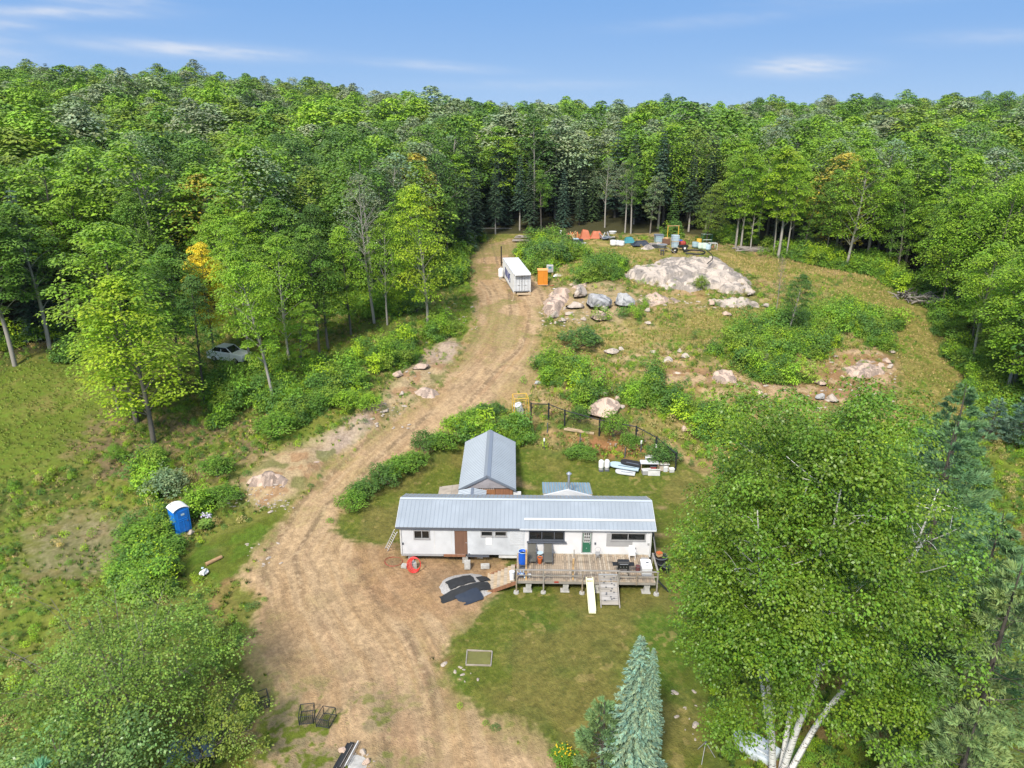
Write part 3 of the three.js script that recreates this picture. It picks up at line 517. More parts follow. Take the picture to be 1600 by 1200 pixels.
const shapesOf = (q) => ({
  maple: [1, 2, 3, 4].map((k) => broadleaf(100 + k, { width: [0.44, 0.5, 0.4, 0.46][k - 1], foot: [0.3, 0.26, 0.36, 0.22][k - 1], top: [0.4, 0.45, 0.5, 0.36][k - 1], pads: q ? 56 : 44, leaves: q ? 190 : 92, size: q ? 0.0155 : 0.021, tier: 0.34 })),
  round: [1, 2, 3].map((k) => broadleaf(200 + k, { width: [0.52, 0.6, 0.48][k - 1], foot: 0.16, top: 0.42, pads: q ? 52 : 44, leaves: q ? 180 : 92, size: q ? 0.0155 : 0.021, tier: 0.55, spread: 0.42 })),
  slim: [1, 2].map((k) => broadleaf(300 + k, { width: 0.3, foot: [0.34, 0.24][k - 1], top: 0.45, pads: 38, leaves: q ? 150 : 60, size: q ? 0.0145 : 0.023, tier: 0.45, lean: 0.05 })),
  aspen: [1, 2].map((k) => broadleaf(400 + k, { width: 0.36, foot: 0.42, top: 0.5, pads: 46, leaves: q ? 96 : 56, size: q ? 0.0125 : 0.018, tier: 0.6, lean: 0.06, spread: 0.7 })),
  spruce: [1, 2].map((k) => conifer(500 + k, { width: [0.3, 0.24][k - 1], foot: [0.05, 0.16][k - 1], whorls: 28 })),
  fir: [conifer(511, { width: 0.26, foot: 0.3, whorls: 24, ragged: 0.5 }), conifer(512, { width: 0.34, foot: 0.12, whorls: 22, arms: 8, ragged: 0.5, droop: 0.15 })],
  pine: [conifer(520, { width: 0.44, foot: 0.3, whorls: 13, arms: 8, sprays: 9, size: 0.05, droop: -0.05, ragged: 0.6 })],
  bare: [bareTree(600), bareTree(601)],
  bush: [1, 2, 3].map((k) => { const r = rng(700 + k), L = new Leaves(), wood = []; for (let i = 0; i < 16; i++) { const a = i * 2.4, q = 0.42 * Math.sqrt(i / 16), y = 0.25 + 0.62 * (1 - (q / 0.46) ** 2) * (0.5 + 0.6 * r()), c = V(Math.cos(a) * q * 1.25 + (r() - 0.5) * 0.12, y, Math.sin(a) * q * 1.25 + (r() - 0.5) * 0.12); pad(L, r, c, 0.14 + 0.12 * r(), 0.12 + 0.1 * r(), 110, 0.066, { spread: 0.6, up: 0.8 }); for (let s = 0; s < 2; s++) { const g = c.clone().add(V((r() - 0.5) * 0.3, 0.05, (r() - 0.5) * 0.3)), up = V((r() - 0.5) * 0.5, 1, (r() - 0.5) * 0.5).normalize(), hh = 0.16 + 0.2 * r(); for (let j = 0; j < 9; j++) { const an = j * 2.4, d = V(Math.cos(an), 0.4, Math.sin(an)).normalize(); L.kite(g.clone().addScaledVector(up, hh * j / 9), d, V(-d.x * 0.4, 1, -d.z * 0.4).normalize(), 0.09, 0.045, tintOf(r, 0.5)); } } if (i % 3 === 0) wood.push(taper([V(0, 0, 0), V(c.x * 0.4, y * 0.6, c.z * 0.4), c], 0.02, 0.006, 4, 4)); } return { crown: L.build(), wood: done(merged(wood)) }; }),
});
const FINE = shapesOf(1), COARSE = shapesOf(0);
const TINT = {   // leaf colours
  bright: [0.13, 0.222, 0.012], lime: [0.18, 0.258, 0.01], mid: [0.08, 0.156, 0.014], olive: [0.112, 0.166, 0.015], deep: [0.054, 0.114, 0.017], dark: [0.034, 0.064, 0.017], yellow: [0.4, 0.34, 0.018], gold: [0.27, 0.23, 0.025],
  silver: [0.135, 0.185, 0.085], grey: [0.14, 0.172, 0.092], blue: [0.04, 0.078, 0.048], spruce: [0.034, 0.064, 0.03], rust: [0.2, 0.13, 0.05], shrub: [0.09, 0.17, 0.013],
};
// place a tree: foot at p, height h; the first of a shape is built, the rest share its geometry
function tree(name, label, kind, variant, tint, p, h, turn, group, o = {}) {
  const K = (o.coarse ? COARSE : FINE)[kind], s = K[variant % K.length], t = thing(name, label, o.category ?? 'tree', p, turn, group), w = o.wide ?? 1;
  t.scale.set(h * w, h, h * w); if (o.leanX || o.leanZ) { t.rotation.order = 'XZY'; t.rotation.x = o.leanX ?? 0; t.rotation.z = o.leanZ ?? 0; }
  part(t, o.woodName ?? 'trunk', s.wood, o.bark ?? M.bark); if (s.crown) part(t, 'crown', s.crown, leafMat(...(TINT[tint] ?? tint)));
  return t;
}
// height that brings a top at p up to picture row v
const heightTo = (p, v) => EYE + ray(800, v)[1] / ray(800, v)[2] * -p.z - p.y;
// trees that can be told apart one by one: foot (u, v), row of the top, shape, variant, tint, width factor, label
const ONE = [
  [240, 692, 432, 'maple', 3, 'lime', 1.25, 'yellow-green maple standing alone at the wood edge above the blue toilet', { bark: 'bark' }],
  [213, 662, 340, 'maple', 1, 'bright', 1.05, 'tall fresh green maple just behind the yellow-green maple above the toilet'],
  [322, 632, 425, 'slim', 0, 'deep', 0.9, 'dark shaded tree whose trunk stands in front of the parked white car', { bark: 'barkDark' }],
  [285, 600, 380, 'maple', 2, 'mid', 0.95, 'mid-green tree behind the yellow-green maple, left of the car'],
  [430, 636, 385, 'maple', 2, 'bright', 0.8, 'slender light green maple with a long bare trunk right of the parked car', { leanZ: 0.12, bark: 'barkPale' }],
  [336, 562, 372, 'maple', 0, 'yellow', 0.8, 'maple already turned golden yellow above the parked white car'],
  [472, 592, 470, 'slim', 1, 'bright', 1.3, 'small light green young tree beside the slender light green maple'],
  [512, 545, 398, 'slim', 1, 'olive', 1.35, 'bushy olive young tree left of the leaning grey poplar'],
  [584, 505, 268, 'aspen', 0, 'grey', 0.85, 'tall leaning poplar with a long grey trunk and thin pale crown', { leanZ: 0.09, bark: 'barkPale' }],
  [606, 508, 325, 'maple', 0, 'bright', 0.75, 'bright green maple right beside the leaning grey poplar', { bark: 'barkPale' }],
  [668, 514, 285, 'maple', 3, 'lime', 0.85, 'bright yellow-green maple at the drive edge with a straight pale trunk', { bark: 'barkPale' }],
  [640, 470, 290, 'maple', 1, 'bright', 0.8, 'bright maple close behind the yellow-green one at the drive edge'],
  [446, 506, 305, 'maple', 2, 'mid', 0.95, 'mid-green maple with a straight trunk left of the bushy olive tree', { bark: 'barkPale' }],
  [498, 484, 315, 'maple', 1, 'deep', 0.95, 'deep green maple behind the bushy olive young tree'],
  [398, 520, 330, 'maple', 3, 'bright', 0.85, 'bright maple right of the golden yellow one'],
  [150, 512, 272, 'maple', 0, 'bright', 1.0, 'large bright green maple at the far edge of the left meadow'],
  [22, 572, 300, 'maple', 2, 'mid', 1.1, 'leggy green tree at the left picture edge over the meadow', { bark: 'barkPale' }],
  [78, 545, 310, 'slim', 0, 'mid', 1.2, 'thin-trunked tree in the dark gap left of the large bright maple', { bark: 'barkPale' }],
  [240, 505, 300, 'round', 2, 'mid', 0.9, 'round mid-green tree in the dark gap right of the large bright maple'],
  [255, 470, 205, 'aspen', 1, 'silver', 1.0, 'silvery pale poplar rising over the dark gap in the left wood', { bark: 'barkPale' }],
  [725, 395, 268, 'spruce', 0, 'spruce', 1.15, 'dark spruce in front of the others at the end of the left wood', { bark: 'barkDark' }],
  [742, 380, 260, 'spruce', 1, 'spruce', 1.2, 'bluish dark spruce second from the end of the left wood', { bark: 'barkDark' }],
  [700, 412, 300, 'maple', 2, 'mid', 0.7, 'narrow green maple left of the two dark spruces by the drive'],
  [774, 366, 262, 'fir', 0, 'spruce', 1.0, 'dark conifer with a bare pale trunk behind the brush bank, left one', { bark: 'barkPale' }],
  [812, 360, 240, 'fir', 0, 'blue', 0.9, 'dark conifer with a bare pale trunk straight behind the container', { bark: 'barkPale' }],
  [828, 360, 255, 'spruce', 1, 'spruce', 1.1, 'narrow dark spruce between the bare-trunked conifers behind the container', { bark: 'barkDark' }],
  [845, 358, 262, 'slim', 0, 'mid', 1.0, 'green slim tree behind the container beside the narrow dark spruce'],
  [880, 355, 262, 'spruce', 0, 'blue', 1.0, 'bluish spruce in the wood left of the orange tarpaulin', { bark: 'barkDark' }],
  [905, 352, 280, 'fir', 1, 'spruce', 0.9, 'low dark fir right behind the orange tarpaulin', { bark: 'barkDark' }],
  [945, 356, 245, 'aspen', 1, 'silver', 1.0, 'pale silvery poplar above the gap right of the orange tarpaulin', { bark: 'barkPale' }],
  [977, 364, 250, 'aspen', 0, 'grey', 0.9, 'pale poplar whose white trunk stands behind the white barrels', { bark: 'barkPale' }],
  [985, 365, 235, 'slim', 0, 'mid', 0.9, 'slim tree whose white trunk pairs with the poplar behind the barrels', { bark: 'barkPale' }],
  [1015, 365, 265, 'slim', 1, 'silver', 1.1, 'pale green slim tree behind the pale blue crates'],
  [1050, 368, 290, 'fir', 1, 'deep', 1.0, 'low deep green fir behind the red drum'],
  [1104, 384, 285, 'maple', 3, 'olive', 1.1, 'short olive-yellow maple at the right end of the scrap row'],
  [1150, 388, 214, 'maple', 0, 'bright', 0.9, 'bright maple with twin bare trunks left of the log pile', { bark: 'barkPale' }],
  [1158, 390, 235, 'slim', 0, 'bright', 0.9, 'second trunk of the bright pair left of the log pile', { bark: 'barkPale' }],
  [1172, 393, 300, 'slim', 1, 'bright', 1.1, 'shorter bright tree right beside the twin-trunked maple', { bark: 'barkPale' }],
  [1208, 398, 232, 'maple', 2, 'bright', 0.75, 'left one of three slender straight maples right of the log pile', { bark: 'barkPale' }],
  [1216, 403, 222, 'slim', 0, 'lime', 1.2, 'middle one of three slender straight maples right of the log pile', { bark: 'barkPale' }],
  [1228, 404, 245, 'maple', 2, 'bright', 0.75, 'right one of three slender straight maples right of the log pile', { bark: 'barkPale', leanZ: -0.04 }],
  [1254, 402, 300, 'slim', 1, 'mid', 1.2, 'lower green tree between the three slender maples and the broad one'],
  [1322, 424, 228, 'maple', 1, 'bright', 0.95, 'broad bright green maple with a thick bare trunk above the grass track', { bark: 'barkPale', leanZ: -0.06 }],
  [1290, 408, 260, 'maple', 0, 'mid', 0.8, 'mid-green maple just left of the broad one above the grass track'],
  [1386, 422, 250, 'maple', 2, 'bright', 0.9, 'bright maple right of the broad one at the mouth of the dark gap', { bark: 'barkPale' }],
  [1400, 432, 280, 'maple', 3, 'mid', 0.9, 'leafy mid-green maple behind the dead branch pile'],
  [1440, 440, 300, 'maple', 0, 'bright', 0.9, 'layered bright green tree right behind the dead branch pile'],
  [1492, 484, 238, 'maple', 3, 'bright', 0.95, 'big layered bright maple with a pale trunk right of the branch pile', { bark: 'barkPale' }],
  [1560, 505, 230, 'maple', 1, 'bright', 0.95, 'big bright maple leaning at the right picture edge', { bark: 'barkPale', leanZ: -0.08 }],
  [1450, 425, 260, 'round', 0, 'mid', 0.8, 'rounded green tree filling the back between the two layered maples'],
  [1578, 612, 455, 'slim', 1, 'mid', 1.7, 'small green tree at the right picture edge below the leaning maple', { bark: 'barkPale' }],
  [1545, 590, 470, 'round', 2, 'bright', 0.9, 'low bushy bright green tree at the right edge above the pale pine'],
  [1530, 528, 268, 'round', 1, 'bright', 0.85, 'full rounded bright tree between the two big right-hand maples'],
  [1470, 462, 262, 'maple', 2, 'mid', 0.9, 'mid-green maple just left of the big layered maple on the right', { bark: 'barkPale' }],
  [1600, 640, 400, 'maple', 3, 'bright', 1.1, 'bright maple half cut off by the right picture edge, nearest one'],
  [1515, 545, 440, 'slim', 0, 'bright', 1.6, 'low light green tree in front of the big maples on the right'],
  [1590, 560, 330, 'maple', 0, 'mid', 0.9, 'mid-green tree cut by the right picture edge'],
  [1226, 532, 426, 'maple', 2, 'deep', 1.0, 'lone dark green young tree leaning among the brush below the bare rock', { bark: 'barkPale', leanZ: -0.22 }],
  [392, 572, 345, 'maple', 1, 'bright', 0.8, 'tall light green maple between the golden one and the slender one', { bark: 'barkPale' }],
  [452, 572, 362, 'maple', 1, 'bright', 0.9, 'bright layered maple at the brush edge between the slender one and the bushy young tree', { bark: 'barkPale' }],
  [500, 552, 345, 'maple', 0, 'mid', 0.85, 'mid-green layered maple close behind the bushy olive young tree'],
  [548, 524, 350, 'maple', 3, 'bright', 0.85, 'light green full maple left of the foot of the leaning poplar'],
  [372, 528, 318, 'maple', 2, 'bright', 0.95, 'tall light green maple rising behind the golden one'],
  [1468, 492, 300, 'maple', 1, 'bright', 0.9, 'bright spreading maple in front of the branch pile end'],
  [1520, 570, 372, 'maple', 2, 'bright', 0.95, 'slim-trunked bright maple leaning over the right grass strip', { bark: 'barkPale', leanZ: 0.06 }],
  [1572, 618, 372, 'maple', 0, 'bright', 0.95, 'big bright maple near the right edge beside the grass strip', { bark: 'barkPale' }],
  [545, 470, 300, 'maple', 3, 'mid', 0.95, 'full mid-green maple behind the leaning grey poplar'],
  [185, 640, 470, 'slim', 1, 'lime', 1.4, 'small yellow-green tree to the left of the maple above the toilet'],
  [1180, 582, 548, 'bare', 0, 'mid', 1.2, 'small dead tree with bare pale branches in the brush below the rock', { bark: 'deadwood', leanZ: -0.5 }],
  [1210, 505, 400, 'bare', 1, 'mid', 0.6, 'thin dead stem standing left of the lone dark young tree', { bark: 'deadwood' }],
];
const rTree = rng(4242);
for (const [u, v, top, kind, variant, tint, wide, label, o = {}] of ONE) {
  const p = land(u, v); tree({ maple: 'maple_tree', round: 'leafy_tree', slim: 'young_tree', aspen: 'poplar_tree', spruce: 'spruce_tree', fir: 'fir_tree', bare: 'dead_tree' }[kind], label, kind, variant, tint, p, heightTo(p, top), rTree() * 6.28, null, { ...o, wide, bark: M[o.bark ?? 'bark'] });
}
for (const [u, v, dist, kind, tint, wide, label] of [[192, 104, 300, 'pine', 'spruce', 0.9, 'pine with a pointed top on the skyline at the far left'], [287, 116, 290, 'pine', 'blue', 1.3, 'broad pine rising above the skyline left of the picture centre'], [338, 117, 290, 'pine', 'spruce', 1.0, 'narrower pine right of the broad one on the skyline'], [482, 141, 320, 'spruce', 'dark', 0.7, 'thin dark spruce spire on the skyline left of centre'], [635, 152, 330, 'round', 'mid', 1.0, 'leafy tree crown standing out of the skyline at centre left'],
  [1046, 146, 330, 'round', 'deep', 1.0, 'dark round crown standing out of the skyline right of centre'], [1188, 150, 320, 'round', 'deep', 0.9, 'small round tree alone on the skyline right of centre'], [1370, 145, 300, 'round', 'deep', 1.2, 'broad dark crown on the skyline at the right'], [1502, 147, 300, 'pine', 'dark', 0.9, 'dark pine on the skyline at the far right'], [1575, 140, 290, 'round', 'mid', 1.2, 'leafy crown topping the skyline at the right edge'], [70, 100, 300, 'pine', 'dark', 1.1, 'dark pine on the skyline at the left edge']]) {
  const r = ray(u, v), t = dist / r[2], p = V(r[0] * t, ground(r[0] * t, -dist), -dist); tree({ pine: 'pine_tree', spruce: 'spruce_tree', round: 'leafy_tree' }[kind], label, kind, Math.floor(u), tint, p, heightTo(p, v), u, null, { wide, coarse: true });
}
// the wood behind: trees one by one as far as they can be told apart, then one mass on the far hills
{
  const r = rng(99), near = [], far = [], taken = ONE.map(([u, v]) => land(u, v));
  for (let d = 30; d < 560; d += lerp(4.6, 9.5, smooth(130, 400, d))) {
    const gap = lerp(4.8, 9.5, smooth(130, 400, d)), half = d * 0.80 + 22;
    for (let x = -half; x < half; x += gap) {
      const px = x + (r() - 0.5) * gap * 0.9, pd = d + (r() - 0.5) * gap * 0.9, w = wood(px, pd), pick = r(), size = r(), turn = r() * 6.28, tone = r();
      if (w < 2.2 || taken.some((p) => Math.hypot(p.x - px, p.z + pd) < 2.6)) continue;
      if (pd < 62 && px > 0 || pd < 50) continue;
      (pd < 150 && w < 34 ? near : far).push([px, pd, w, pick, size, turn, tone]);
    }
  }
  const zone = (x, d) => { const c = fbm(x * 0.022 + 4, d * 0.022 + 8, 3); return c; };
  let count = 0;
  for (const [x, d, w, pick, size, turn, tone] of near) {
    const p = V(x, ground(x, -d), -d), z = zone(x, d), side = x < -8 ? 'left' : x > 40 ? 'right' : 'back', evergreen = side === 'back' ? 0.56 : side === 'left' ? 0.16 : 0.08;
    let kind, tint, h;
    if (pick < evergreen) { kind = pick < evergreen * 0.6 ? 'spruce' : 'fir'; tint = tone < 0.5 ? 'spruce' : tone < 0.8 ? 'blue' : 'dark'; h = 11 + 8 * size; }
    else { const q = (pick - evergreen) / (1 - evergreen); kind = q < 0.42 ? 'maple' : q < 0.7 ? 'round' : q < 0.86 ? 'slim' : 'aspen'; tint = kind === 'aspen' ? (tone < 0.5 ? 'silver' : 'grey') : tone + (z - 0.5) < (w < 16 ? 0.14 : 0.24) ? 'deep' : tone + (z - 0.5) < (w < 16 ? 0.42 : 0.6) ? 'mid' : tone < (w < 16 ? 0.6 : 0.8) ? 'olive' : 'bright'; if (side === 'right' && tint === 'olive') tint = 'bright'; if (tone > 0.985) tint = 'gold'; h = 14 + 7.5 * size; }
    const where0 = { left: 'the wood left of the drive', right: 'the wood right of the track', back: 'the wood behind the scrap row' }[side];
    const shade = { deep: 'deep green', mid: 'mid-green', olive: 'olive green', bright: 'bright green', gold: 'golden yellow', silver: 'silvery green', grey: 'greyish green', spruce: 'dark green', blue: 'bluish', dark: 'blackish green' }[tint], depth = w < 9 ? 'at the edge of' : w < 20 ? 'just inside' : 'deeper in', build = size < 0.33 ? 'low' : size < 0.67 ? 'middle-sized' : 'tall';
    const what = `${build} ${shade} ` + { maple: 'layered maple', round: 'round-crowned tree', slim: 'slim leafy tree', aspen: 'thin-crowned poplar', spruce: 'spruce', fir: 'ragged fir' }[kind];
    tree({ maple: 'maple_tree', round: 'leafy_tree', slim: 'young_tree', aspen: 'poplar_tree', spruce: 'spruce_tree', fir: 'fir_tree' }[kind], `${what} ${depth} ${where0}`, kind, Math.floor(size * 7.99), tint, p, h, turn, `${what}s ${depth} ${where0}`, { coarse: true, wide: kind === 'maple' || kind === 'round' ? 1.0 + 0.25 * tone : 1.15, bark: w < 8 ? M.barkPale : M.bark }); count++;
  }
  console.log('wood trees', count, 'far', far.length);
  // far hills
  const lots = [0, 1, 2, 3, 4].map((k) => (k < 3 ? broadleaf(800 + k, { width: [0.62, 0.54, 0.5][k], foot: 0.2, top: 0.45, pads: 36, leaves: 84, size: 0.027, tier: 0.5 }) : k === 3 ? conifer(830, { width: 0.3, whorls: 20, arms: 8, sprays: 4, size: 0.055 }) : conifer(831, { width: 0.44, foot: 0.3, whorls: 11, arms: 8, sprays: 7, size: 0.06, droop: -0.05, ragged: 0.6 })));
  const groups = lots.map(() => []);
  for (const f of far) { const [x, d, , pick, size, , tone] = f, z = zone(x, d); const k = pick < 0.06 ? 3 : pick < 0.09 ? 4 : Math.floor(size * 2.99); groups[k].push(f); }
  const m = new THREE.Matrix4(), q = new THREE.Quaternion(), c = new THREE.Color(), tint = { broad: [TINT.mid, TINT.olive, TINT.deep, TINT.silver, TINT.bright, TINT.grey, TINT.mid, TINT.bright, TINT.olive, TINT.silver], pine: [TINT.spruce, TINT.blue, TINT.dark] };
  groups.forEach((list, k) => {
    if (!list.length) return;
    const im = new THREE.InstancedMesh(lots[k].crown, leafMat(1, 1, 1, 0.25), list.length); im.name = numbered(k < 3 ? 'distant_forest' : 'distant_conifers'); im.castShadow = im.receiveShadow = true;
    list.forEach(([x, d, , pick, size, turn, tone], i) => {
      const h = (k < 3 ? 11.5 + 4 * size + 8 * ((tone * 7.3) % 1) * fbm(x * 0.05, d * 0.05, 2) * 1.6 : 13 + 9 * tone), w = k < 3 ? 1.1 + 0.45 * tone : 1;
      m.compose(V(x, ground(x, -d) - 0.5, -d), q.setFromAxisAngle(V(0, 1, 0), turn), V(h * w, h, h * w)); im.setMatrixAt(i, m);
      const pal = k < 3 ? tint.broad : tint.pine, t = pal[Math.floor((tone * 0.6 + zone(x, d) * 0.8) * pal.length * 1.0) % pal.length], b = 0.85 + 0.3 * pick; im.setColorAt(i, c.setRGB(t[0] * b * LEAF, t[1] * b * LEAF, t[2] * b * LEAF));
    });
    scene.add(im); tag(im, k < 3 ? 'unbroken leafy forest over the far hills up to the skyline' : 'conifers scattered through the far forest up to the skyline', null, null, 'stuff');
  });
}

// ---------------------------------------------------------------- trees and shrubs close to the camera
{
  const r = rng(31);
  // large multi-stemmed white birch right of the lawn
  const foot = land(1222, 1212), t = thing('birch_tree', 'huge multi-stemmed white birch with glossy green crown right of the lawn', 'tree', foot), L = new Leaves(), twigs = [];
  const stems = [
    [V(-0.5, 0, 0.1), V(-1.0, 3.2, 0.3), V(-1.7, 7, 0.4), V(-2.4, 11, 0.2), V(-2.9, 14.6, 0)],
    [V(-0.05, 0, 0), V(0.1, 3.6, 0.5), V(0.2, 7.2, 1.2), V(-0.2, 11.4, 1.2), V(0.2, 17.5, 0.4)],
    [V(0.35, 0, -0.1), V(1.3, 3.4, 0), V(2.7, 7.2, 0.3), V(3.6, 11.4, 0.2), V(4.4, 15.6, 0)],
    [V(0.1, 0, -0.4), V(0.6, 4, -1.4), V(1.4, 8, -2.2), V(1.6, 12, -2.8), V(1.8, 17, -3)],
    [V(-0.3, 0, -0.3), V(-0.9, 4.2, -1.8), V(-1.6, 8.4, -3), V(-1.2, 12, -3.6), V(-0.9, 16, -3.8)],
  ];
  const bark = M.birch = mat([0.8, 0.78, 0.74], { map: grain(61, 0.8, 1, 5, 22, 5, 256, (n) => (n < 0.4 ? [0.25, 0.24, 0.22] : [1, 1, 1])), roughness: 0.75 });
  const tips = [];
  stems.forEach((pts, i) => {
    const c = new THREE.CatmullRomCurve3(pts); part(t, 'trunk', [taper(pts, 0.19 - 0.015 * i, 0.025, 8, 18)], bark);
    for (let k = 0; k < 13; k++) {
      const f = 0.34 + 0.64 * (k / 13), b = c.getPointAt(f), a = k * 2.4 + i * 1.3 + r() * 0.6, len = (3.4 - 2.2 * f) * (0.7 + 0.5 * r()), e = b.clone().add(V(Math.cos(a) * len, len * (0.75 - 0.45 * r()), Math.sin(a) * len));
      if (b.y < 7.5 && e.z > b.z) continue; const mid = b.clone().lerp(e, 0.5).add(V(0, 0.25, 0)); twigs.push(taper([b, mid, e], 0.075 * (1.2 - f), 0.018, 5, 5)); tips.push(mid, e);
      for (let j = 0; j < 3; j++) { const s = b.clone().lerp(e, 0.35 + 0.25 * j), o = s.clone().add(onSphere(r).multiplyScalar(0.9 + 0.6 * r()).add(V(0, 0.2, 0))); twigs.push(taper([s, s.clone().lerp(o, 0.5).add(V(0, 0.1, 0)), o], 0.022, 0.008, 4, 3)); tips.push(o); }
    }
  });
  for (let k = 0; k < 46; k++) { const c = new THREE.CatmullRomCurve3(stems[k % 5]), b = c.getPointAt(0.45 + 0.5 * r()), a = r() * 6.28, q = 0.9 + 1.6 * r(), e = b.clone().add(V(Math.cos(a) * q, 0.9 + r(), Math.sin(a) * q)); twigs.push(taper([b, b.clone().lerp(e, 0.5).add(V(0, -0.1, 0)), e], 0.04, 0.012, 4, 4)); }
  part(t, 'branch', twigs, bark);
  // several upright crowns, one round each group of limbs, with gaps between them
  const parts = [[-3.4, 12.6, 0.0, 2.3, 4.4], [-2.3, 16.0, -1.4, 2.4, 3.6], [1.9, 16.4, -1.0, 2.6, 3.9], [4.8, 13.2, -0.5, 2.5, 4.6], [0.1, 12.0, 2.5, 2.1, 3.6], [-2.7, 7.4, 1.6, 2.1, 3.3], [4.6, 8.0, 1.6, 2.4, 3.6], [2.2, 6.6, 3.4, 1.9, 2.6], [2.8, 13.8, 2.2, 2.0, 3.4], [-0.1, 15.6, 1.1, 1.9, 2.8], [-2.2, 11.4, 2.6, 1.6, 2.6], [-0.6, 14, -3.8, 2.6, 4.2], [4.2, 11.4, -3.6, 2.4, 4.4], [-3.2, 10.4, -3.2, 2.3, 4.4], [-3.7, 8.6, -0.8, 1.5, 2.6], [6.6, 9.6, -1.2, 1.6, 2.8]];
  for (const [x, y, z, rx, ry] of parts) for (let k = 0; k < 24 * rx * rx * 0.62 + 14; k++) {
    const q = onSphere(r), s = 0.62 + 0.42 * r(), p = V(x + q.x * rx * s, y + q.y * ry * s, z + q.z * rx * s); if (q.y < -0.75 && r() < 0.6) continue;
    if (fbm(p.x * 0.55 + 7, p.y * 0.5 + p.z * 0.55, 2) < 0.47 || (Math.abs(p.x - 0.1 * p.y) < 1.8 && Math.abs(p.z - 0.9 * p.y) < 2.2 && p.y < 6.4)) continue;
    pad(L, r, p, 0.62 + 0.3 * r(), 0.36, 170, 0.125, { spread: 0.75, up: 0.75, droop: 0.45, slim: 0.72 });
  }
  for (const p of tips) if (p.y > 4.5 && r() < 0.75) pad(L, r, p, 0.6, 0.34, 120, 0.125, { spread: 0.75, up: 0.75, droop: 0.45, slim: 0.72 });
  part(t, 'crown', L.build(), leafMat(0.086, 0.15, 0.013, 0.4, 0.42));
}
function shrubTree(name, label, foot, h, wide, seed, o = {}) {   // many thin stems fanning out, a loose crown
  const { pads = 150, leaves = 70, size = 0.12, tint = [0.1, 0.15, 0.03], stems = 11, bark = M.barkDark, flatTop = 0.35, rough = 0.5, category = 'shrub', group } = o, r = rng(seed), L = new Leaves(), wood = [], t = thing(name, label, category, foot, 0, group), ends = [];
  for (let k = 0; k < stems; k++) {
    const a = k * 2.4 + r(), q = wide * 0.5 * (0.25 + 0.6 * r()), e = V(Math.cos(a) * q, h * (0.7 + 0.25 * r()), Math.sin(a) * q), b = V(Math.cos(a) * 0.25, 0, Math.sin(a) * 0.25), m = b.clone().lerp(e, 0.5).add(V(-e.x * 0.12, 0.3, -e.z * 0.12));
    wood.push(taper([b, m, e], 0.05 * h / 7, 0.012, 5, 6)); const c = new THREE.CatmullRomCurve3([b, m, e]);
    for (let j = 0; j < 9; j++) { const s = c.getPointAt(0.35 + 0.07 * j), f = s.clone().add(onSphere(r).multiplyScalar(wide * 0.13).add(V(e.x * 0.1, wide * 0.08, e.z * 0.1))); wood.push(taper([s, s.clone().lerp(f, 0.5).add(V(0, 0.08, 0)), f], 0.016, 0.006, 3, 3)); ends.push(f); }
  }
  for (let k = 0; k < pads; k++) { const d = onSphere(r); let p; if (k % 3) { const s = 0.5 + 0.48 * r(); p = V(d.x * wide * 0.5 * s, h * (0.55 + 0.42 * d.y * s), d.z * wide * 0.5 * s); } else p = ends[Math.floor(r() * ends.length)].clone(); if (fbm(p.x * 0.6 + seed, p.y * 0.5 + p.z * 0.6, 2) < (o.open ?? 0.4)) continue; pad(L, r, p, wide * 0.075, wide * 0.045, leaves, size, { spread: 0.6, up: 0.9, droop: 0.2, slim: 0.7 }); }
  part(t, 'stem', wood, bark); part(t, 'crown', L.build(), leafMat(...tint, 0.3, rough)); return t;
}
shrubTree('cherry_tree', 'loose many-stemmed shrubby tree beside the drive, nearest on the left', land(212, 1165), 8.0, 12.2, 51, { pads: 520, leaves: 74, size: 0.125, tint: [0.1, 0.16, 0.022], category: 'tree', stems: 18, open: 0.43, bark: M.bark });
shrubTree('poplar_shrub', 'silvery-leaved young poplar clump in the bottom left corner', land(130, 1320), 6.0, 9.0, 52, { pads: 240, leaves: 75, size: 0.14, tint: [0.1, 0.165, 0.045], rough: 0.35, open: 0.38 });
shrubTree('poplar_shrub', 'yellowish green thicket under the shrubby tree at the bottom left', land(330, 1190), 3.2, 6.5, 53, { pads: 130, leaves: 60, size: 0.12, tint: [0.11, 0.15, 0.022], open: 0.42 });
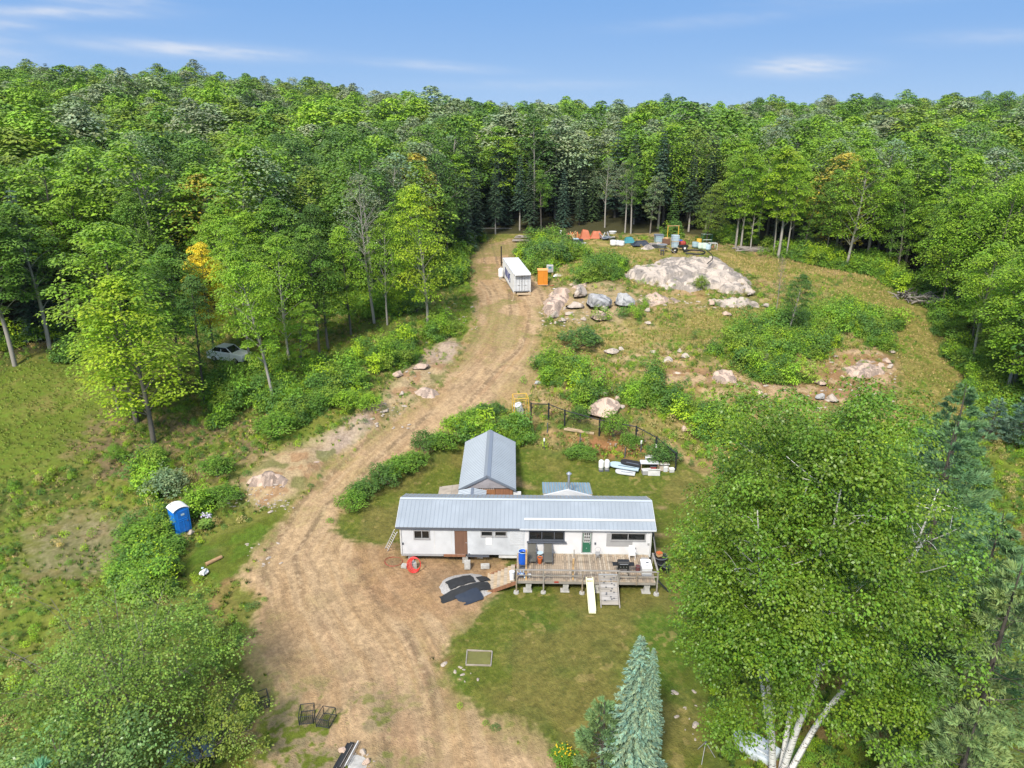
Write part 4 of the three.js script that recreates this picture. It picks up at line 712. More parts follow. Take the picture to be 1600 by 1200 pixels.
// soft-needled pines: plumes of long needles on level boughs
function plumes(seed, { h, wide, foot = 0.12, boughs = 60, tufts = 34, len = 0.2, rise = 0.12 }) {
  const r = rng(seed), L = new Leaves(), wood = [taper([V(0, 0, 0), V(0.1, h * 0.5, 0), V(0, h * 0.99, 0)], h * 0.018, 0.02, 7, 8)];
  for (let k = 0; k < boughs; k++) {
    const t = (k + 0.5) / boughs, y = h * lerp(foot, 0.97, t), R = wide * 0.5 * Math.pow(1 - t, 0.62) * (0.65 + 0.45 * r()) + 0.15, a = k * 2.4 + r() * 0.8, x = Math.cos(a), z = Math.sin(a), e = V(x * R, y + R * rise, z * R), b = V(0, y, 0), m = b.clone().lerp(e, 0.5).add(V(0, -0.04 * R, 0)), c = new THREE.CatmullRomCurve3([b, m, e]);
    wood.push(taper([b, m, e], 0.05 * (1.1 - t), 0.012, 4, 4)); const pt = tintOf(r, 0.35), n = Math.max(5, Math.round(tufts * (0.3 + 0.8 * R / (wide * 0.5))));
    for (let s = 0; s < n; s++) {
      const f = 0.3 + 0.7 * Math.sqrt(r()), p = c.getPointAt(Math.min(1, f)), side = (r() - 0.5) * 1.5 * R * 0.42 * (1.15 - f * 0.6); p.x += -z * side; p.z += x * side; p.y += (r() - 0.4) * 0.14;
      const out = V(x + -z * side * 0.5, 0.35 + 0.3 * r(), z + x * side * 0.5).normalize();
      for (let q = 0; q < 6; q++) { const d = out.clone().addScaledVector(onSphere(r), 0.75).normalize(), nn = V(0, 1, 0).addScaledVector(onSphere(r), 0.6).normalize(), w = tintOf(r, 0.4), l = len * (0.7 + 0.6 * r()); nn.addScaledVector(d, -nn.dot(d)).normalize(); L.kite(p, d, nn, l, l * 0.2, [w[0] * pt[0], w[1] * pt[1], w[2] * pt[2]]); }
    }
  }
  return { crown: L.build(), wood: done(merged(wood)) };
}
{
  const A = plumes(71, { h: 14, wide: 8.5, boughs: 78, tufts: 60, len: 0.34 }), B = plumes(72, { h: 5.5, wide: 4, boughs: 46, tufts: 40, len: 0.26 });
  const put = (shape, label, p, turn, k, tint) => { const t = thing('pine_tree', label, 'tree', p, turn); t.scale.setScalar(k); part(t, 'trunk', shape.wood, M.barkDark); part(t, 'crown', shape.crown, leafMat(...tint, 0.2, 0.6)); return t; };
  const P = [0.075, 0.14, 0.055], Q = [0.115, 0.165, 0.055];
  put(A, 'feathery white pine behind the birch at the right edge, its tip level with the birch', V(25.5, ground(25.5, -38), -38), 0.4, 1.0, P);
  put(A, 'tall feathery pine at the right edge in the lower corner', V(20.4, ground(20.4, -24.5), -24.5), 1.9, 0.95, Q);
  put(A, 'feathery pine between birch and right edge, middle of the row of pines', V(23.4, ground(23.4, -30), -30), 3.0, 0.9, P);
  put(A, 'broad pine below the birch crown in the bottom right corner', V(17.0, ground(17, -20.5), -20.5), 4.4, 0.72, Q);
  put(A, 'feathery pine at the right edge behind the row of pines', V(31, ground(31, -46), -46), 5.2, 0.95, P);
  put(B, 'small pale bluish pine on the slope right above the birch', land(1545, 690), 2.0, 0.8, [0.09, 0.15, 0.1]);
  put(B, 'pale bluish young pine beside the small one at the right edge', land(1592, 700), 3.4, 1.0, [0.08, 0.14, 0.09]);
  put(B, 'soft green small pine left of the blue spruce', land(938, 1215), 0.7, 0.86, [0.085, 0.14, 0.05]);
  put(B, 'bluish green pine sprig in the bottom left picture corner', V(-18.6, ground(-18.6, -21), -21), 0.2, 1.25, [0.06, 0.15, 0.07]);
  // blue spruce with a second leader
  const s = land(985, 1225), main = conifer(73, { width: 0.42, foot: 0.02, whorls: 38, arms: 17, sprays: 15, size: 0.022, droop: 0.05, spread: 0.7, ragged: 0.38 }), t = thing('blue_spruce', 'narrow silvery blue spruce with two tips on the front lawn', 'tree', s), H = heightTo(s, 990);
  const second = main.crown.clone().scale(0.46, 0.56, 0.46).translate(0.06, 0.385, 0.03), crown = mergeGeometries([main.crown, second]); crown.scale(H, H, H); done(crown);
  const stem = main.wood.clone().scale(H, H, H); done(stem); part(t, 'trunk', stem, M.barkDark); part(t, 'crown', crown, leafMat(0.112, 0.168, 0.112, 0.15, 0.6));
}

// ---------------------------------------------------------------- bushes one by one
const bushAt = (u, v, h, wide, tint, label, variant = 0, group) => { const p = land(u, v); p.y -= 0.1; return tree('bush', label, 'bush', variant, tint, p, h, u * 0.7, group, { wide: wide / h, category: 'bush', woodName: 'stem' }); };
[
  [552, 792, 1.5, 2.3, 'shrub', 'rounded bush at the lower end of the hedge along the drive'], [566, 775, 1.6, 2.2, 'deep', 'dark bush second from the lower end of the hedge along the drive'],
  [598, 757, 1.9, 2.5, 'deep', 'tall dark bush at the left bend of the hedge along the drive'], [622, 740, 1.7, 2.6, 'shrub', 'green bush in the middle of the hedge, left of the garage'], [645, 728, 1.6, 2.4, 'mid', 'mid-green low bush of the hedge close left of the garage'],
  [662, 705, 2.1, 2.2, 'deep', 'pointed dark bush sticking out over the drive from the hedge'], [690, 700, 1.7, 2.8, 'shrub', 'broad bush of the hedge at the left rear of the garage'], [716, 678, 2.2, 3.0, 'bright', 'light green broad bush of the hedge behind the garage'],
  [738, 668, 2.1, 2.6, 'shrub', 'green bush behind the garage ridge'], [755, 655, 1.8, 2.2, 'deep', 'dark small bush near the upper end of the hedge'], [775, 648, 1.5, 1.8, 'deep', 'dark bush at the upper end of the hedge below the yellow frame'],
  [806, 680, 2.3, 2.5, 'shrub', 'leafy bush right behind the right slope of the garage'], [822, 690, 1.5, 2.0, 'mid', 'low bush right of the garage on the bank'],
  [905, 660, 2.0, 1.7, 'deep', 'small dark shrub on the red bank, left one under the fence'], [957, 682, 2.6, 2.3, 'shrub', 'upright green shrub on the red bank in the middle under the fence'], [985, 700, 1.6, 1.8, 'mid', 'shrub on the red bank left of the white cabinets'], [1035, 722, 2.1, 2.6, 'deep', 'dusky dark bush behind the white cabinets at the fence end'], [905, 712, 1.0, 2.6, 'mid', 'low flowering plants at the foot of the red bank'],
  [435, 676, 2.0, 3.6, 'shrub', 'large green bush on top of the rocky bank left of the drive'], [575, 640, 1.9, 2.2, 'bright', 'yellow-green bush at the foot of the left brush, right one'], [540, 638, 1.9, 2.6, 'bright', 'yellow-green bush at the foot of the left brush, middle one'], [505, 636, 1.9, 2.8, 'mid', 'green bush at the foot of the left brush, left one'],
  [650, 488, 2.6, 3.0, 'deep', 'dark rounded bush between the two maples at the drive edge'], [690, 505, 1.6, 2.0, 'olive', 'yellowish bush right of the maple at the drive edge'],
  [262, 775, 2.6, 3.0, 'silver', 'pale spiky willow bush behind the blue toilet'], [310, 800, 2.0, 1.7, 'shrub', 'light green bush to the right behind the blue toilet'], [348, 785, 1.5, 2.4, 'mid', 'wide bush right of the blue toilet at the bank foot'], [245, 730, 2.0, 1.4, 'shrub', 'slim bush above the pale willow bush'],
  [225, 850, 2.0, 3.4, 'shrub', 'big green bush in front of and left of the blue toilet'], [262, 868, 1.5, 2.6, 'mid', 'bush at the front corner of the blue toilet'], [230, 900, 1.4, 3.2, 'bright', 'yellowish green bush below the blue toilet'], [340, 745, 2.2, 2.4, 'mid', 'feathery green bush above the rock face left of the drive'],
  [910, 540, 2.2, 4.2, 'deep', 'dark low bush alone in the dry grass right of the drive'], [855, 412, 3.6, 6.0, 'deep', 'tall dark brush hump behind the orange cabinet'], [865, 385, 3.8, 4.5, 'shrub', 'tallest green bush on the brush hump behind the orange cabinet'], [1095, 452, 2.0, 1.8, 'olive', 'small bush growing on the front of the bare rock'],
  [1265, 395, 3.4, 5.6, 'silver', 'pale green flowering bush at the wood edge above the grass track'], [205, 650, 1.4, 2.0, 'bright', 'small bright bush under the yellow-green maple'], [185, 720, 1.5, 1.7, 'shrub', 'small green bush alone on the scrubby slope'],
  [880, 1190, 0.9, 1.2, 'mid', 'yellow-flowered garden plant at the lawn edge near the blue spruce'],
].forEach(([u, v, h, w, tint, label], i) => { const t = bushAt(u, v, h, w, tint, label, i); if (label.startsWith('yellow-flowered')) { const r = rng(82), Y = new Leaves(); for (let k = 0; k < 40; k++) Y.kite(V((r() - 0.5) * 0.8, 0.85 + r() * 0.2, (r() - 0.5) * 0.7), onSphere(r), V(0, 1, 0), 0.08, 0.075, [1, 1, 1]); part(t, 'flowers', Y.build(), leafMat(0.5, 0.34, 0.01)); } });
{   // hosta with white flowers beside the toilet
  const r = rng(81), p = land(322, 826), t = thing('flowering_plant', 'leafy plant with pale lilac flowers right of the blue toilet', 'plant', p), L = new Leaves(), F = new Leaves();
  for (let k = 0; k < 260; k++) { const a = r() * 6.28, q = r() * 0.75; L.kite(V(Math.cos(a) * q * 0.5, 0.25 + r() * 0.35, Math.sin(a) * q * 0.5), V(Math.cos(a), 0.15, Math.sin(a)).normalize(), V(0, 1, 0).addScaledVector(onSphere(r), 0.4).normalize(), 0.32, 0.2, tintOf(r, 0.4)); if (k < 70) F.kite(V((r() - 0.5) * 0.9, 0.8 + r() * 0.35, -0.35 + (r() - 0.5) * 0.5), onSphere(r), onSphere(r), 0.13, 0.1, [1, 1, 1]); }
  part(t, 'leaves', L.build(), leafMat(0.12, 0.2, 0.03)); part(t, 'flowers', F.build(), leafMat(0.5, 0.46, 0.58));
}

// ---------------------------------------------------------------- undergrowth that nobody could count
const BRUSH = {
  a: outline([[842, 568], [900, 562], [1000, 588], [1060, 612], [1130, 640], [1150, 700], [1110, 716], [1060, 690], [1000, 664], [988, 640], [965, 612], [935, 622], [900, 645], [862, 616]]), b: outline([[1088, 532], [1150, 520], [1240, 498], [1330, 482], [1398, 496], [1402, 540], [1340, 552], [1300, 570], [1250, 604], [1180, 594], [1100, 562]]),
  c: outline([[792, 402], [830, 372], [880, 372], [905, 396], [915, 412], [880, 422], [845, 432], [812, 418]]), d: outline([[462, 640], [470, 590], [520, 560], [600, 530], [660, 500], [690, 520], [655, 560], [610, 592], [590, 626], [540, 640]]),
  e: outline([[290, 640], [330, 600], [400, 570], [470, 560], [470, 620], [440, 670], [400, 660], [340, 660]]), f: outline([[190, 790], [240, 740], [300, 760], [300, 800], [265, 790], [262, 850], [300, 900], [250, 940], [190, 930], [200, 860]]),
  g: outline([[1480, 520], [1510, 530], [1560, 600], [1600, 690], [1560, 700], [1510, 600]]), h: outline([[1140, 720], [1300, 680], [1480, 690], [1560, 760], [1500, 900], [1300, 820], [1150, 780]]), i: outline([[880, 430], [920, 420], [960, 410], [985, 420], [960, 440], [910, 440]]),
  j: outline([[905, 500], [945, 470], [1000, 480], [1010, 500], [960, 512]]), k: outline([[720, 690], [760, 650], [810, 660], [850, 690], [830, 702]]),
};
const CHUNKS = {
  tuft: (() => { const r = rng(5), L = new Leaves(); for (let k = 0; k < 26; k++) { const a = r() * 6.28, d = V(Math.cos(a) * 0.5, 0.9, Math.sin(a) * 0.5).normalize(); L.kite(V(Math.cos(a) * 0.12 * r(), 0, Math.sin(a) * 0.12 * r()), d, V(Math.cos(a), 0.7, Math.sin(a)).normalize(), 0.4 + 0.5 * r(), 0.06, tintOf(r, 0.5)); } return L.build(); })(),
  weed: (() => { const r = rng(6), L = new Leaves(); pad(L, r, V(0, 0.32, 0), 0.5, 0.34, 150, 0.11, { up: 1, droop: 0.2 }); pad(L, r, V(0.2, 0.6, 0.1), 0.3, 0.26, 70, 0.1, { up: 1, droop: 0.2 }); return L.build(); })(),
  cane: (() => { const r = rng(8), L = new Leaves(); for (let k = 0; k < 5; k++) { const x = (r() - 0.5) * 0.8, z = (r() - 0.5) * 0.8, h = 0.9 + r() * 0.8; for (let j = 0; j < 14; j++) { const a = j * 2.4, y = h * (0.25 + 0.75 * j / 14), d = V(Math.cos(a), 0.35, Math.sin(a)).normalize(); L.kite(V(x, y, z), d, V(-Math.cos(a) * 0.4, 1, -Math.sin(a) * 0.4).normalize(), 0.24 - 0.1 * j / 14, 0.07, tintOf(r, 0.5)); } } return L.build(); })(),
  sapling: (() => { const r = rng(7), L = new Leaves(); for (let k = 0; k < 7; k++) pad(L, r, V((r() - 0.5) * 0.5, 0.3 + k * 0.11, (r() - 0.5) * 0.5), 0.26, 0.16, 52, 0.085, { up: 1, droop: 0.3 }); return L.build(); })(),
};
{
  const clear = [[1445, 475, 3.4], [1445, 482, 3.4], [1180, 397, 4], [1000, 385, 5], [950, 383, 4], [1060, 390, 6], [1100, 393, 5], [1030, 398, 3], [905, 382, 5], [941, 664, 2.6], [360, 563, 4.2], [375, 580, 3], [848, 452, 3], [1290, 634, 3], [1080, 470, 3], [950, 690, 1], [955, 484, 5], [915, 470, 4]].map(([u, v, q]) => { const p = land(u, v); return [p.x, -p.z, q]; });
  const r = rng(1234), lists = { tuft: [], weed: [], sapling: [], cane: [] };
  const greens = [TINT.shrub, TINT.mid, TINT.bright, TINT.olive, TINT.deep, TINT.shrub, TINT.lime], straws = [[0.27, 0.21, 0.075], [0.2, 0.195, 0.045], [0.33, 0.26, 0.11], [0.15, 0.175, 0.03]];
  for (let k = 0; k < 210000; k++) {
    const d = 19 + 112 * Math.pow(r(), 0.8), x = (r() - 0.5) * Math.min(132, 2 * (d * 0.8 + 6)), a = r(), b = r(), c = r(), e = r();
    if (Math.max(area('road', x, d), area('path', x, d)) > -0.5) { if (!(area('road', x, d) < 0.8 && a < 0.05)) continue; }
    const lawn = Math.max(area('lawn', x, d), area('sidelawn', x, d)); if (lawn > -0.4) continue;
    const w = wood(x, d); if (w > 5 || (Math.abs(x) < 11.5 && d > 37.5 && d < 50)) continue;
    let brush = -9; for (const key of Object.keys(BRUSH)) { const p = BRUSH[key]; if (Math.abs(p[0][0] - x) > 45) continue; brush = Math.max(brush, sdf(p, x, d)); if (brush > 1) break; }
    const n = fbm(x * 0.25 + 60, d * 0.25, 3), dry = Math.max(area('dry', x, d), area('plateau', x, d)), bank = Math.max(area('bank', x, d), area('rubble', x, d), area('soil', x, d)), field = area('field', x, d), bare = area('bare', x, d);
    if (clear.some(([cx, cd, q]) => Math.hypot(cx - x, cd - d) < q) && a > 0.06) continue;
    if (bank > 0 && (a > 0.12 || n < 0.45)) continue; if (bare > 0 && a > 0.12) continue;
    const inBrush = brush > 0.8 + (n - 0.48) * 12 || (w > -3 && n > 0.5);
    if (inBrush) { if (a > 0.62) continue; const s = (0.55 + 1.15 * c * c) * (0.75 + 0.5 * n), g = greens[Math.floor((n * 0.9 + (e - 0.5) * 0.5 + 0.2) * 6.99) % 7] ?? greens[0]; if (e > 0.8) lists.cane.push([x, d, 0.7 + 0.8 * c, greens[Math.floor(c * 6.99)], b]); lists[b < 0.62 ? 'weed' : 'sapling'].push([x, d, s * (b < 0.62 ? 1.15 : 1.5), g, b]); continue; }
    const upper = d > 60 && x > -4, fore = d < 44 && x < -10, dense = dry > 0 ? 0.5 : field > 0 ? 0.3 : fore ? 0.2 : n > 0.5 ? 0.5 : 0.24; if (a > dense) continue;
    if (dry > 0) { const green = n > 0.56 && e < 0.6; lists[green && b < 0.3 ? 'weed' : 'tuft'].push([x, d, 0.22 + 0.26 * c, green ? greens[Math.floor(e * 6.99)] : straws[Math.floor(e * 3.99)], b]); } else if (field > 0) lists.tuft.push([x, d, 0.26 + 0.24 * c, e < 0.25 ? straws[3] : e < 0.34 ? straws[1] : [0.165, 0.22, 0.034], b]);
    else lists[b < 0.22 ? 'weed' : b < 0.26 ? 'sapling' : 'tuft'].push([x, d, (b < 0.26 ? 0.3 : 0.22) + (b < 0.26 ? 0.55 : 0.34) * c * (0.5 + n), e < (d < 45 ? 0.05 : upper ? 0.5 : 0.22) ? straws[Math.floor(b * 3.99)] : greens[Math.floor((e * 0.7 + n * 0.5) * 6.99) % 7], b]);
  }
  const m = new THREE.Matrix4(), q = new THREE.Quaternion(), col1 = new THREE.Color();
  for (const [key, name, label] of [['tuft', 'grass', 'tufts of rough green and straw-coloured grass over the clearing'], ['weed', 'weeds', 'leafy weeds and brambles growing over banks and wood edge'], ['sapling', 'undergrowth', 'knee-high saplings and raspberry canes among the weeds'], ['cane', 'weeds', 'tall upright weed stems standing out of the brush']]) {
    const list = lists[key], im = new THREE.InstancedMesh(CHUNKS[key], leafMat(1, 1, 1, 0.3), list.length); im.name = numbered(name); im.castShadow = im.receiveShadow = true;
    list.forEach(([x, d, s, t, b], i) => { m.compose(V(x, ground(x, -d) - 0.05, -d), q.setFromAxisAngle(V(0, 1, 0), b * 50), V(s * (0.85 + 0.4 * b), s * (0.7 + 0.6 * ((b * 7) % 1)), s)); im.setMatrixAt(i, m); const k = LEAF * (0.8 + 0.4 * ((b * 13) % 1)); im.setColorAt(i, col1.setRGB(t[0] * k, t[1] * k, t[2] * k)); });
    scene.add(im); tag(im, label, null, null, 'stuff'); console.log(key, list.length);
  }
}

// ---------------------------------------------------------------- the mobile home, its deck and sheds
function ribbed(w, l, pitch, rib, high) {   // ribbed metal sheet in the xz plane, ribs along z
  const n = Math.round(w / pitch), p = [], step = w / n;
  const prof = []; for (let i = 0; i < n; i++) { const x = -w / 2 + i * step; prof.push([x, 0], [x + step - rib * 1.4, 0], [x + step - rib, high], [x + step - rib * 0.4, high]); } prof.push([w / 2, 0]);
  for (let i = 0; i < prof.length - 1; i++) { const [a, ya] = prof[i], [b, yb] = prof[i + 1]; p.push(a, ya, l / 2, b, yb, l / 2, b, yb, -l / 2, a, ya, l / 2, b, yb, -l / 2, a, ya, -l / 2); }
  const g = new THREE.BufferGeometry(); g.setAttribute('position', new THREE.Float32BufferAttribute(p, 3)); g.computeVertexNormals(); return g;
}
function slope(w, a, b, pitch = 0.3, rib = 0.05, high = 0.02) {   // a ribbed slope across x from (y, z) a to b
  const l = Math.hypot(b[0] - a[0], b[1] - a[1]), t = Math.atan2(a[0] - b[0], b[1] - a[1]); return ribbed(w, l, pitch, rib, high).rotateX(t).translate(0, (a[0] + b[0]) / 2, (a[1] + b[1]) / 2);
}
function wallWith(x0, x1, y0, y1, holes, thick = 0.12) {   // a wall in the xy plane with openings [x0, x1, y0, y1]
  const s = new THREE.Shape([[x0, y0], [x1, y0], [x1, y1], [x0, y1]].map(([a, b]) => new THREE.Vector2(a, b)));
  for (const [a, b, c, d] of holes) s.holes.push(new THREE.Path([[a, c], [a, d], [b, d], [b, c]].map(([p, q]) => new THREE.Vector2(p, q))));
  return new THREE.ExtrudeGeometry(s, { depth: thick, bevelEnabled: false }).translate(0, 0, -thick);
}
const HOME = V(1, 0, -46.65), TURN = -1.3 * D2R, GY = 0;
const worldToHome = (p) => p.clone().sub(HOME).applyAxisAngle(V(0, 1, 0), -TURN), homeToWorld = (p) => p.clone().applyAxisAngle(V(0, 1, 0), TURN).add(HOME);
// a picture point on the plane of the front wall or at a height of the deck, in the home's own axes
function onPlane(u, v, zLocal) { const r = ray(u, v), d = V(r[0], r[1], -r[2]).applyAxisAngle(V(0, 1, 0), -TURN), o = worldToHome(V(0, EYE, 0)), t = (zLocal - o.z) / d.z; return o.addScaledVector(d, t); }
function onLevel(u, v, y) { return worldToHome(atHeight(u, v, y)); }
const home = thing('mobile_home', 'long white mobile home with blue-grey ribbed metal roof in the yard centre', 'house', HOME, TURN);
{
  const F = 2.25, y0 = 0.72, y1 = 2.98;
  const hole = (u0, v0, u1, v1) => { const a = onPlane(u0, v1, F), b = onPlane(u1, v0, F); return [a.x, b.x, Math.max(a.y, y0 + 0.02), Math.min(b.y, y1 - 0.06)]; };
  const w1 = hole(647.5, 829, 670.5, 841.6), door1 = hole(711, 829.5, 730, 867.5), w2 = hole(752, 830, 769.5, 837.8), w2b = hole(773.5, 830.2, 791, 837.8), w3 = hole(827, 830.5, 881.5, 843.5), door2 = hole(908, 831.5, 925.5, 866.5), w4 = hole(954.5, 833.5, 1008.5, 844.2);
  door1[2] = y0 + 0.001; door2[2] = 0.98;
  const L = -8.95, R = 8.95, m1 = door1[1] + 0.02, m2 = onPlane(820, 850, F).x;
  part(home, 'front_wall', [wallWith(L, m1, y0, y1, [w1, [door1[0], door1[1], y0 + 0.0005, door1[3]]]).translate(0, 0, F)], M.white, 'plain white wall section with brown door at the left end');
  part(home, 'front_wall', [wallWith(m1, m2, y0, y1, [w2, w2b]).translate(0, 0, F)], mat([0.62, 0.65, 0.68], { map: rep(T.stain, 0.25, 0.25), roughness: 0.6 }), 'paler grey-white wall section with two small windows');
  part(home, 'front_wall', [wallWith(m2, R, y0, y1, [w3, door2, w4]).translate(0, 0, F)], mat([0.72, 0.72, 0.73], { map: rep(T.soft, 0.3, 0.3), roughness: 0.5 }), 'clean white wall section behind the deck');
  // seams of the cladding: upright joints on the left, lapped boards right of the small windows
  const seams = []; for (let x = L + 1.22; x < m2; x += 1.22) { if (x > door1[0] - 0.1 && x < door1[1] + 0.1) continue; if ([w1, w2, w2b].some((w) => x > w[0] - 0.1 && x < w[1] + 0.1)) continue; seams.push(box(0.035, y1 - y0, 0.014, x, (y0 + y1) / 2, F + 0.007)); } part(home, 'batten', seams, M.whiteOld);
  for (let k = 0; k < 7; k++) part(home, 'siding_board', [box(m2 - w2b[1] - 0.35, 0.15, 0.03, (m2 + w2b[1]) / 2 + 0.1, y1 - 0.35 - k * 0.165, F + 0.016, 0.1)], M.white);
  part(home, 'corner_trim', [box(0.1, y1 - y0, 0.1, L + 0.03, (y0 + y1) / 2, F + 0.02), box(0.1, y1 - y0, 0.1, R - 0.03, (y0 + y1) / 2, F + 0.02)], M.whiteOld);
  part(home, 'end_wall', [box(0.12, y1 - y0, 4.24, L + 0.06, (y0 + y1) / 2, -0.12), prism([[-2.2, 0], [2.2, 0], [0, 0.95]], 0.12).rotateY(Math.PI / 2).translate(L + 0.0, y1, 0)], M.white);
  part(home, 'end_wall', [box(0.12, y1 - y0, 4.24, R - 0.06, (y0 + y1) / 2, -0.12), prism([[-2.2, 0], [2.2, 0], [0, 0.95]], 0.12).rotateY(Math.PI / 2).translate(R - 0.12, y1, 0)], M.white);
  part(home, 'rear_wall', [box(R - L - 0.24, y1 - y0, 0.12, 0, (y0 + y1) / 2, -F + 0.06)], M.white);
  part(home, 'floor', [box(R - L - 0.1, 0.12, 4.3, 0, 0.66, -0.05), box(R - L - 0.4, 0.16, 0.12, 0, 0.52, 1.2), box(R - L - 0.4, 0.16, 0.12, 0, 0.52, -1.2)], M.trimDark);
  // windows
  const win = (h, frame, rails, label) => {
    const [a, b, c, d] = h, cx = (a + b) / 2, cy = (c + d) / 2, t = 0.07, w = new THREE.Group(); w.name = 'window'; if (label) w.userData.label = label; home.add(w);
    part(w, 'frame', [box(b - a + 0.1, t, 0.1, cx, d + 0.005, F - 0.0), box(b - a + 0.1, t, 0.13, cx, c - 0.005, F + 0.01), box(t, d - c - t, 0.1, a - 0.005, cy, F), box(t, d - c - t, 0.1, b + 0.005, cy, F), ...rails.map((x) => box(0.05, d - c - t, 0.07, lerp(a, b, x), cy, F - 0.02))], frame);
    part(w, 'pane', [box(b - a, d - c, 0.02, cx, cy, F - 0.075)], M.glass);
  };
  win(w1, M.trimGrey, [0.5], 'small square window at the left end'); win(w2, M.trimGrey, []); win(w2b, M.trimGrey, []); win(w3, M.trimDark, [0.36, 0.72], 'wide picture window left of the green door'); win(w4, M.trimGrey, [0.5], 'wide picture window right of the green door');
  part(home, 'window_ledge', [box(w3[1] - w3[0] + 0.35, 0.05, 0.2, (w3[0] + w3[1]) / 2, w3[2] - 0.12, F + 0.1)], M.trimDark);
  const patch = hole(947, 834, 989, 853.5); part(home, 'wall_patch', [box(w4[0] - patch[0] - 0.06, patch[3] - patch[2], 0.02, (w4[0] - 0.06 + patch[0]) / 2, (patch[3] + patch[2]) / 2, F + 0.011), box(patch[1] - w4[0] + 0.06, w4[2] - 0.06 - patch[2], 0.02, (patch[1] + w4[0] - 0.06) / 2, (patch[2] + w4[2] - 0.06) / 2, F + 0.011)], M.trimGrey, 'grey unpainted board around the right picture window');
  { const q = onPlane(764, 845, F); part(home, 'wall_panel', [box(0.45, 0.6, 0.03, q.x, q.y, F + 0.016)], M.whitePlain, 'small clean white square on the wall under the two small windows'); }
  for (const [u, v, m] of [[629.5, 849, M.trimDark], [733, 866, M.trimDark], [930, 849, M.trimDark], [1013, 850, M.trimGrey]]) { const q = onPlane(u, v, F); part(home, 'outlet', [box(0.12, 0.16, 0.05, q.x, q.y, F + 0.026)], m); }
  // doors
  const d1 = new THREE.Group(); d1.name = 'door'; d1.userData.label = 'plain reddish-brown plywood door'; home.add(d1);
  part(d1, 'leaf', [box(door1[1] - door1[0] - 0.02, door1[3] - door1[2] - 0.02, 0.05, (door1[0] + door1[1]) / 2, (door1[2] + door1[3]) / 2, F - 0.03)], M.plyBrown); part(d1, 'handle', [ball(0.035, door1[1] - 0.1, 1.7, F + 0.02)], M.steel);
  const d2 = new THREE.Group(); d2.name = 'door'; d2.userData.label = 'green door with nine small panes in white bars'; home.add(d2);
  { const [a, b, c, d] = door2, w = b - a, h = d - c, cx = (a + b) / 2, g0 = c + h * 0.52, g1 = d - 0.06, e0 = a + 0.16, e1 = b - 0.14;
    part(d2, 'leaf', [box(w - 0.1, h - 0.06, 0.05, cx, (c + d) / 2, F - 0.05)], M.green); part(d2, 'frame', [box(0.07, h, 0.1, a + 0.03, (c + d) / 2, F), box(0.07, h, 0.1, b - 0.03, (c + d) / 2, F), box(w - 0.14, 0.06, 0.1, cx, d - 0.03, F)], M.trimGrey);
    part(d2, 'pane', [box(e1 - e0, g1 - g0, 0.012, (e0 + e1) / 2, (g0 + g1) / 2, F - 0.018)], M.glass);
    part(d2, 'glazing_bar', [0, 1 / 3, 2 / 3, 1].map((k) => box(0.035, g1 - g0 + 0.035, 0.02, lerp(e0, e1, k), (g0 + g1) / 2, F - 0.008)).concat([0, 1 / 3, 2 / 3, 1].map((k) => box(e1 - e0, 0.035, 0.018, (e0 + e1) / 2, lerp(g0, g1, k), F - 0.007))), M.whitePlain);
    part(d2, 'handle', [ball(0.04, b - 0.14, c + h * 0.45, F + 0.02)], M.steel); part(d2, 'sill', [box(w + 0.1, 0.08, 0.16, cx, c - 0.04, F + 0.06)], M.whiteOld); part(d2, 'knocker', [ball(0.03, cx, c + h * 0.22, F)], M.steel); }
  // roof
  const W = R - L + 0.55, E = 2.45, ye = 3.03, yr = 4.02;
  part(home, 'roof_slope', [slope(W, [yr, 0], [ye, E])], M.metalRoof, 'front slope of ribbed metal'); part(home, 'roof_slope', [slope(W, [yr, 0], [ye, -E])], M.metalRoof, 'rear slope of ribbed metal');
  const deckT = Math.atan2(yr - ye, E), len = Math.hypot(E, yr - ye);
  part(home, 'roof_deck', [box(W - 0.04, 0.05, len - 0.02, 0, (yr + ye) / 2 - 0.045, E / 2, deckT), box(W - 0.04, 0.05, len - 0.02, 0, (yr + ye) / 2 - 0.045, -E / 2, -deckT)], M.plyGrey);
  part(home, 'ridge_cap', [box(W, 0.02, 0.16, 0, yr + 0.008, 0.07, deckT), box(W, 0.02, 0.16, 0, yr + 0.008, -0.07, -deckT)], mat([0.5, 0.55, 0.6], { roughness: 0.45, metalness: 0.3 }));
  const xm = onPlane(812, 829, E).x;
  part(home, 'fascia', [box(xm + W / 2, 0.13, 0.03, (xm - W / 2) / 2, ye - 0.08, E + 0.0)], M.trimDark, 'dark eaves board on the left half');
  part(home, 'gutter', [box(W / 2 - xm, 0.09, 0.08, (xm + W / 2) / 2, ye - 0.05, E + 0.03)], M.white, 'white gutter along the right half');
  const gable = (x) => [box(0.03, 0.16, len, x, (yr + ye) / 2 - 0.06, E / 2, deckT), box(0.03, 0.16, len, x, (yr + ye) / 2 - 0.06, -E / 2, -deckT)]; for (const s of [-1, 1]) gable(s * W / 2).forEach((g) => part(home, 'barge_board', [g], M.white));
  { const f = 0.7, a = onPlane(819, 815, E * f).x; part(home, 'roof_strip', [box(W / 2 - a - 0.05, 0.05, 0.13, (W / 2 + a) / 2, lerp(yr, ye, f) + 0.05, E * f, deckT)], M.whitePlain, 'white strip lying along the right half of the front slope'); }
  // skirting and piers
  const S = [[L, -5.9, M.trimGrey], [-5.88, -4.3, M.plyRed], [-4.2, -2.6, M.trimDark], [-1.9, 0.1, M.whiteOld], [0.12, 1.2, M.paleGreen]]; S.forEach(([a, b, m], i) => part(home, 'skirting_board', [box(b - a, 0.15 + 0.05 * (i % 2), 0.03, (a + b) / 2, 0.64 - 0.02 * i, F + 0.02)], m));
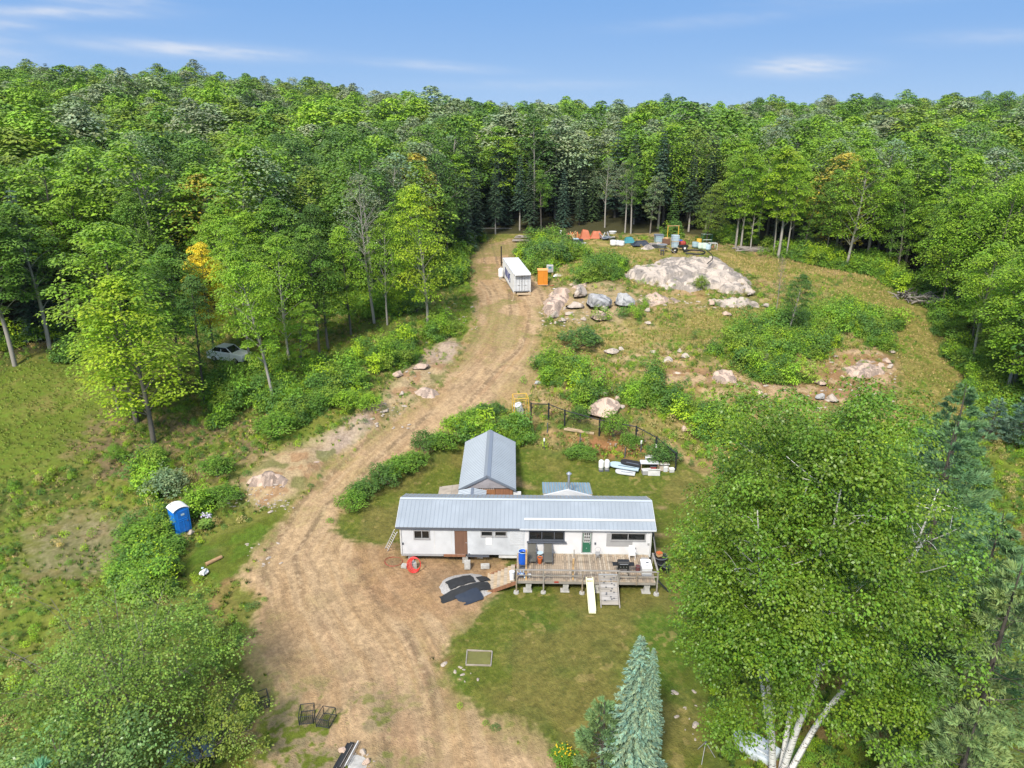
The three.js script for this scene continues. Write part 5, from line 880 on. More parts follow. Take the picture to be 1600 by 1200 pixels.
  for (const [x, z, h] of [[-8.3, 1.9, 0.58], [-4.35, 2.0, 0.58], [-3.3, 1.5, 0.58], [0.6, 1.7, 0.58], [3.5, 1.6, 0.58], [6.5, 1.6, 0.58], [-6.3, -1.5, 0.58], [-2, -1.5, 0.58], [2.5, -1.5, 0.58], [7, -1.5, 0.58]]) { const p = new THREE.Group(); p.name = 'pier'; home.add(p); for (let k = 0; k < 3; k++) part(p, 'block', [box(0.4, 0.185, 0.38 - 0.1 * (k % 2), x, -0.08 + 0.19 * k + 0.1, z)], M.concrete); }
}
{   // things lying under and in front of the left end
  const P = (u, v, y = 0) => homeToWorld(onLevel(u, v, y));
  const blk = (name, label, u, v, w, h, l, m, turn = 0) => { const p = P(u, v); solo(name, label, 'block', [box(w, h, l, 0, h / 2, 0), box(w * 0.3, 0.01, l * 0.5, -w * 0.22, h + 0.004, 0)], m, p, turn); };
  blk('concrete_block', 'tall pale concrete block standing under the brown door', 730.5, 888, 0.42, 0.62, 0.3, M.concrete); blk('concrete_block', 'low pale block lying right of the brown door pier', 758, 887, 0.62, 0.26, 0.34, M.concrete, 0.05);
  blk('concrete_block', 'light slanted block inside the red hose coil', 646, 888, 0.42, 0.5, 0.34, M.concrete, 0.4); blk('concrete_block', 'flat white block left of the red hose coil', 632, 886, 0.4, 0.2, 0.35, M.concrete, -0.2);
  const coil = (u, v, R, n, m, r, tilt, sx = 1) => { const p = P(u, v), g = []; for (let k = 0; k < n; k++) g.push(new THREE.TorusGeometry(R * (1 - 0.07 * k), r, 6, 36).rotateX(tilt - Math.PI / 2).rotateZ(0.15 * (k - 1)).scale(sx, 1, 1).translate(0.04 * k, r + Math.sin(tilt) * R + 0.02 * k, 0)); return [g, p]; };
  { const [g, p] = coil(647, 893, 0.56, 5, 0, 0.03, 1.2, 0.85); solo('hose', 'bright red hose coiled against a block under the left house end', 'hose', g, M.red, p); }
  { const [g, p] = coil(615, 878, 0.6, 2, 0, 0.014, 0.0, 1.1); solo('hose', 'thin rusty red line lying in a ring on the grass at the house corner', 'hose', g, M.redDull, p); }
  { const a = P(604, 859, 0.02), b = homeToWorld(V(-9.2, 2.75, 2.5)); const t = thing('ladder', 'pale pole ladder leaning against the left roof corner', 'ladder', a); const d = b.clone().sub(a), side = V(0.12, 0, 0.16); part(t, 'rail', [beam(side, d.clone().add(side), 0.06, 0.05)], M.whiteOld); part(t, 'rail', [beam(side.clone().negate(), d.clone().sub(side), 0.06, 0.05)], M.whiteOld); for (let k = 1; k < 9; k++) part(t, 'rung', [bar(side.clone().addScaledVector(d, k / 9), side.clone().negate().addScaledVector(d, k / 9), 0.018)], M.whiteOld); }
  { // mound of gravel with four sheets
    const c = P(728, 917), t = solo('gravel_mound', 'low mound of grey gravel in front of the stairs', 'gravel pile', [(() => { const g = new THREE.CircleGeometry(1, 40, 0, Math.PI * 2).rotateX(-Math.PI / 2), q = new THREE.RingGeometry(0.02, 1, 44, 10).rotateX(-Math.PI / 2), p = q.attributes.position; for (let i = 0; i < p.count; i++) { const x = p.getX(i), z = p.getZ(i), r = Math.hypot(x, z), w = 1 + 0.12 * (fbm(Math.atan2(z, x) * 1.5 + 9, 1, 3) - 0.5); p.setXYZ(i, x * 2.05 * w, 0.42 * (1 - r * r) + 0.05 * fbm(x * 6, z * 6, 3) - 0.06, z * 1.75 * w); } q.computeVertexNormals(); return q; })()], M.gravel, c.clone().setY(ground(c.x, c.z)));
    const sheet = (u0, v0, u1, v1, wid, m, label, y) => {
      const a = P(u0, v0, 0.3), b = P(u1, v1, 0.3), d = b.clone().sub(a), l = d.length(), g = new THREE.BoxGeometry(l, 0.02, wid, 20, 1, 10), p = g.attributes.position, mid = a.clone().add(b).multiplyScalar(0.5), yaw = Math.atan2(-d.z, d.x), base = ground(c.x, c.z);
      for (let i = 0; i < p.count; i++) { const X = p.getX(i) + (fbm(p.getZ(i) * 4 + y * 70, y * 9, 3) - 0.5) * 0.22, Z = p.getZ(i) + (fbm(X * 3 + y * 50, 3, 3) - 0.5) * 0.16, wx = mid.x + X * Math.cos(yaw) + Z * Math.sin(yaw) - c.x, wz = mid.z - X * Math.sin(yaw) + Z * Math.cos(yaw) - c.z, up = Math.max(0.01, 0.42 * (1 - (wx / 2.05) ** 2 - (wz / 1.75) ** 2)); p.setXYZ(i, X, p.getY(i) + up + y + 0.07 * (fbm(X * 2.4 + y * 30, Z * 2.4, 3) - 0.5), Z); }
      g.computeVertexNormals(); mid.y = base; solo('rubber_sheet', label, 'sheet', [g], m, mid, yaw);
    };
    sheet(699, 913, 739, 903, 1.05, M.rubber, 'widest black rubber sheet at the upper left of the gravel mound', 0.04); sheet(688, 932, 765, 912, 0.78, M.rubber, 'longest black rubber sheet lying across the gravel mound', 0.075); sheet(716, 936, 751, 925, 1.0, M.rubberBlue, 'smooth navy black sheet at the lower edge of the gravel mound', 0.11); sheet(746, 905, 763, 899, 0.62, M.rubber, 'smallest black rubber scrap at the upper right of the gravel mound', 0.06);
  }
}
// deck
const deck = thing('deck', 'raised weathered board deck along the right half of the mobile home', 'deck', HOME, TURN);
{
  const x0 = onLevel(806.7, 907, 0.95).x, x1 = onLevel(1025, 911, 0.95).x, z0 = 2.34, z1 = 5.62, y = 0.95, r = rng(17), n = Math.round((x1 - x0) / 0.145), st = (x1 - x0) / n, boards = [1, 2, 3].map(() => 0), mats = [M.deckA, M.deckB, M.deckC, M.deckA, M.deckB];
  const bg = [0, 1, 2].map((k) => { const g = merged([box(st - 0.016, 0.036, z1 - z0, 0, 0, 0)]); g.attributes.uv.array.forEach((v, i, a) => { a[i] = v + k * 0.37; }); return done(g); });
  for (let i = 0; i < n; i++) { const m = part(deck, 'deck_board', bg[Math.floor(r() * 3)], mats[Math.floor(r() * 5)]); m.position.set(x0 + (i + 0.5) * st, y - 0.018 + (r() - 0.5) * 0.006, (z0 + z1) / 2 + (r() - 0.5) * 0.03); }
  part(deck, 'rim_joist', [box(x1 - x0, 0.2, 0.045, (x0 + x1) / 2, y - 0.145, z1 - 0.03)], M.deckGrey); part(deck, 'rim_joist', [box(0.045, 0.2, z1 - z0 - 0.06, x0 + 0.02, y - 0.145, (z0 + z1) / 2 - 0.03), box(0.045, 0.2, z1 - z0 - 0.06, x1 - 0.02, y - 0.145, (z0 + z1) / 2 - 0.03)], M.deckGrey);
  part(deck, 'ledger', [box(x1 - x0, 0.1, 0.04, (x0 + x1) / 2, y - 0.09, z0 - 0.03)], M.paleGreen); const joists = []; for (let x = x0 + 0.6; x < x1 - 0.2; x += 0.6) joists.push(box(0.04, 0.18, z1 - z0 - 0.15, x, y - 0.13, (z0 + z1) / 2)); part(deck, 'joist', joists, M.deckGrey); part(deck, 'girder', [box(x1 - x0 - 0.2, 0.18, 0.09, (x0 + x1) / 2, y - 0.32, z1 - 0.45)], M.deckGrey);
  const X = (u) => onLevel(u, 900, y).x, posts = [X(807), X(849), X(909), X(964.5), X(992), X(1024)], tall = [1, 1, 1, 1, 0.8, 1];
  posts.forEach((x, i) => { const foot = i === 3 || i === 4 ? y - 0.2 : -0.02; part(deck, 'rail_post', [box(0.09, y + 0.85 * tall[i] - foot, 0.09, x, (y + 0.85 * tall[i] + foot) / 2, z1 + 0.045)], i % 2 ? M.deckGrey : M.deckB); if (foot < 0.5) part(deck, 'footing', [cyl(0.2, 0.17, 0.14, x, 0.05, z1 + 0.045, 14)], M.concrete); });
  part(deck, 'top_rail', [box(posts[3] - posts[0] + 0.1, 0.04, 0.14, (posts[0] + posts[3]) / 2, y + 0.87, z1 + 0.04)], M.deckGrey); part(deck, 'top_rail', [box(posts[5] - posts[3] + 0.0, 0.04, 0.14, (posts[3] + posts[5]) / 2 + 0.06, y + 0.82, z1 + 0.04)], M.deckGrey);
  part(deck, 'top_rail', [box(0.12, 0.04, 2.2, posts[5], y + 0.83, z1 - 1.1)], M.deckGrey); part(deck, 'rail_post', [box(0.09, 0.85, 0.09, posts[5], y + 0.4, z1 - 2.2)], M.deckGrey);
  part(deck, 'middle_rail', [box(posts[2] - posts[0], 0.09, 0.03, (posts[0] + posts[2]) / 2, y + 0.42, z1 + 0.01)], M.deckGrey); part(deck, 'middle_rail', [box(posts[5] - posts[3], 0.09, 0.03, (posts[3] + posts[5]) / 2, y + 0.42, z1 + 0.01)], M.deckGrey);
  for (const u of [826, 884, 931, 1010]) { const p = new THREE.Group(); p.name = 'block_pier'; deck.add(p); for (let k = 0; k < 3; k++) part(p, 'block', [box(0.38 - 0.04 * (k % 2), 0.2, 0.36, X(u), 0.08 + 0.205 * k, z1 - 0.32)], M.concrete); part(p, 'slab', [box(0.6, 0.08, 0.5, X(u) - 0.06, 0.0, z1 - 0.25)], M.concrete); }
  part(deck, 'plate', [box(0.3, 0.12, 0.02, X(869), y - 0.1, z1 + 0.01)], M.redDull, 'small dark red plate on the rim board');
  // stairs at the left end
  const s = new THREE.Group(); s.name = 'stairs'; s.userData.label = 'broad wooden stairs down from the left end of the deck'; deck.add(s);
  const sx0 = onLevel(767, 905, 0).x, n2 = 7, sz0 = z1 - 2.0, sz1 = z1 - 0.05; for (let k = 0; k < n2; k++) { const f = (k + 0.5) / n2, yy = y - (y + 0.04) * (k + 1) / (n2 + 0.5), xx = lerp(x0 - 0.14, sx0, f); part(s, 'tread', [box(0.27, 0.04, sz1 - sz0, xx, yy, (sz0 + sz1) / 2)], k % 2 ? M.lumberPale : M.deckC); part(s, 'riser', [box(0.025, 0.11, sz1 - sz0 - 0.04, xx + 0.12, yy - 0.075, (sz0 + sz1) / 2)], M.deckA); }
  part(s, 'stringer', [beam(V(x0, y - 0.2, sz1 + 0.03), V(sx0 - 0.1, -0.08, sz1 + 0.03), 0.04, 0.26)], M.plyRed); part(s, 'stringer', [beam(V(x0, y - 0.2, sz0 - 0.03), V(sx0 - 0.1, -0.08, sz0 - 0.03), 0.04, 0.26)], M.plyRed); part(s, 'landing_board', [box(0.3, 0.05, sz1 - sz0 + 0.2, sx0 - 0.1, 0.02, (sz0 + sz1) / 2)], M.lumberPale);
  // ---- things on the deck
  const at = (u, v, h = y) => { const p = onLevel(u, v, h); return homeToWorld(p); };
  const upright = (u, v, h, m, label, w = 0.12) => { const p = at(u, v); return solo('stud', label, 'post', [box(w, h, w * 0.55, 0, h / 2, 0)], m, p, TURN); };
  upright(822, 905.5, 2.35, M.lumber, 'tall fresh yellow stud standing at the rail beside the blue barrel'); upright(895, 905.5, 1.65, M.lumber, 'shorter fresh yellow stud standing at the rail in front of the green door'); upright(896.5, 880, 1.1, M.deckGrey, 'thin grey post on the deck behind the shorter yellow stud', 0.07);
  { const t = thing('barrel', 'blue plastic barrel with open top on a dark stand at the stairs', 'barrel', at(816.5, 889), TURN), b = 0.5, pts = [[0.02, 0], [0.27, 0], [0.285, 0.04], [0.29, 0.3], [0.3, 0.32], [0.29, 0.34], [0.29, 0.6], [0.3, 0.62], [0.29, 0.64], [0.285, 0.88], [0.3, 0.9], [0.3, 0.93], [0.27, 0.93], [0.265, 0.7], [0.02, 0.69]].map(([a, c]) => new THREE.Vector2(a, c + b)); part(t, 'body', [new THREE.LatheGeometry(pts, 24)], M.blue); part(t, 'rim', [new THREE.TorusGeometry(0.285, 0.022, 6, 24).rotateX(Math.PI / 2).translate(0, b + 0.93, 0)], M.iceBlue); part(t, 'contents', [cyl(0.262, 0.262, 0.03, 0, b + 0.72, 0, 20)], M.black); for (const [x, z] of [[-0.22, -0.22], [0.22, -0.22], [-0.22, 0.22], [0.22, 0.22]]) part(t, 'leg', [box(0.05, b, 0.05, x, b / 2, z)], M.trimDark); part(t, 'shelf', [box(0.5, 0.04, 0.5, 0, 0.1, 0), box(0.52, 0.04, 0.52, 0, b - 0.03, 0)], M.trimDark); }
  const lounger = thing('lounger', 'dark grey-brown sling lounger against the wall, left one of two', 'lounger', at(831, 880.5), TURN);
  { const a = V(0, 0.36, 0), w = 0.62; part(lounger, 'seat', [box(w - 0.06, 0.03, 0.95, 0, 0.36, -0.4, 0.06), box(w - 0.06, 0.03, 0.18, 0, 0.33, 0.14, 0.35)], M.sling); part(lounger, 'backrest', [box(w - 0.06, 0.03, 0.82, 0, 0.63, -1.13, 0.78)], M.sling); part(lounger, 'frame', [-1, 1].flatMap((s) => [beam(V(s * w / 2, 0.38, 0.2), V(s * w / 2, 0.36, -0.86), 0.035, 0.035), beam(V(s * w / 2, 0.36, -0.86), V(s * w / 2, 0.93, -1.44), 0.035, 0.035)]), M.trimDark); for (const [x, z] of [[-1, 0.1], [1, 0.1], [-1, -0.85], [1, -0.85]]) part(lounger, 'leg', [box(0.04, 0.36, 0.04, x * w / 2, 0.18, z)], M.trimDark); part(lounger, 'armrest', [box(0.05, 0.03, 0.5, w / 2 + 0.03, 0.6, -0.75), box(0.03, 0.25, 0.03, w / 2 + 0.03, 0.47, -0.52)], M.trimDark); }
  { const b = lounger.clone(); b.name = numbered('lounger'); scene.add(b); b.position.copy(at(856.5, 881.5)); tag(b, 'dark grey-brown sling lounger against the wall, right one of two', 'lounger'); lounger.userData.group = b.userData.group = 'loungers on the deck'; }
  { const t = thing('side_table', 'small white glass-topped table between the two loungers', 'table', at(843.5, 873), TURN); part(t, 'tabletop', [cyl(0.22, 0.22, 0.02, 0, 0.5, 0, 18)], M.iceBlue); for (let k = 0; k < 3; k++) part(t, 'leg', [bar(V(Math.cos(k * 2.1) * 0.19, 0, Math.sin(k * 2.1) * 0.19), V(Math.cos(k * 2.1) * 0.14, 0.5, Math.sin(k * 2.1) * 0.14), 0.015)], M.whitePlain); part(t, 'ring', [new THREE.TorusGeometry(0.16, 0.012, 5, 18).rotateX(Math.PI / 2).translate(0, 0.22, 0)], M.whitePlain); }
  { const t = thing('planter', 'terracotta orange pot standing between the lounger foot ends', 'pot', at(843.5, 880), TURN); part(t, 'pot', [new THREE.LatheGeometry([[0.02, 0], [0.13, 0], [0.17, 0.4], [0.19, 0.4], [0.19, 0.48], [0.15, 0.48], [0.14, 0.36], [0.01, 0.36]].map(([a, b]) => new THREE.Vector2(a, b)), 16)], M.terracotta); part(t, 'soil', [cyl(0.14, 0.14, 0.02, 0, 0.42, 0, 14)], M.barkDark); }
  { const t = thing('bucket', 'white lidded plastic bucket on the top stair beside the deck', 'bucket', homeToWorld(V(x0 - 0.3, y - 0.13 - 0.07, z1 - 0.32)), 0); part(t, 'body', [cyl(0.15, 0.185, 0.62, 0, 0.31, 0, 18)], M.whitePlain); part(t, 'lid', [cyl(0.195, 0.195, 0.05, 0, 0.645, 0, 18)], M.white); part(t, 'handle', [new THREE.TorusGeometry(0.19, 0.01, 5, 16, Math.PI).rotateX(0.5).translate(0, 0.5, 0.02)], M.steel); }
  { const t = thing('pool_bag', 'blue and white patterned bag in the front left deck corner', 'bag', homeToWorld(V(x0 + 0.32, y, z1 - 0.38)), TURN + 0.2); part(t, 'bag', [lump(0.3, 5, 0.95, 0.62, 0.8, 0.3, 3).translate(0, 0.17, 0)], mat([0.03, 0.09, 0.42], { roughness: 0.6 })); part(t, 'stripe', [0, 1, 2].map((k) => box(0.06, 0.02, 0.5, -0.16 + 0.15 * k, 0.37 - 0.03 * (k !== 1), 0, 0, 0.5 - 0.4 * k, 0)), M.iceBlue); part(t, 'toy', [ball(0.1, 0.24, 0.1, 0.18)], M.iceBlue); }
  { const t = thing('flower_pot', 'fallen terracotta and white pot piece at the deck front edge', 'pot', at(827, 902), 0.4); part(t, 'pot', [cyl(0.08, 0.12, 0.2, 0, 0.1, 0, 12)], M.whiteOld); part(t, 'rim', [cyl(0.13, 0.13, 0.04, 0, 0.2, 0, 12)], M.whitePlain); }
  { const t = thing('plant_stand', 'wire plant stand with a grey pot beside the green door', 'plant stand', at(933.5, 874), TURN); for (let k = 0; k < 4; k++) part(t, 'leg', [bar(V(Math.cos(k * 1.57 + 0.8) * 0.2, 0, Math.sin(k * 1.57 + 0.8) * 0.2), V(Math.cos(k * 1.57 + 0.8) * 0.15, 0.35, Math.sin(k * 1.57 + 0.8) * 0.15), 0.012)], M.trimGrey); part(t, 'pot', [cyl(0.14, 0.2, 0.2, 0, 0.42, 0, 14)], M.trimGrey); part(t, 'hoop', [new THREE.TorusGeometry(0.2, 0.012, 5, 20).translate(0, 0.8, 0)], M.trimGrey); }
  { const t = thing('gas_grill', 'black gas grill with closed hood on the deck above the climbing ramp', 'grill', homeToWorld(V(onLevel(974, 893, 1.4).x, y, z1 - 0.75)), TURN); part(t, 'firebox', [box(0.75, 0.26, 0.5, 0, 0.8, 0)], M.black); part(t, 'hood', [xf(new THREE.CylinderGeometry(0.27, 0.27, 0.75, 18, 1, false, 0, Math.PI).rotateZ(Math.PI / 2).rotateX(-Math.PI / 2 + Math.PI / 2), 0, 0.95, 0)], M.black); part(t, 'side_shelf', [box(0.34, 0.03, 0.42, 0.56, 0.9, 0), box(0.34, 0.03, 0.42, -0.56, 0.9, 0)], M.black); part(t, 'handle', [bar(V(-0.28, 1.05, 0.29), V(0.28, 1.05, 0.29), 0.016)], M.steel); for (const [x, z] of [[-0.33, -0.2], [0.33, -0.2], [-0.33, 0.2], [0.33, 0.2]]) part(t, 'leg', [box(0.04, 0.68, 0.04, x, 0.34, z)], M.black); part(t, 'wheel', [cyl(0.09, 0.09, 0.04, 0.38, 0.09, 0.2, 14, 0, 0, Math.PI / 2), cyl(0.09, 0.09, 0.04, -0.38, 0.09, 0.2, 14, 0, 0, Math.PI / 2)], M.rubber); part(t, 'control_knob', [-0.2, 0, 0.2].map((x) => cyl(0.03, 0.03, 0.04, x, 0.82, 0.26, 10, Math.PI / 2)), M.steel); }
  { const t = thing('chest', 'white storage chest with a raised lid at the right end of the deck', 'chest', homeToWorld(V(x1 - 0.5, y, z1 - 1.15)), TURN); part(t, 'body', [box(0.66, 0.6, 0.95, 0, 0.3, 0)], M.white); part(t, 'lid', [box(0.7, 0.06, 0.99, 0, 0.64, 0, 0.06)], M.whitePlain); part(t, 'handle', [box(0.03, 0.04, 0.2, -0.35, 0.46, 0)], M.trimGrey); part(t, 'label_plate', [box(0.2, 0.01, 0.14, 0.08, 0.678, -0.12, 0.06), box(0.24, 0.01, 0.04, 0.0, 0.676, 0.18, 0.06)], M.trimDark); }
  { const t = thing('patio_chair', 'white moulded plastic chair by the wall at the right deck end', 'chair', homeToWorld(V(x1 - 1.25, y, z0 + 0.55)), TURN); part(t, 'seat', [box(0.44, 0.04, 0.42, 0, 0.42, 0)], M.whitePlain); part(t, 'backrest', [box(0.44, 0.48, 0.04, 0, 0.7, -0.22, -0.15)], M.whitePlain); part(t, 'armrest', [box(0.05, 0.03, 0.42, -0.24, 0.62, 0), box(0.05, 0.03, 0.42, 0.24, 0.62, 0)], M.whitePlain); for (const [x, z] of [[-0.2, -0.19], [0.2, -0.19], [-0.2, 0.19], [0.2, 0.19]]) part(t, 'leg', [box(0.04, 0.42, 0.04, x, 0.21, z)], M.whitePlain); }
  { const t = thing('bin', 'dark maroon tub beside the white chest on the deck', 'tub', homeToWorld(V(x1 - 1.05, y, z1 - 1.2)), 0); part(t, 'body', [cyl(0.14, 0.17, 0.45, 0, 0.225, 0, 14)], mat([0.12, 0.04, 0.04])); part(t, 'rim', [new THREE.TorusGeometry(0.17, 0.015, 5, 18).rotateX(Math.PI / 2).translate(0, 0.45, 0)], M.trimDark); }
  { const t = thing('cardboard_box', 'grey box between the white chest and the wall on the deck', 'box', homeToWorld(V(x1 - 0.45, y, z1 - 2.0)), TURN); part(t, 'body', [box(0.5, 0.45, 0.45, 0, 0.225, 0)], M.trimGrey); part(t, 'flap', [box(0.48, 0.01, 0.2, 0, 0.46, 0.1, 0.12)], M.plyGrey); }
  // slide and climbing ramp leaning on the deck
  { const t = thing('slide', 'pale yellow plastic slide running from the deck down to the lawn', 'slide', HOME, TURN), a = onLevel(921, 903.5, 1.0), b = onLevel(925.5, 956, 0.08), d = b.clone().sub(a); const bed = box(0.4, 0.03, d.length(), 0, 0, 0), mtx = new THREE.Matrix4().lookAt(b, a, V(0, 1, 0)); bed.applyMatrix4(mtx); const mid = a.clone().add(b).multiplyScalar(0.5); part(t, 'bed', [bed.translate(mid.x, mid.y, mid.z)], M.yellowPale); for (const s of [-1, 1]) { const sd = V(s * 0.22, 0.05, 0); part(t, 'side_rim', [beam(a.clone().add(sd), b.clone().add(sd), 0.05, 0.13)], M.yellowPale); } part(t, 'lip', [box(0.46, 0.05, 0.12, b.x, 0.06, b.z + 0.05)], M.yellowPale); }
  { const t = thing('climbing_ramp', 'grey plank climbing ramp with dark holds leaning on the deck', 'climbing ramp', HOME, TURN), a = onLevel(951, 899, 1.12), b = onLevel(951, 948, 0.05); a.x = b.x = (onLevel(937, 920, 0.6).x + onLevel(965.5, 920, 0.6).x) / 2; const w = onLevel(965.5, 920, 0.6).x - onLevel(937, 920, 0.6).x, d = b.clone().sub(a), q = new THREE.Matrix4().lookAt(b, a, V(0, 1, 0)), r2 = rng(9); for (let k = 0; k < 7; k++) { const c = a.clone().lerp(b, (k + 0.5) / 7.4); part(t, 'plank', [box(w - 0.1, 0.03, d.length() / 7.4 - 0.015, 0, 0, 0).applyMatrix4(q).translate(c.x, c.y, c.z)], k % 3 ? mat([0.42, 0.40, 0.38], { map: rep(T.plank, 0.5, 0.5) }) : M.deckGrey); } for (const s of [-1, 1]) part(t, 'side_rail', [beam(a.clone().add(V(s * w / 2, 0, 0)), b.clone().add(V(s * w / 2, -0.02, 0.12)), 0.07, 0.12)], M.deckGrey); part(t, 'hold', [...Array(17)].map((_, k) => { const f = 0.06 + 0.8 * ((k * 0.618) % 1), c = a.clone().lerp(b, f); return ball(0.05, c.x + (r2() - 0.5) * w * 0.72, c.y + 0.045, c.z + 0.02, 1.3, 0.7, 1, 7); }), M.trimDark); part(t, 'top_bar', [box(w + 0.06, 0.06, 0.08, a.x, a.y + 0.06, a.z)], M.whiteOld); }
  // off the right end
  const gnd = (u, v) => { const p = at(u, v, 0); p.y = ground(p.x, p.z); return p; };
  { const t = thing('fire_pit', 'black steel drum stove with an orange box on its rim at the house corner', 'stove', gnd(1031, 882), 0.3); part(t, 'bowl', [cyl(0.42, 0.5, 0.55, 0, 0.45, 0, 18)], M.black); part(t, 'rim', [new THREE.TorusGeometry(0.5, 0.035, 6, 24).rotateX(Math.PI / 2).translate(0, 0.73, 0)], M.trimDark); for (let k = 0; k < 3; k++) part(t, 'leg', [box(0.06, 0.3, 0.06, Math.cos(k * 2.1) * 0.35, 0.1, Math.sin(k * 2.1) * 0.35)], M.black); }
  { const p = gnd(1031, 882); p.y += 0.76; p.x -= 0.1; const t = thing('crate', 'small orange-brown wooden box on top of the black drum stove', 'box', p, 0.4); part(t, 'body', [box(0.36, 0.24, 0.3, 0, 0.12, 0)], M.lumber); part(t, 'edge', [box(0.4, 0.04, 0.34, 0, 0.25, 0)], M.terracotta); }
  const pot = thing('plant_pot', 'black plastic pot on the ground right of the deck, nearer one', 'pot', gnd(1041, 893)); part(pot, 'body', [cyl(0.2, 0.3, 0.5, 0, 0.25, 0, 16)], M.black); part(pot, 'rim', [new THREE.TorusGeometry(0.3, 0.025, 5, 18).rotateX(Math.PI / 2).translate(0, 0.5, 0)], M.trimDark);
  { const b = pot.clone(); b.name = numbered('plant_pot'); b.position.copy(gnd(1032.5, 889)); b.userData = { label: 'black plastic pot on the ground right of the deck, touching its side', category: 'pot' }; scene.add(b); }
  { const a = gnd(1044.5, 924), b = homeToWorld(V(x1 + 0.12, 0.95, z1 - 0.3)), t = thing('plank', 'long black plank leaning on the right front deck corner', 'plank', a), d = b.clone().sub(a); part(t, 'board', [beam(V(0, 0.03, 0), d, 0.26, 0.04)], M.rubber); part(t, 'cleat', [box(0.3, 0.04, 0.06, 0.02, 0.06, 0)], M.trimDark); }
  for (const [k, dx, m, l] of [[0, 0.3, M.glass, 'dark glass pane leaning against the right house end, front one'], [1, 0.6, M.metalDark, 'dark grey panel leaning against the right house end, rear one']]) { const p = homeToWorld(V(9.35 + dx * 0.5, 0, 1.2 - k * 1.0)), t = thing('leaning_panel', l, 'panel', V(p.x, ground(p.x, p.z), p.z), TURN); part(t, 'pane', [box(0.03, 2.0, 0.9, -0.1, 1.0, 0, 0, 0, 0.17)], m); part(t, 'frame', [beam(V(0.08, 0.02, 0.46), V(-0.28, 2.0, 0.46), 0.05, 0.05), beam(V(0.08, 0.02, -0.46), V(-0.28, 2.0, -0.46), 0.05, 0.05)], M.trimGrey); }
}
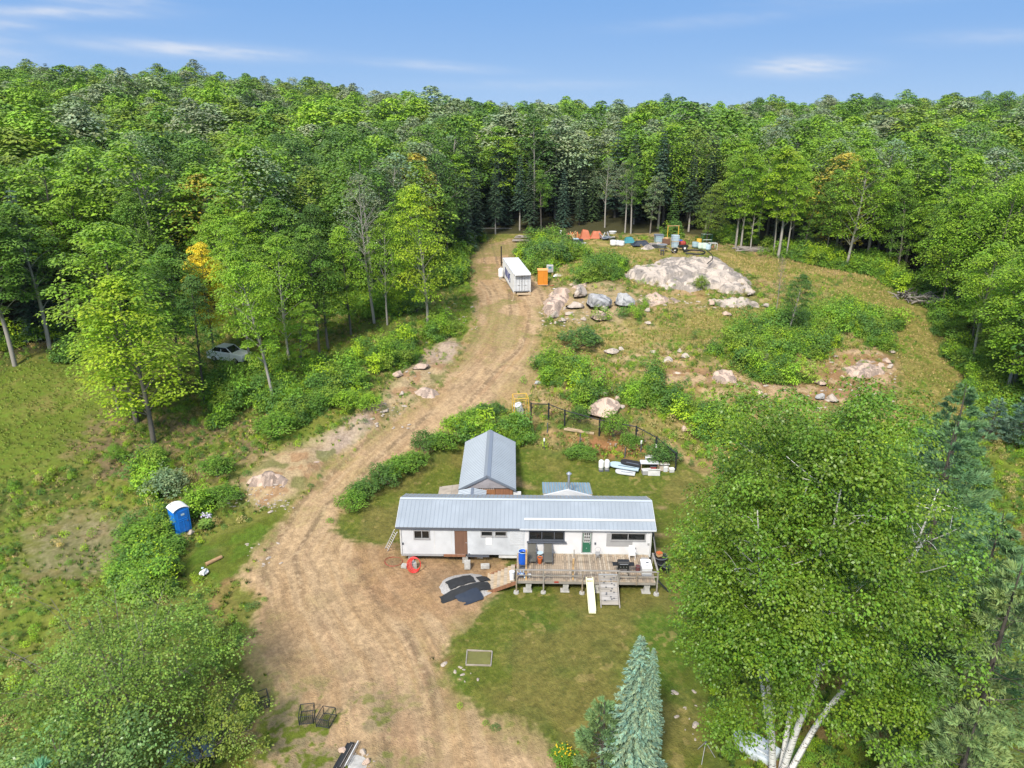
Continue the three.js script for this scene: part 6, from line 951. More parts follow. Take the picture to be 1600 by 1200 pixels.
// garage
{
  const F0 = -51.45, len = 9.1, t = thing('garage', 'narrow garage with grey gabled metal roof and brown plywood walls behind the home', 'garage', V(-2.0, 0, F0 - len / 2)), hw = 2.0, eave = 2.3, ridge = 3.4, ov = 0.32, h2 = len / 2;
  part(t, 'side_wall', [box(0.12, eave + 0.6, len - 0.3, -hw, eave / 2 - 0.3, 0)], M.plyRed); part(t, 'side_wall', [box(0.12, eave + 0.6, len - 0.3, hw, eave / 2 - 0.3, 0)], M.plyRed);
  for (let k = 0; k < 3; k++) part(t, 'front_panel', [box(hw * 2 / 3 - 0.02, eave + 0.6, 0.1, -hw + (k + 0.5) * hw * 2 / 3, eave / 2 - 0.3, h2 - 0.25)], k === 1 ? mat([0.36, 0.165, 0.075], { map: rep(T.streak, 0.5, 0.5) }) : M.plyRed);
  part(t, 'rear_wall', [box(hw * 2, eave + 0.6, 0.1, 0, eave / 2 - 0.3, -h2 + 0.25)], M.plyRed);
  for (const s of [1, -1]) part(t, 'gable', [prism([[-hw - 0.1, eave], [hw + 0.1, eave], [0, ridge - 0.08]], 0.08, 0, 0, s > 0 ? h2 - 0.16 : -h2 + 0.08)], M.shingle, s > 0 ? 'grey shingled gable over the brown front' : undefined);
  const W = hw + ov, sl = Math.hypot(W, ridge - eave + 0.12), ang = Math.atan2(ridge - eave + 0.12, W), ye = eave - 0.12;
  for (const s of [-1, 1]) { part(t, 'roof_slope', [ribbed(len, sl, 0.3, 0.07, 0.035).rotateY(Math.PI / 2).rotateZ(s > 0 ? -ang : ang).translate(s * W / 2, (ye + ridge) / 2 + 0.04, 0)], M.metalRoof); part(t, 'roof_deck', [box(sl, 0.05, len - 0.04, s * W / 2, (ye + ridge) / 2 - 0.03, 0, 0, 0, s > 0 ? -ang : ang)], M.plyGrey); for (const e of [1, -1]) part(t, 'barge_board', [box(sl, 0.18, 0.04, s * W / 2, (ye + ridge) / 2 - 0.02, e * (h2 + 0.015), 0, 0, s > 0 ? -ang : ang)], M.metalDark); }
  part(t, 'ridge_cap', [box(0.3, 0.02, len, 0.13, ridge + 0.035, 0, 0, 0, -ang), box(0.3, 0.02, len, -0.13, ridge + 0.035, 0, 0, 0, ang)], mat([0.33, 0.37, 0.43], { roughness: 0.45, metalness: 0.4 }));
  part(t, 'vent_slot', [...Array(8)].map((_, k) => box(0.05, 0.16, 0.03, -0.55 + k * 0.15, eave - 0.08, h2 - 0.18)), M.whiteOld);
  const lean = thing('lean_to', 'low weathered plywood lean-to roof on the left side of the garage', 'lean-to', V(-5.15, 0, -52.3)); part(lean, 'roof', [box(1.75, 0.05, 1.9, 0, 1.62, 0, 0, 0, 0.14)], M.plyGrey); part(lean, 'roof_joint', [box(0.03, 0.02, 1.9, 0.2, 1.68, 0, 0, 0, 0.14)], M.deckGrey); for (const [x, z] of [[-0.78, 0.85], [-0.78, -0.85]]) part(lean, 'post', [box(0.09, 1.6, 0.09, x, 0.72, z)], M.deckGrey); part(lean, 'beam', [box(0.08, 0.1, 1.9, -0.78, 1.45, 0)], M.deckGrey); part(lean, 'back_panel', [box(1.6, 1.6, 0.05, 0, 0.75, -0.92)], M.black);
  const cw = thing('covered_entry', 'small gabled ribbed roof between the home and the garage', 'porch roof', V(-3.15, 0, -50.25)); for (const s of [-1, 1]) part(cw, 'roof_slope', [ribbed(1.5, 1.15, 0.24, 0.06, 0.03).rotateY(Math.PI / 2).rotateZ(s > 0 ? -0.2 : 0.2).translate(s * 0.55, 2.5, 0)], M.metalRoof); part(cw, 'ridge_cap', [box(0.2, 0.02, 1.5, 0, 2.65, 0)], M.metalDark); for (const [x, z] of [[-1, 0.6], [1, 0.6], [-1, -0.6], [1, -0.6]]) part(cw, 'post', [box(0.08, 2.4, 0.08, x, 1.2, z)], M.deckGrey);
  const ac = thing('utility_box', 'pale utility box fixed to the right wall of the garage', 'utility box', V(0.42, 1.35, -51.6)); part(ac, 'case', [box(0.62, 0.5, 0.5, 0, 0.25, 0)], M.whiteOld); part(ac, 'grille', [0, 1, 2, 3].map((k) => box(0.5, 0.03, 0.02, 0, 0.12 + 0.09 * k, 0.255)), M.trimGrey); part(ac, 'bracket', [box(0.06, 0.06, 0.4, -0.25, -0.03, 0)], M.trimDark);
  // rear addition with stove pipe
  const ad = thing('addition', 'low rear addition with white pediment and blue-green ribbed roof', 'shed', V(4.38, 0, -50.95), TURN); part(ad, 'wall', [box(3.5, 2.3, 0.1, 0, 1.15, 1.2), box(0.1, 2.1, 2.6, -1.72, 1.05, -0.1), box(0.1, 2.1, 2.6, 1.72, 1.05, -0.1), box(3.5, 2.0, 0.1, 0, 1.0, -1.4)], M.white); part(ad, 'pediment', [prism([[-1.92, 2.3], [1.92, 2.3], [1.92, 2.62], [0, 3.15], [-1.92, 2.62]], 0.16, 0, 0, 1.12)], M.white); part(ad, 'roof_sheet', [slope(3.9, [2.72, 1.1], [2.25, -1.7], 0.22, 0.05, 0.03)], M.metalRoofBlue); part(ad, 'roof_deck', [box(3.86, 0.05, 2.82, 0, 2.44, -0.3, -0.166)], M.plyGrey);
  const pipe = thing('stove_pipe', 'shiny steel stove pipe with cap in front of the white pediment', 'chimney', V(4.42, 2.65, -49.95)); part(pipe, 'pipe', [cyl(0.1, 0.1, 1.75, 0, 0.875, 0, 16)], M.steel); part(pipe, 'collar', [cyl(0.24, 0.12, 0.28, 0, 0.14, 0, 16)], M.steel); part(pipe, 'cap', [cyl(0.22, 0.04, 0.14, 0, 1.86, 0, 16), cyl(0.15, 0.15, 0.1, 0, 1.72, 0, 16)], M.steel); part(pipe, 'brace', [bar(V(0.1, 1.0, 0), V(0.5, 0.1, -0.4), 0.015), bar(V(-0.1, 1.0, 0), V(-0.5, 0.1, -0.4), 0.015)], M.steel);
}

// ---------------------------------------------------------------- rock: bare bedrock domes and slabs, boulders
M.rock = mat([0.54, 0.46, 0.385], { map: rep(T.rockface, 0.11, 0.11), roughness: 0.95, bumpMap: rep(T.rock, 0.5, 0.5), bumpScale: 0.12 });
M.rockGrey = mat([0.45, 0.45, 0.45], { map: rep(T.rockface, 0.2, 0.2), roughness: 0.95, bumpMap: rep(T.rock, 0.5, 0.5), bumpScale: 0.12 });
M.rockPink = mat([0.6, 0.45, 0.35], { map: rep(T.rockface, 0.17, 0.17), roughness: 0.95, bumpMap: rep(T.rock, 0.5, 0.5), bumpScale: 0.1 });
function bedrock(name, label, pts, rise, seed, m, o = {}) {   // a hump of bare rock that comes out of the land inside an outline
  const poly = outline(pts), { edge = 1.4, dome = 5, domeRise = 0, step = 0.4, crack = 0.35, joints = 1 } = o; let x0 = 1e9, x1 = -1e9, d0 = 1e9, d1 = -1e9; for (const [x, d] of poly) { x0 = Math.min(x0, x - 1); x1 = Math.max(x1, x + 1); d0 = Math.min(d0, d - 1); d1 = Math.max(d1, d + 1); }
  const nx = Math.ceil((x1 - x0) / step), nd = Math.ceil((d1 - d0) / step), p = [], idx = [], keep = [];
  for (let j = 0; j <= nd; j++) for (let i = 0; i <= nx; i++) {
    const x = x0 + i * step, d = d0 + j * step, wx = x + (fbm(x * 0.5 + seed, d * 0.5, 3) - 0.5) * 2, wd = d + (fbm(x * 0.5, d * 0.5 + seed, 3) - 0.5) * 2, s = sdf(poly, x, d) + (fbm(x * 0.6 + seed * 3, d * 0.6, 3) - 0.5) * 1.8;
    // beds of rock broken along two sets of joints
    const a = (wx * 0.8 + wd * 0.45) / 2.1 / joints, b = (-wx * 0.35 + wd * 0.9) / 1.5 / joints, cell = tab(Math.floor(a), Math.floor(b) + seed), ja = Math.abs(a - Math.round(a)), jb = Math.abs(b - Math.round(b)), joint = Math.max(smooth(0.1, 0, ja), smooth(0.12, 0, jb));
    const h = -0.35 + (rise + 0.35) * smooth(0, edge, s) + domeRise * smooth(0, dome, s) + crack * (cell - 0.5) * smooth(0.2, 1.4, s) - joint * crack * 0.55 + (fbm(x * 1.1 + seed, d * 1.1, 4) - 0.5) * 0.22 * smooth(0, 1, s);
    p.push(x, landHeight(x, d) + h, -d); keep.push(s > -0.5);
  }
  for (let j = 0; j < nd; j++) for (let i = 0; i < nx; i++) { const a = j * (nx + 1) + i, b = a + 1, c = a + nx + 1, e = c + 1; if (keep[a] || keep[b] || keep[c] || keep[e]) idx.push(a, b, e, a, e, c); }
  const g = new THREE.BufferGeometry(); g.setAttribute('position', new THREE.Float32BufferAttribute(p, 3)); g.setIndex(idx); const f = g.toNonIndexed(); f.computeVertexNormals();
  const gs = new THREE.BufferGeometry(); gs.setAttribute('position', new THREE.Float32BufferAttribute(p, 3)); gs.setIndex(idx); gs.computeVertexNormals();
  return solo(name, label, 'rock', [metreUV(gs)], m);
}
bedrock('rock_outcrop', 'big pale domed bedrock outcrop with black hose on top, right of the container', [[972, 430], [990, 417], [1030, 408], [1085, 402], [1130, 409], [1158, 428], [1180, 447], [1186, 462], [1150, 463], [1112, 457], [1080, 456], [1040, 452], [1005, 446], [975, 438]], 0.55, 3, M.rock, { edge: 1.2, dome: 8, domeRise: 0.75, step: 0.28, crack: 0.6, joints: 1.5 });
bedrock('rock_slab', 'flat pale rock slab behind the dome in front of the scrap row', [[985, 392], [1005, 384], [1035, 380], [1040, 388], [1015, 394]], 0.35, 5, M.rock, { step: 0.4, crack: 0.2 });
bedrock('rock_slab', 'pale pinkish slab with stepped edges in the middle of the right slope', [[1100, 580], [1120, 572], [1150, 576], [1162, 590], [1165, 604], [1130, 606], [1095, 610], [1105, 596]], 0.5, 7, M.rockPink, { step: 0.3, crack: 0.35 });
bedrock('rock_slab', 'smaller rock slab right below the stepped pinkish slab', [[1168, 604], [1190, 600], [1204, 620], [1202, 632], [1184, 626], [1172, 622]], 0.45, 8, M.rockPink, { step: 0.3, crack: 0.3 });
bedrock('rock_slab', 'long low slab left of the stepped pinkish slab', [[1040, 580], [1075, 578], [1082, 590], [1060, 594], [1035, 592]], 0.3, 9, M.rockPink, { step: 0.3, crack: 0.25 });
bedrock('rock_slab', 'low broken bedrock between the grey boulders and the dome', [[985, 470], [1010, 458], [1050, 462], [1075, 468], [1050, 478], [1010, 480]], 0.35, 21, M.rockPink, { step: 0.3, crack: 0.5, edge: 0.9 });
bedrock('rock_slab', 'broken bedrock strip along the foot of the dome at its right half', [[1095, 466], [1130, 466], [1170, 470], [1190, 478], [1150, 484], [1110, 478]], 0.35, 22, M.rock, { step: 0.3, crack: 0.5, edge: 0.9 });
bedrock('rock_slab', 'pale scraped bedrock patch on the bare soil slope at the right', [[1310, 575], [1340, 560], [1385, 566], [1390, 590], [1350, 604], [1320, 598]], 0.25, 23, M.rockPink, { step: 0.3, crack: 0.4, edge: 0.9 });
bedrock('rock_slab', 'small bedrock hump between the ledge and the orange cabinet', [[880, 440], [905, 432], [925, 438], [915, 450], [890, 452]], 0.4, 24, M.rockPink, { step: 0.3, crack: 0.45, edge: 0.9 });
bedrock('rock_ledge', 'stepped rock ledge dropping to the drive below the orange cabinet', [[848, 470], [862, 452], [885, 446], [893, 462], [884, 484], [868, 502], [852, 498], [845, 484]], 0.8, 11, M.rockPink, { step: 0.3, crack: 0.6, edge: 1.0 });
bedrock('rock_ledge', 'reddish rock face at the left edge of the drive above the toilet', [[375, 758], [392, 740], [420, 736], [450, 742], [460, 758], [438, 770], [405, 772], [380, 770]], 0.25, 13, M.rockPink, { step: 0.3, crack: 0.5, edge: 1.0 });
bedrock('rock_ledge', 'pale rock bank along the left edge of the drive at mid height', [[470, 728], [510, 700], [560, 672], [600, 650], [618, 646], [600, 664], [545, 700], [490, 738]], 0.35, 15, M.rockPink, { step: 0.35, crack: 0.4, edge: 1.2 });
bedrock('rock_slab', 'tan rock slab by the puddle at the left edge of the drive', [[640, 612], [665, 604], [690, 610], [700, 620], [670, 626], [648, 624]], 0.3, 16, M.rockPink, { step: 0.3, crack: 0.3 });
[   // u, v of the foot, width and height in picture points, material, label
  [941, 655, 58, 36, 'rockPink', 'largest pale pink boulder beside the path above the fence'], [967, 628, 16, 17, 'rockPink', 'tan boulder standing upright right of the largest pink boulder'], [945, 618, 14, 12, 'rock', 'small pale boulder in the brush above the largest pink boulder'], [955, 613, 10, 14, 'rock', 'upright little pale stone beside the small one in the brush'], [973, 639, 12, 8, 'rock', 'small pale stone to the right of the largest pink boulder'], [908, 643, 8, 6, 'rock', 'small grey stone at the left foot of the largest pink boulder'],
  [934, 484, 50, 36, 'rockGrey', 'big grey flat-faced boulder left of its split neighbour under the dome'], [978, 482, 40, 36, 'rockGrey', 'big grey tilted boulder right of its neighbour under the dome'], [908, 466, 36, 22, 'rock', 'long tilted pale boulder above the big grey boulders'], [936, 503, 30, 24, 'rockPink', 'square pinkish boulder below the big grey boulders'], [943, 488, 16, 16, 'rock', 'pale block wedged under the big grey boulder'], [900, 484, 30, 18, 'rock', 'pale cracked boulder left of the big grey boulders'], [866, 498, 18, 16, 'rock', 'rounded pale boulder low on the ledge by the drive'],
  [877, 503, 14, 8, 'rock', 'white flat stone at the foot of the ledge by the drive'], [868, 507, 10, 7, 'rock', 'small white stone lowest at the foot of the ledge'], [890, 494, 14, 10, 'rock', 'pale stone between the ledge and the square pinkish boulder'], [912, 502, 12, 9, 'rock', 'pale stone left of the square pinkish boulder'], [1012, 488, 11, 9, 'rock', 'pale stone alone in the straw grass right of the grey boulders'], [1012, 507, 12, 7, 'rock', 'flat pale stone lower in the straw grass right of the grey boulders'],
  [1112, 478, 14, 14, 'rockPink', 'pink pointed stone in front of the bedrock dome'], [1138, 494, 16, 9, 'rockPink', 'pinkish flat stone in the straw grass below the dome'], [1172, 462, 28, 16, 'rock', 'rounded block at the right end of the bedrock dome'], [1160, 448, 18, 14, 'rock', 'pale block on the right shoulder of the bedrock dome'], [1198, 480, 18, 7, 'rock', 'low pale stone right of the bedrock dome'],
  [958, 554, 26, 12, 'rock', 'largest of the white stones in the grass strip, left cluster'], [971, 548, 14, 8, 'rock', 'white stone at the right end of the left cluster in the grass strip'], [947, 551, 9, 6, 'rock', 'little white stone at the left end of the left cluster'], [1020, 553, 12, 9, 'rock', 'white stone above the right cluster in the grass strip'], [1045, 568, 24, 12, 'rock', 'largest pale stone of the right cluster in the grass strip'], [1062, 552, 9, 10, 'rock', 'upright white stone at the top of the right cluster'], [1072, 560, 18, 8, 'rock', 'flat pale stone at the right end of the right cluster'],
  [1283, 603, 21, 14, 'rockPink', 'square pink boulder on the bare soil slope at the right'], [1302, 629, 27, 17, 'rock', 'big white boulder low on the right slope above the birch'], [1284, 626, 16, 15, 'rockGrey', 'bluish grey boulder touching the big white boulder above the birch'], [1278, 642, 10, 8, 'rock', 'small white stone below the bluish grey boulder above the birch'], [1252, 622, 8, 10, 'rock', 'yellowish small stone left of the bluish grey boulder'], [1395, 552, 14, 8, 'rock', 'white stone on the soil at the upper end of the right slope'], [1392, 576, 12, 8, 'rock', 'white stone on the soil under the upper one at the right'], [1384, 530, 8, 8, 'rockGrey', 'grey block among the brush at the right end of the slope'], [1317, 592, 9, 8, 'rockPink', 'small pink stone right of the square pink boulder'], [1388, 568, 22, 6, 'rockPink', 'low pink ledge stone among the soil at the right'],
  [658, 578, 30, 12, 'rockPink', 'tan flat boulder at the foot of the left brush by the drive'], [622, 590, 22, 14, 'rockPink', 'pinkish rounded boulder left of the tan flat one by the drive'], [628, 618, 12, 8, 'rock', 'pale stone below the pinkish rounded boulder by the drive'], [694, 512, 9, 8, 'rock', 'white stone at the foot of the bright maple by the drive'], [712, 514, 8, 6, 'rock', 'pinkish white stone in the grass beside the drive'], [725, 432, 9, 7, 'rock', 'white stone at the wood edge left of the container'], [710, 440, 8, 7, 'rock', 'second white stone at the wood edge left of the container'], [793, 666, 11, 7, 'rock', 'white stone in the weeds below the yellow frame'],
  [298, 836, 13, 9, 'rock', 'pale flat stone at the door of the blue toilet'], [840, 602, 12, 10, 'rockGrey', 'dark rock at the right edge of the drive beside the brush'], [1070, 675, 16, 11, 'rockPink', 'pinkish rock at the upper end of the footpath'], [1150, 720, 10, 7, 'rock', 'white stone by the footpath above the birch'], [566, 1180, 12, 12, 'rock', 'pale round stone beside the dark boards at the bottom'], [572, 1195, 14, 12, 'rockPink', 'pinkish stone below the pale round one at the bottom'], [535, 1178, 16, 12, 'rockPink', 'pinkish stone left of the dark boards at the bottom'],
].forEach(([u, v, w, h, m, label], i) => {
  const p = land(u, v), z = -p.z * CP + (EYE - p.y) * SP, W = (w * z) / FOCAL, Hh = (h * z) / FOCAL * 1.0; const g = lump(1, 300 + i * 7, W * 0.56, Math.max(Hh * 0.7, W * 0.3), W * 0.42, 0.35, W > 1.2 ? 4 : 3);
  const o = part(scene, w > 20 ? 'boulder' : 'stone', [g], M[m]); o.position.set(p.x, p.y + Hh * 0.18, p.z - W * 0.25); o.rotation.y = i * 1.7; tag(o, label, w > 20 ? 'boulder' : 'stone');
});
{   // loose rubble, too fine to count
  const r = rng(88), g = lump(1, 44, 1, 0.7, 1, 0.3, 1), spots = []; for (const [u, v, ru, rv, n] of [[400, 775, 45, 18, 60], [430, 790, 30, 12, 30], [880, 490, 40, 20, 60], [1080, 470, 80, 12, 60], [1350, 590, 60, 40, 70], [1320, 625, 60, 20, 40], [600, 650, 40, 20, 40], [720, 500, 30, 30, 30], [410, 865, 30, 20, 16], [1190, 600, 40, 25, 25], [560, 1190, 25, 14, 20], [720, 1035, 30, 30, 10], [1060, 1120, 30, 50, 12], [640, 560, 30, 30, 26], [960, 700, 60, 14, 24]]) for (let k = 0; k < n; k++) { const p = land(u + (r() - 0.5) * 2 * ru, v + (r() - 0.5) * 2 * rv); spots.push([p, 0.06 + 0.22 * r() * r() * (v < 700 ? 1.6 : 1)]); }
  const im = new THREE.InstancedMesh(merged([g]), M.rock, spots.length), m = new THREE.Matrix4(), q = new THREE.Quaternion(); spots.forEach(([p, s], i) => { m.compose(p, q.setFromAxisAngle(V(0, 1, 0), i), V(s * 1.2, s * 0.8, s)); im.setMatrixAt(i, m); }); im.name = numbered('rubble'); scene.add(im); tag(im, 'loose stones scattered on banks and lawn', null, null, 'stuff');
}
{   // black hose lying on the bedrock dome
  const up = (u, v) => { const p = land(u, v); p.y += 1.55; return p; };
  solo('rubber_hose', 'thick black hose lying in a bow over the top of the bedrock dome', 'hose', [tube([up(1067, 409), up(1080, 406), up(1098, 408), up(1095, 413), up(1078, 412), up(1070, 411)], 0.13, 50, 6)], M.black); solo('rubber_hose', 'thin black hose curving down the right side of the bedrock dome', 'hose', [tube([up(1103, 407), up(1110, 413), up(1112, 420), up(1104, 428)], 0.07, 40, 6)], M.black);
}

// ---------------------------------------------------------------- container and cabinets by the drive
const LETTER = { T: [[0, 1, 1, 1], [0.5, 0, 0.5, 1]], I: [[0.5, 0, 0.5, 1]], U: [[0.1, 0, 0.1, 1], [0.9, 0, 0.9, 1], [0.1, 0, 0.9, 0]], A: [[0.1, 0, 0.5, 1], [0.9, 0, 0.5, 1], [0.25, 0.4, 0.75, 0.4]], S: [[0.1, 0, 0.9, 0], [0.9, 0, 0.9, 0.5], [0.1, 0.5, 0.9, 0.5], [0.1, 0.5, 0.1, 1], [0.1, 1, 0.9, 1]] };
{
  const p = land(815.5, 459), t = thing('shipping_container', 'long white shipping container at the top of the dirt drive', 'container', V(p.x, p.y + 0.05, p.z), 7.5 * D2R), w = 2.44, h = 2.59, L = 12.19, b = 0.18;
  const wall = (len) => { const g = ribbed(len, h - 0.3, 0.28, 0.1, 0.045); return g; };
  for (const s of [-1, 1]) part(t, 'side_panel', [wall(L - 0.2).rotateX(Math.PI / 2).rotateY(s * Math.PI / 2).translate(s * (w / 2 - 0.05), b + h / 2, -L / 2), box(0.02, h - 0.2, L - 0.2, s * (w / 2 - 0.08), b + h / 2, -L / 2)], M.white);
  part(t, 'roof', [wall(L - 0.1).scale(1, 0.4, (w - 0.05) / (h - 0.3)).rotateY(Math.PI / 2).translate(0, b + h - 0.01, -L / 2), box(w - 0.1, 0.04, L - 0.1, 0, b + h - 0.05, -L / 2)], M.white); part(t, 'back_wall', [box(w - 0.1, h - 0.1, 0.06, 0, b + h / 2, -L + 0.06)], M.white); part(t, 'floor', [box(w - 0.1, 0.12, L - 0.1, 0, b + 0.1, -L / 2)], M.trimGrey);
  for (const s of [-1, 1]) for (const z of [-0.06, -L + 0.06]) part(t, 'corner_post', [box(0.14, h, 0.14, s * (w / 2 - 0.07), b + h / 2, z)], M.whiteOld);
  for (const s of [-1, 1]) part(t, 'bottom_rail', [box(0.08, 0.16, L - 0.28, s * (w / 2 - 0.03), b + 0.08, -L / 2)], M.trimGrey); part(t, 'top_rail', [box(w - 0.3, 0.12, 0.1, 0, b + h - 0.07, -0.06)], M.trimGrey);
  for (const s of [-1, 1]) { const d = new THREE.Group(); d.name = 'door'; t.add(d); part(d, 'leaf', [box(w / 2 - 0.18, h - 0.36, 0.05, s * (w / 4 - 0.05), b + h / 2, 0.0), ...[0, 1, 2, 3].map((k) => box(w / 2 - 0.24, 0.08, 0.02, s * (w / 4 - 0.05), b + 0.5 + k * 0.5, 0.035))], M.white); part(d, 'lock_bar', [0.3, 0.75].map((f) => cyl(0.02, 0.02, h - 0.4, s * (0.05 + (w / 2 - 0.2) * f), b + h / 2, 0.07, 6)), M.steel); part(d, 'handle', [box(0.25, 0.05, 0.03, s * 0.45, b + 1.0, 0.1)], M.trimGrey); }
  part(t, 'awning', [box(w - 0.3, 0.03, 0.7, 0.02, b + h - 0.02, 0.3, 0.35)], M.whitePlain, 'white flap over the container doors'); part(t, 'awning_arm', [box(0.03, 0.03, 0.6, w / 2 - 0.14, b + h - 0.2, 0.28), box(0.03, 0.03, 0.6, -w / 2 + 0.14, b + h - 0.2, 0.28)], M.trimDark);
  const ink = mat([0.04, 0.05, 0.16]); [...'TUIAS'].forEach((c, i) => { const zc = -L * 0.72 + i * 1.25; part(t, 'lettering', LETTER[c].map(([a, y, d, e]) => beam(V(-w / 2 - 0.02, b + 0.75 + y * 1.1, zc + a * 0.75), V(-w / 2 - 0.02, b + 0.75 + e * 1.1, zc + d * 0.75 + 0.001), 0.12, 0.02)), ink); });
  for (const [x, z] of [[-1.05, -0.2], [1.05, -0.2], [-1.05, -L + 0.3], [1.05, -L + 0.3]]) part(t, 'support_block', [box(0.35, 0.3, 0.4, x, 0.02, z)], M.lumberPale);
  part(t, 'stove_pipe', [cyl(0.09, 0.09, 2.9, -w / 2 - 0.2, b + 2.9, -L + 0.25, 10), box(0.5, 0.12, 0.12, -w / 2 - 0.05, b + 1.9, -L + 0.25)], M.black, 'black stove pipe at the rear left corner');
  const off = (x, z, y = 0) => { const q = V(x, 0, z).applyAxisAngle(V(0, 1, 0), 7.5 * D2R).add(t.position); q.y = ground(q.x, q.z) + y; return q; };
  const tank = thing('propane_tank', 'white propane tank at the rear left corner of the container', 'tank', off(-1.75, -9.6)); part(tank, 'body', [new THREE.CapsuleGeometry(0.42, 0.75, 6, 14).translate(0, 0.9, 0)], M.whitePlain); part(tank, 'foot_ring', [cyl(0.3, 0.3, 0.15, 0, 0.08, 0, 14)], M.trimGrey); part(tank, 'valve', [cyl(0.1, 0.1, 0.18, 0, 1.75, 0, 10)], M.trimGrey);
  const step = thing('step_boards', 'plywood step lying in front of the container doors', 'step', off(0.15, 0.75)); for (let k = 0; k < 3; k++) part(step, 'plank', [box(1.9, 0.07, 0.3, 0, 0.16, -0.32 + k * 0.32)], M.lumberPale); part(step, 'bearer', [box(0.1, 0.14, 0.95, -0.8, 0.06, 0), box(0.1, 0.14, 0.95, 0.8, 0.06, 0)], M.lumber);
  for (const [x, z, l] of [[-1.5, -7.6, 'pale plank end lying beside the rear of the container'], [-1.6, -8.6, 'second pale plank end behind the first beside the container']]) solo('plank', l, 'plank', [box(0.3, 0.12, 0.9, 0, 0.1, 0), box(0.2, 0.05, 0.6, 0.05, 0.185, 0)], M.lumberPale, off(x, z), 0.5);
  const pst = thing('wooden_stake', 'short leaning stake in the drive left of the container front', 'stake', land(801, 470)); part(pst, 'stake', [bar(V(0, -0.1, 0), V(0.15, 0.7, 0), 0.06)], M.lumberPale); part(pst, 'foot', [box(0.3, 0.06, 0.2, -0.1, 0.03, 0)], M.lumberPale);
}
{
  const p = land(848, 447), t = thing('plywood_cabinet', 'bright orange plywood cabinet on a pallet right of the container', 'cabinet', p, 0.03); part(t, 'body', [box(1.38, 2.05, 1.1, 0, 1.2, -0.5)], M.orange); part(t, 'roof', [box(1.48, 0.06, 1.2, 0, 2.26, -0.5, 0.06)], mat([0.85, 0.4, 0.12], { roughness: 0.5 })); part(t, 'door_seam', [box(0.02, 1.85, 0.02, 0.1, 1.2, 0.055)], mat([0.5, 0.15, 0.01])); for (let k = 0; k < 3; k++) part(t, 'pallet_board', [box(1.5, 0.05, 0.35, 0, 0.17, -0.95 + k * 0.48)], M.lumberPale); part(t, 'pallet_foot', [box(0.1, 0.16, 1.2, -0.6, 0.07, -0.5), box(0.1, 0.16, 1.2, 0.6, 0.07, -0.5)], M.lumber);
  const q = land(859, 431), s = thing('electrical_cabinet', 'pale grey electrical cabinet on posts behind the orange cabinet', 'cabinet', q); part(s, 'case', [box(0.95, 1.05, 0.35, 0, 1.1, 0)], M.whiteOld); part(s, 'door', [box(0.8, 0.9, 0.03, 0, 1.1, 0.19)], M.trimGrey); part(s, 'plate', [box(0.4, 0.25, 0.01, 0, 1.25, 0.215)], M.teal); for (const x of [-0.35, 0.35]) part(s, 'post', [box(0.08, 1.2, 0.08, x, 0.3, -0.02)], M.lumber);
  for (const [u, v, l, m, k] of [[862, 447, 'dull red scrap piece beside the orange cabinet', 'redDull', 0.32], [872, 433, 'pinkish plastic sheet heap right of the grey electrical cabinet', 'whiteOld', 0.7], [866, 452, 'small white scrap piece on the soil right of the orange cabinet', 'whiteOld', 0.22]]) solo('scrap', l, 'scrap', [lump(k, u, 1.3, 0.5, 0.9, 0.4, 3).translate(0, k * 0.2, 0)], M[m], land(u, v));
}

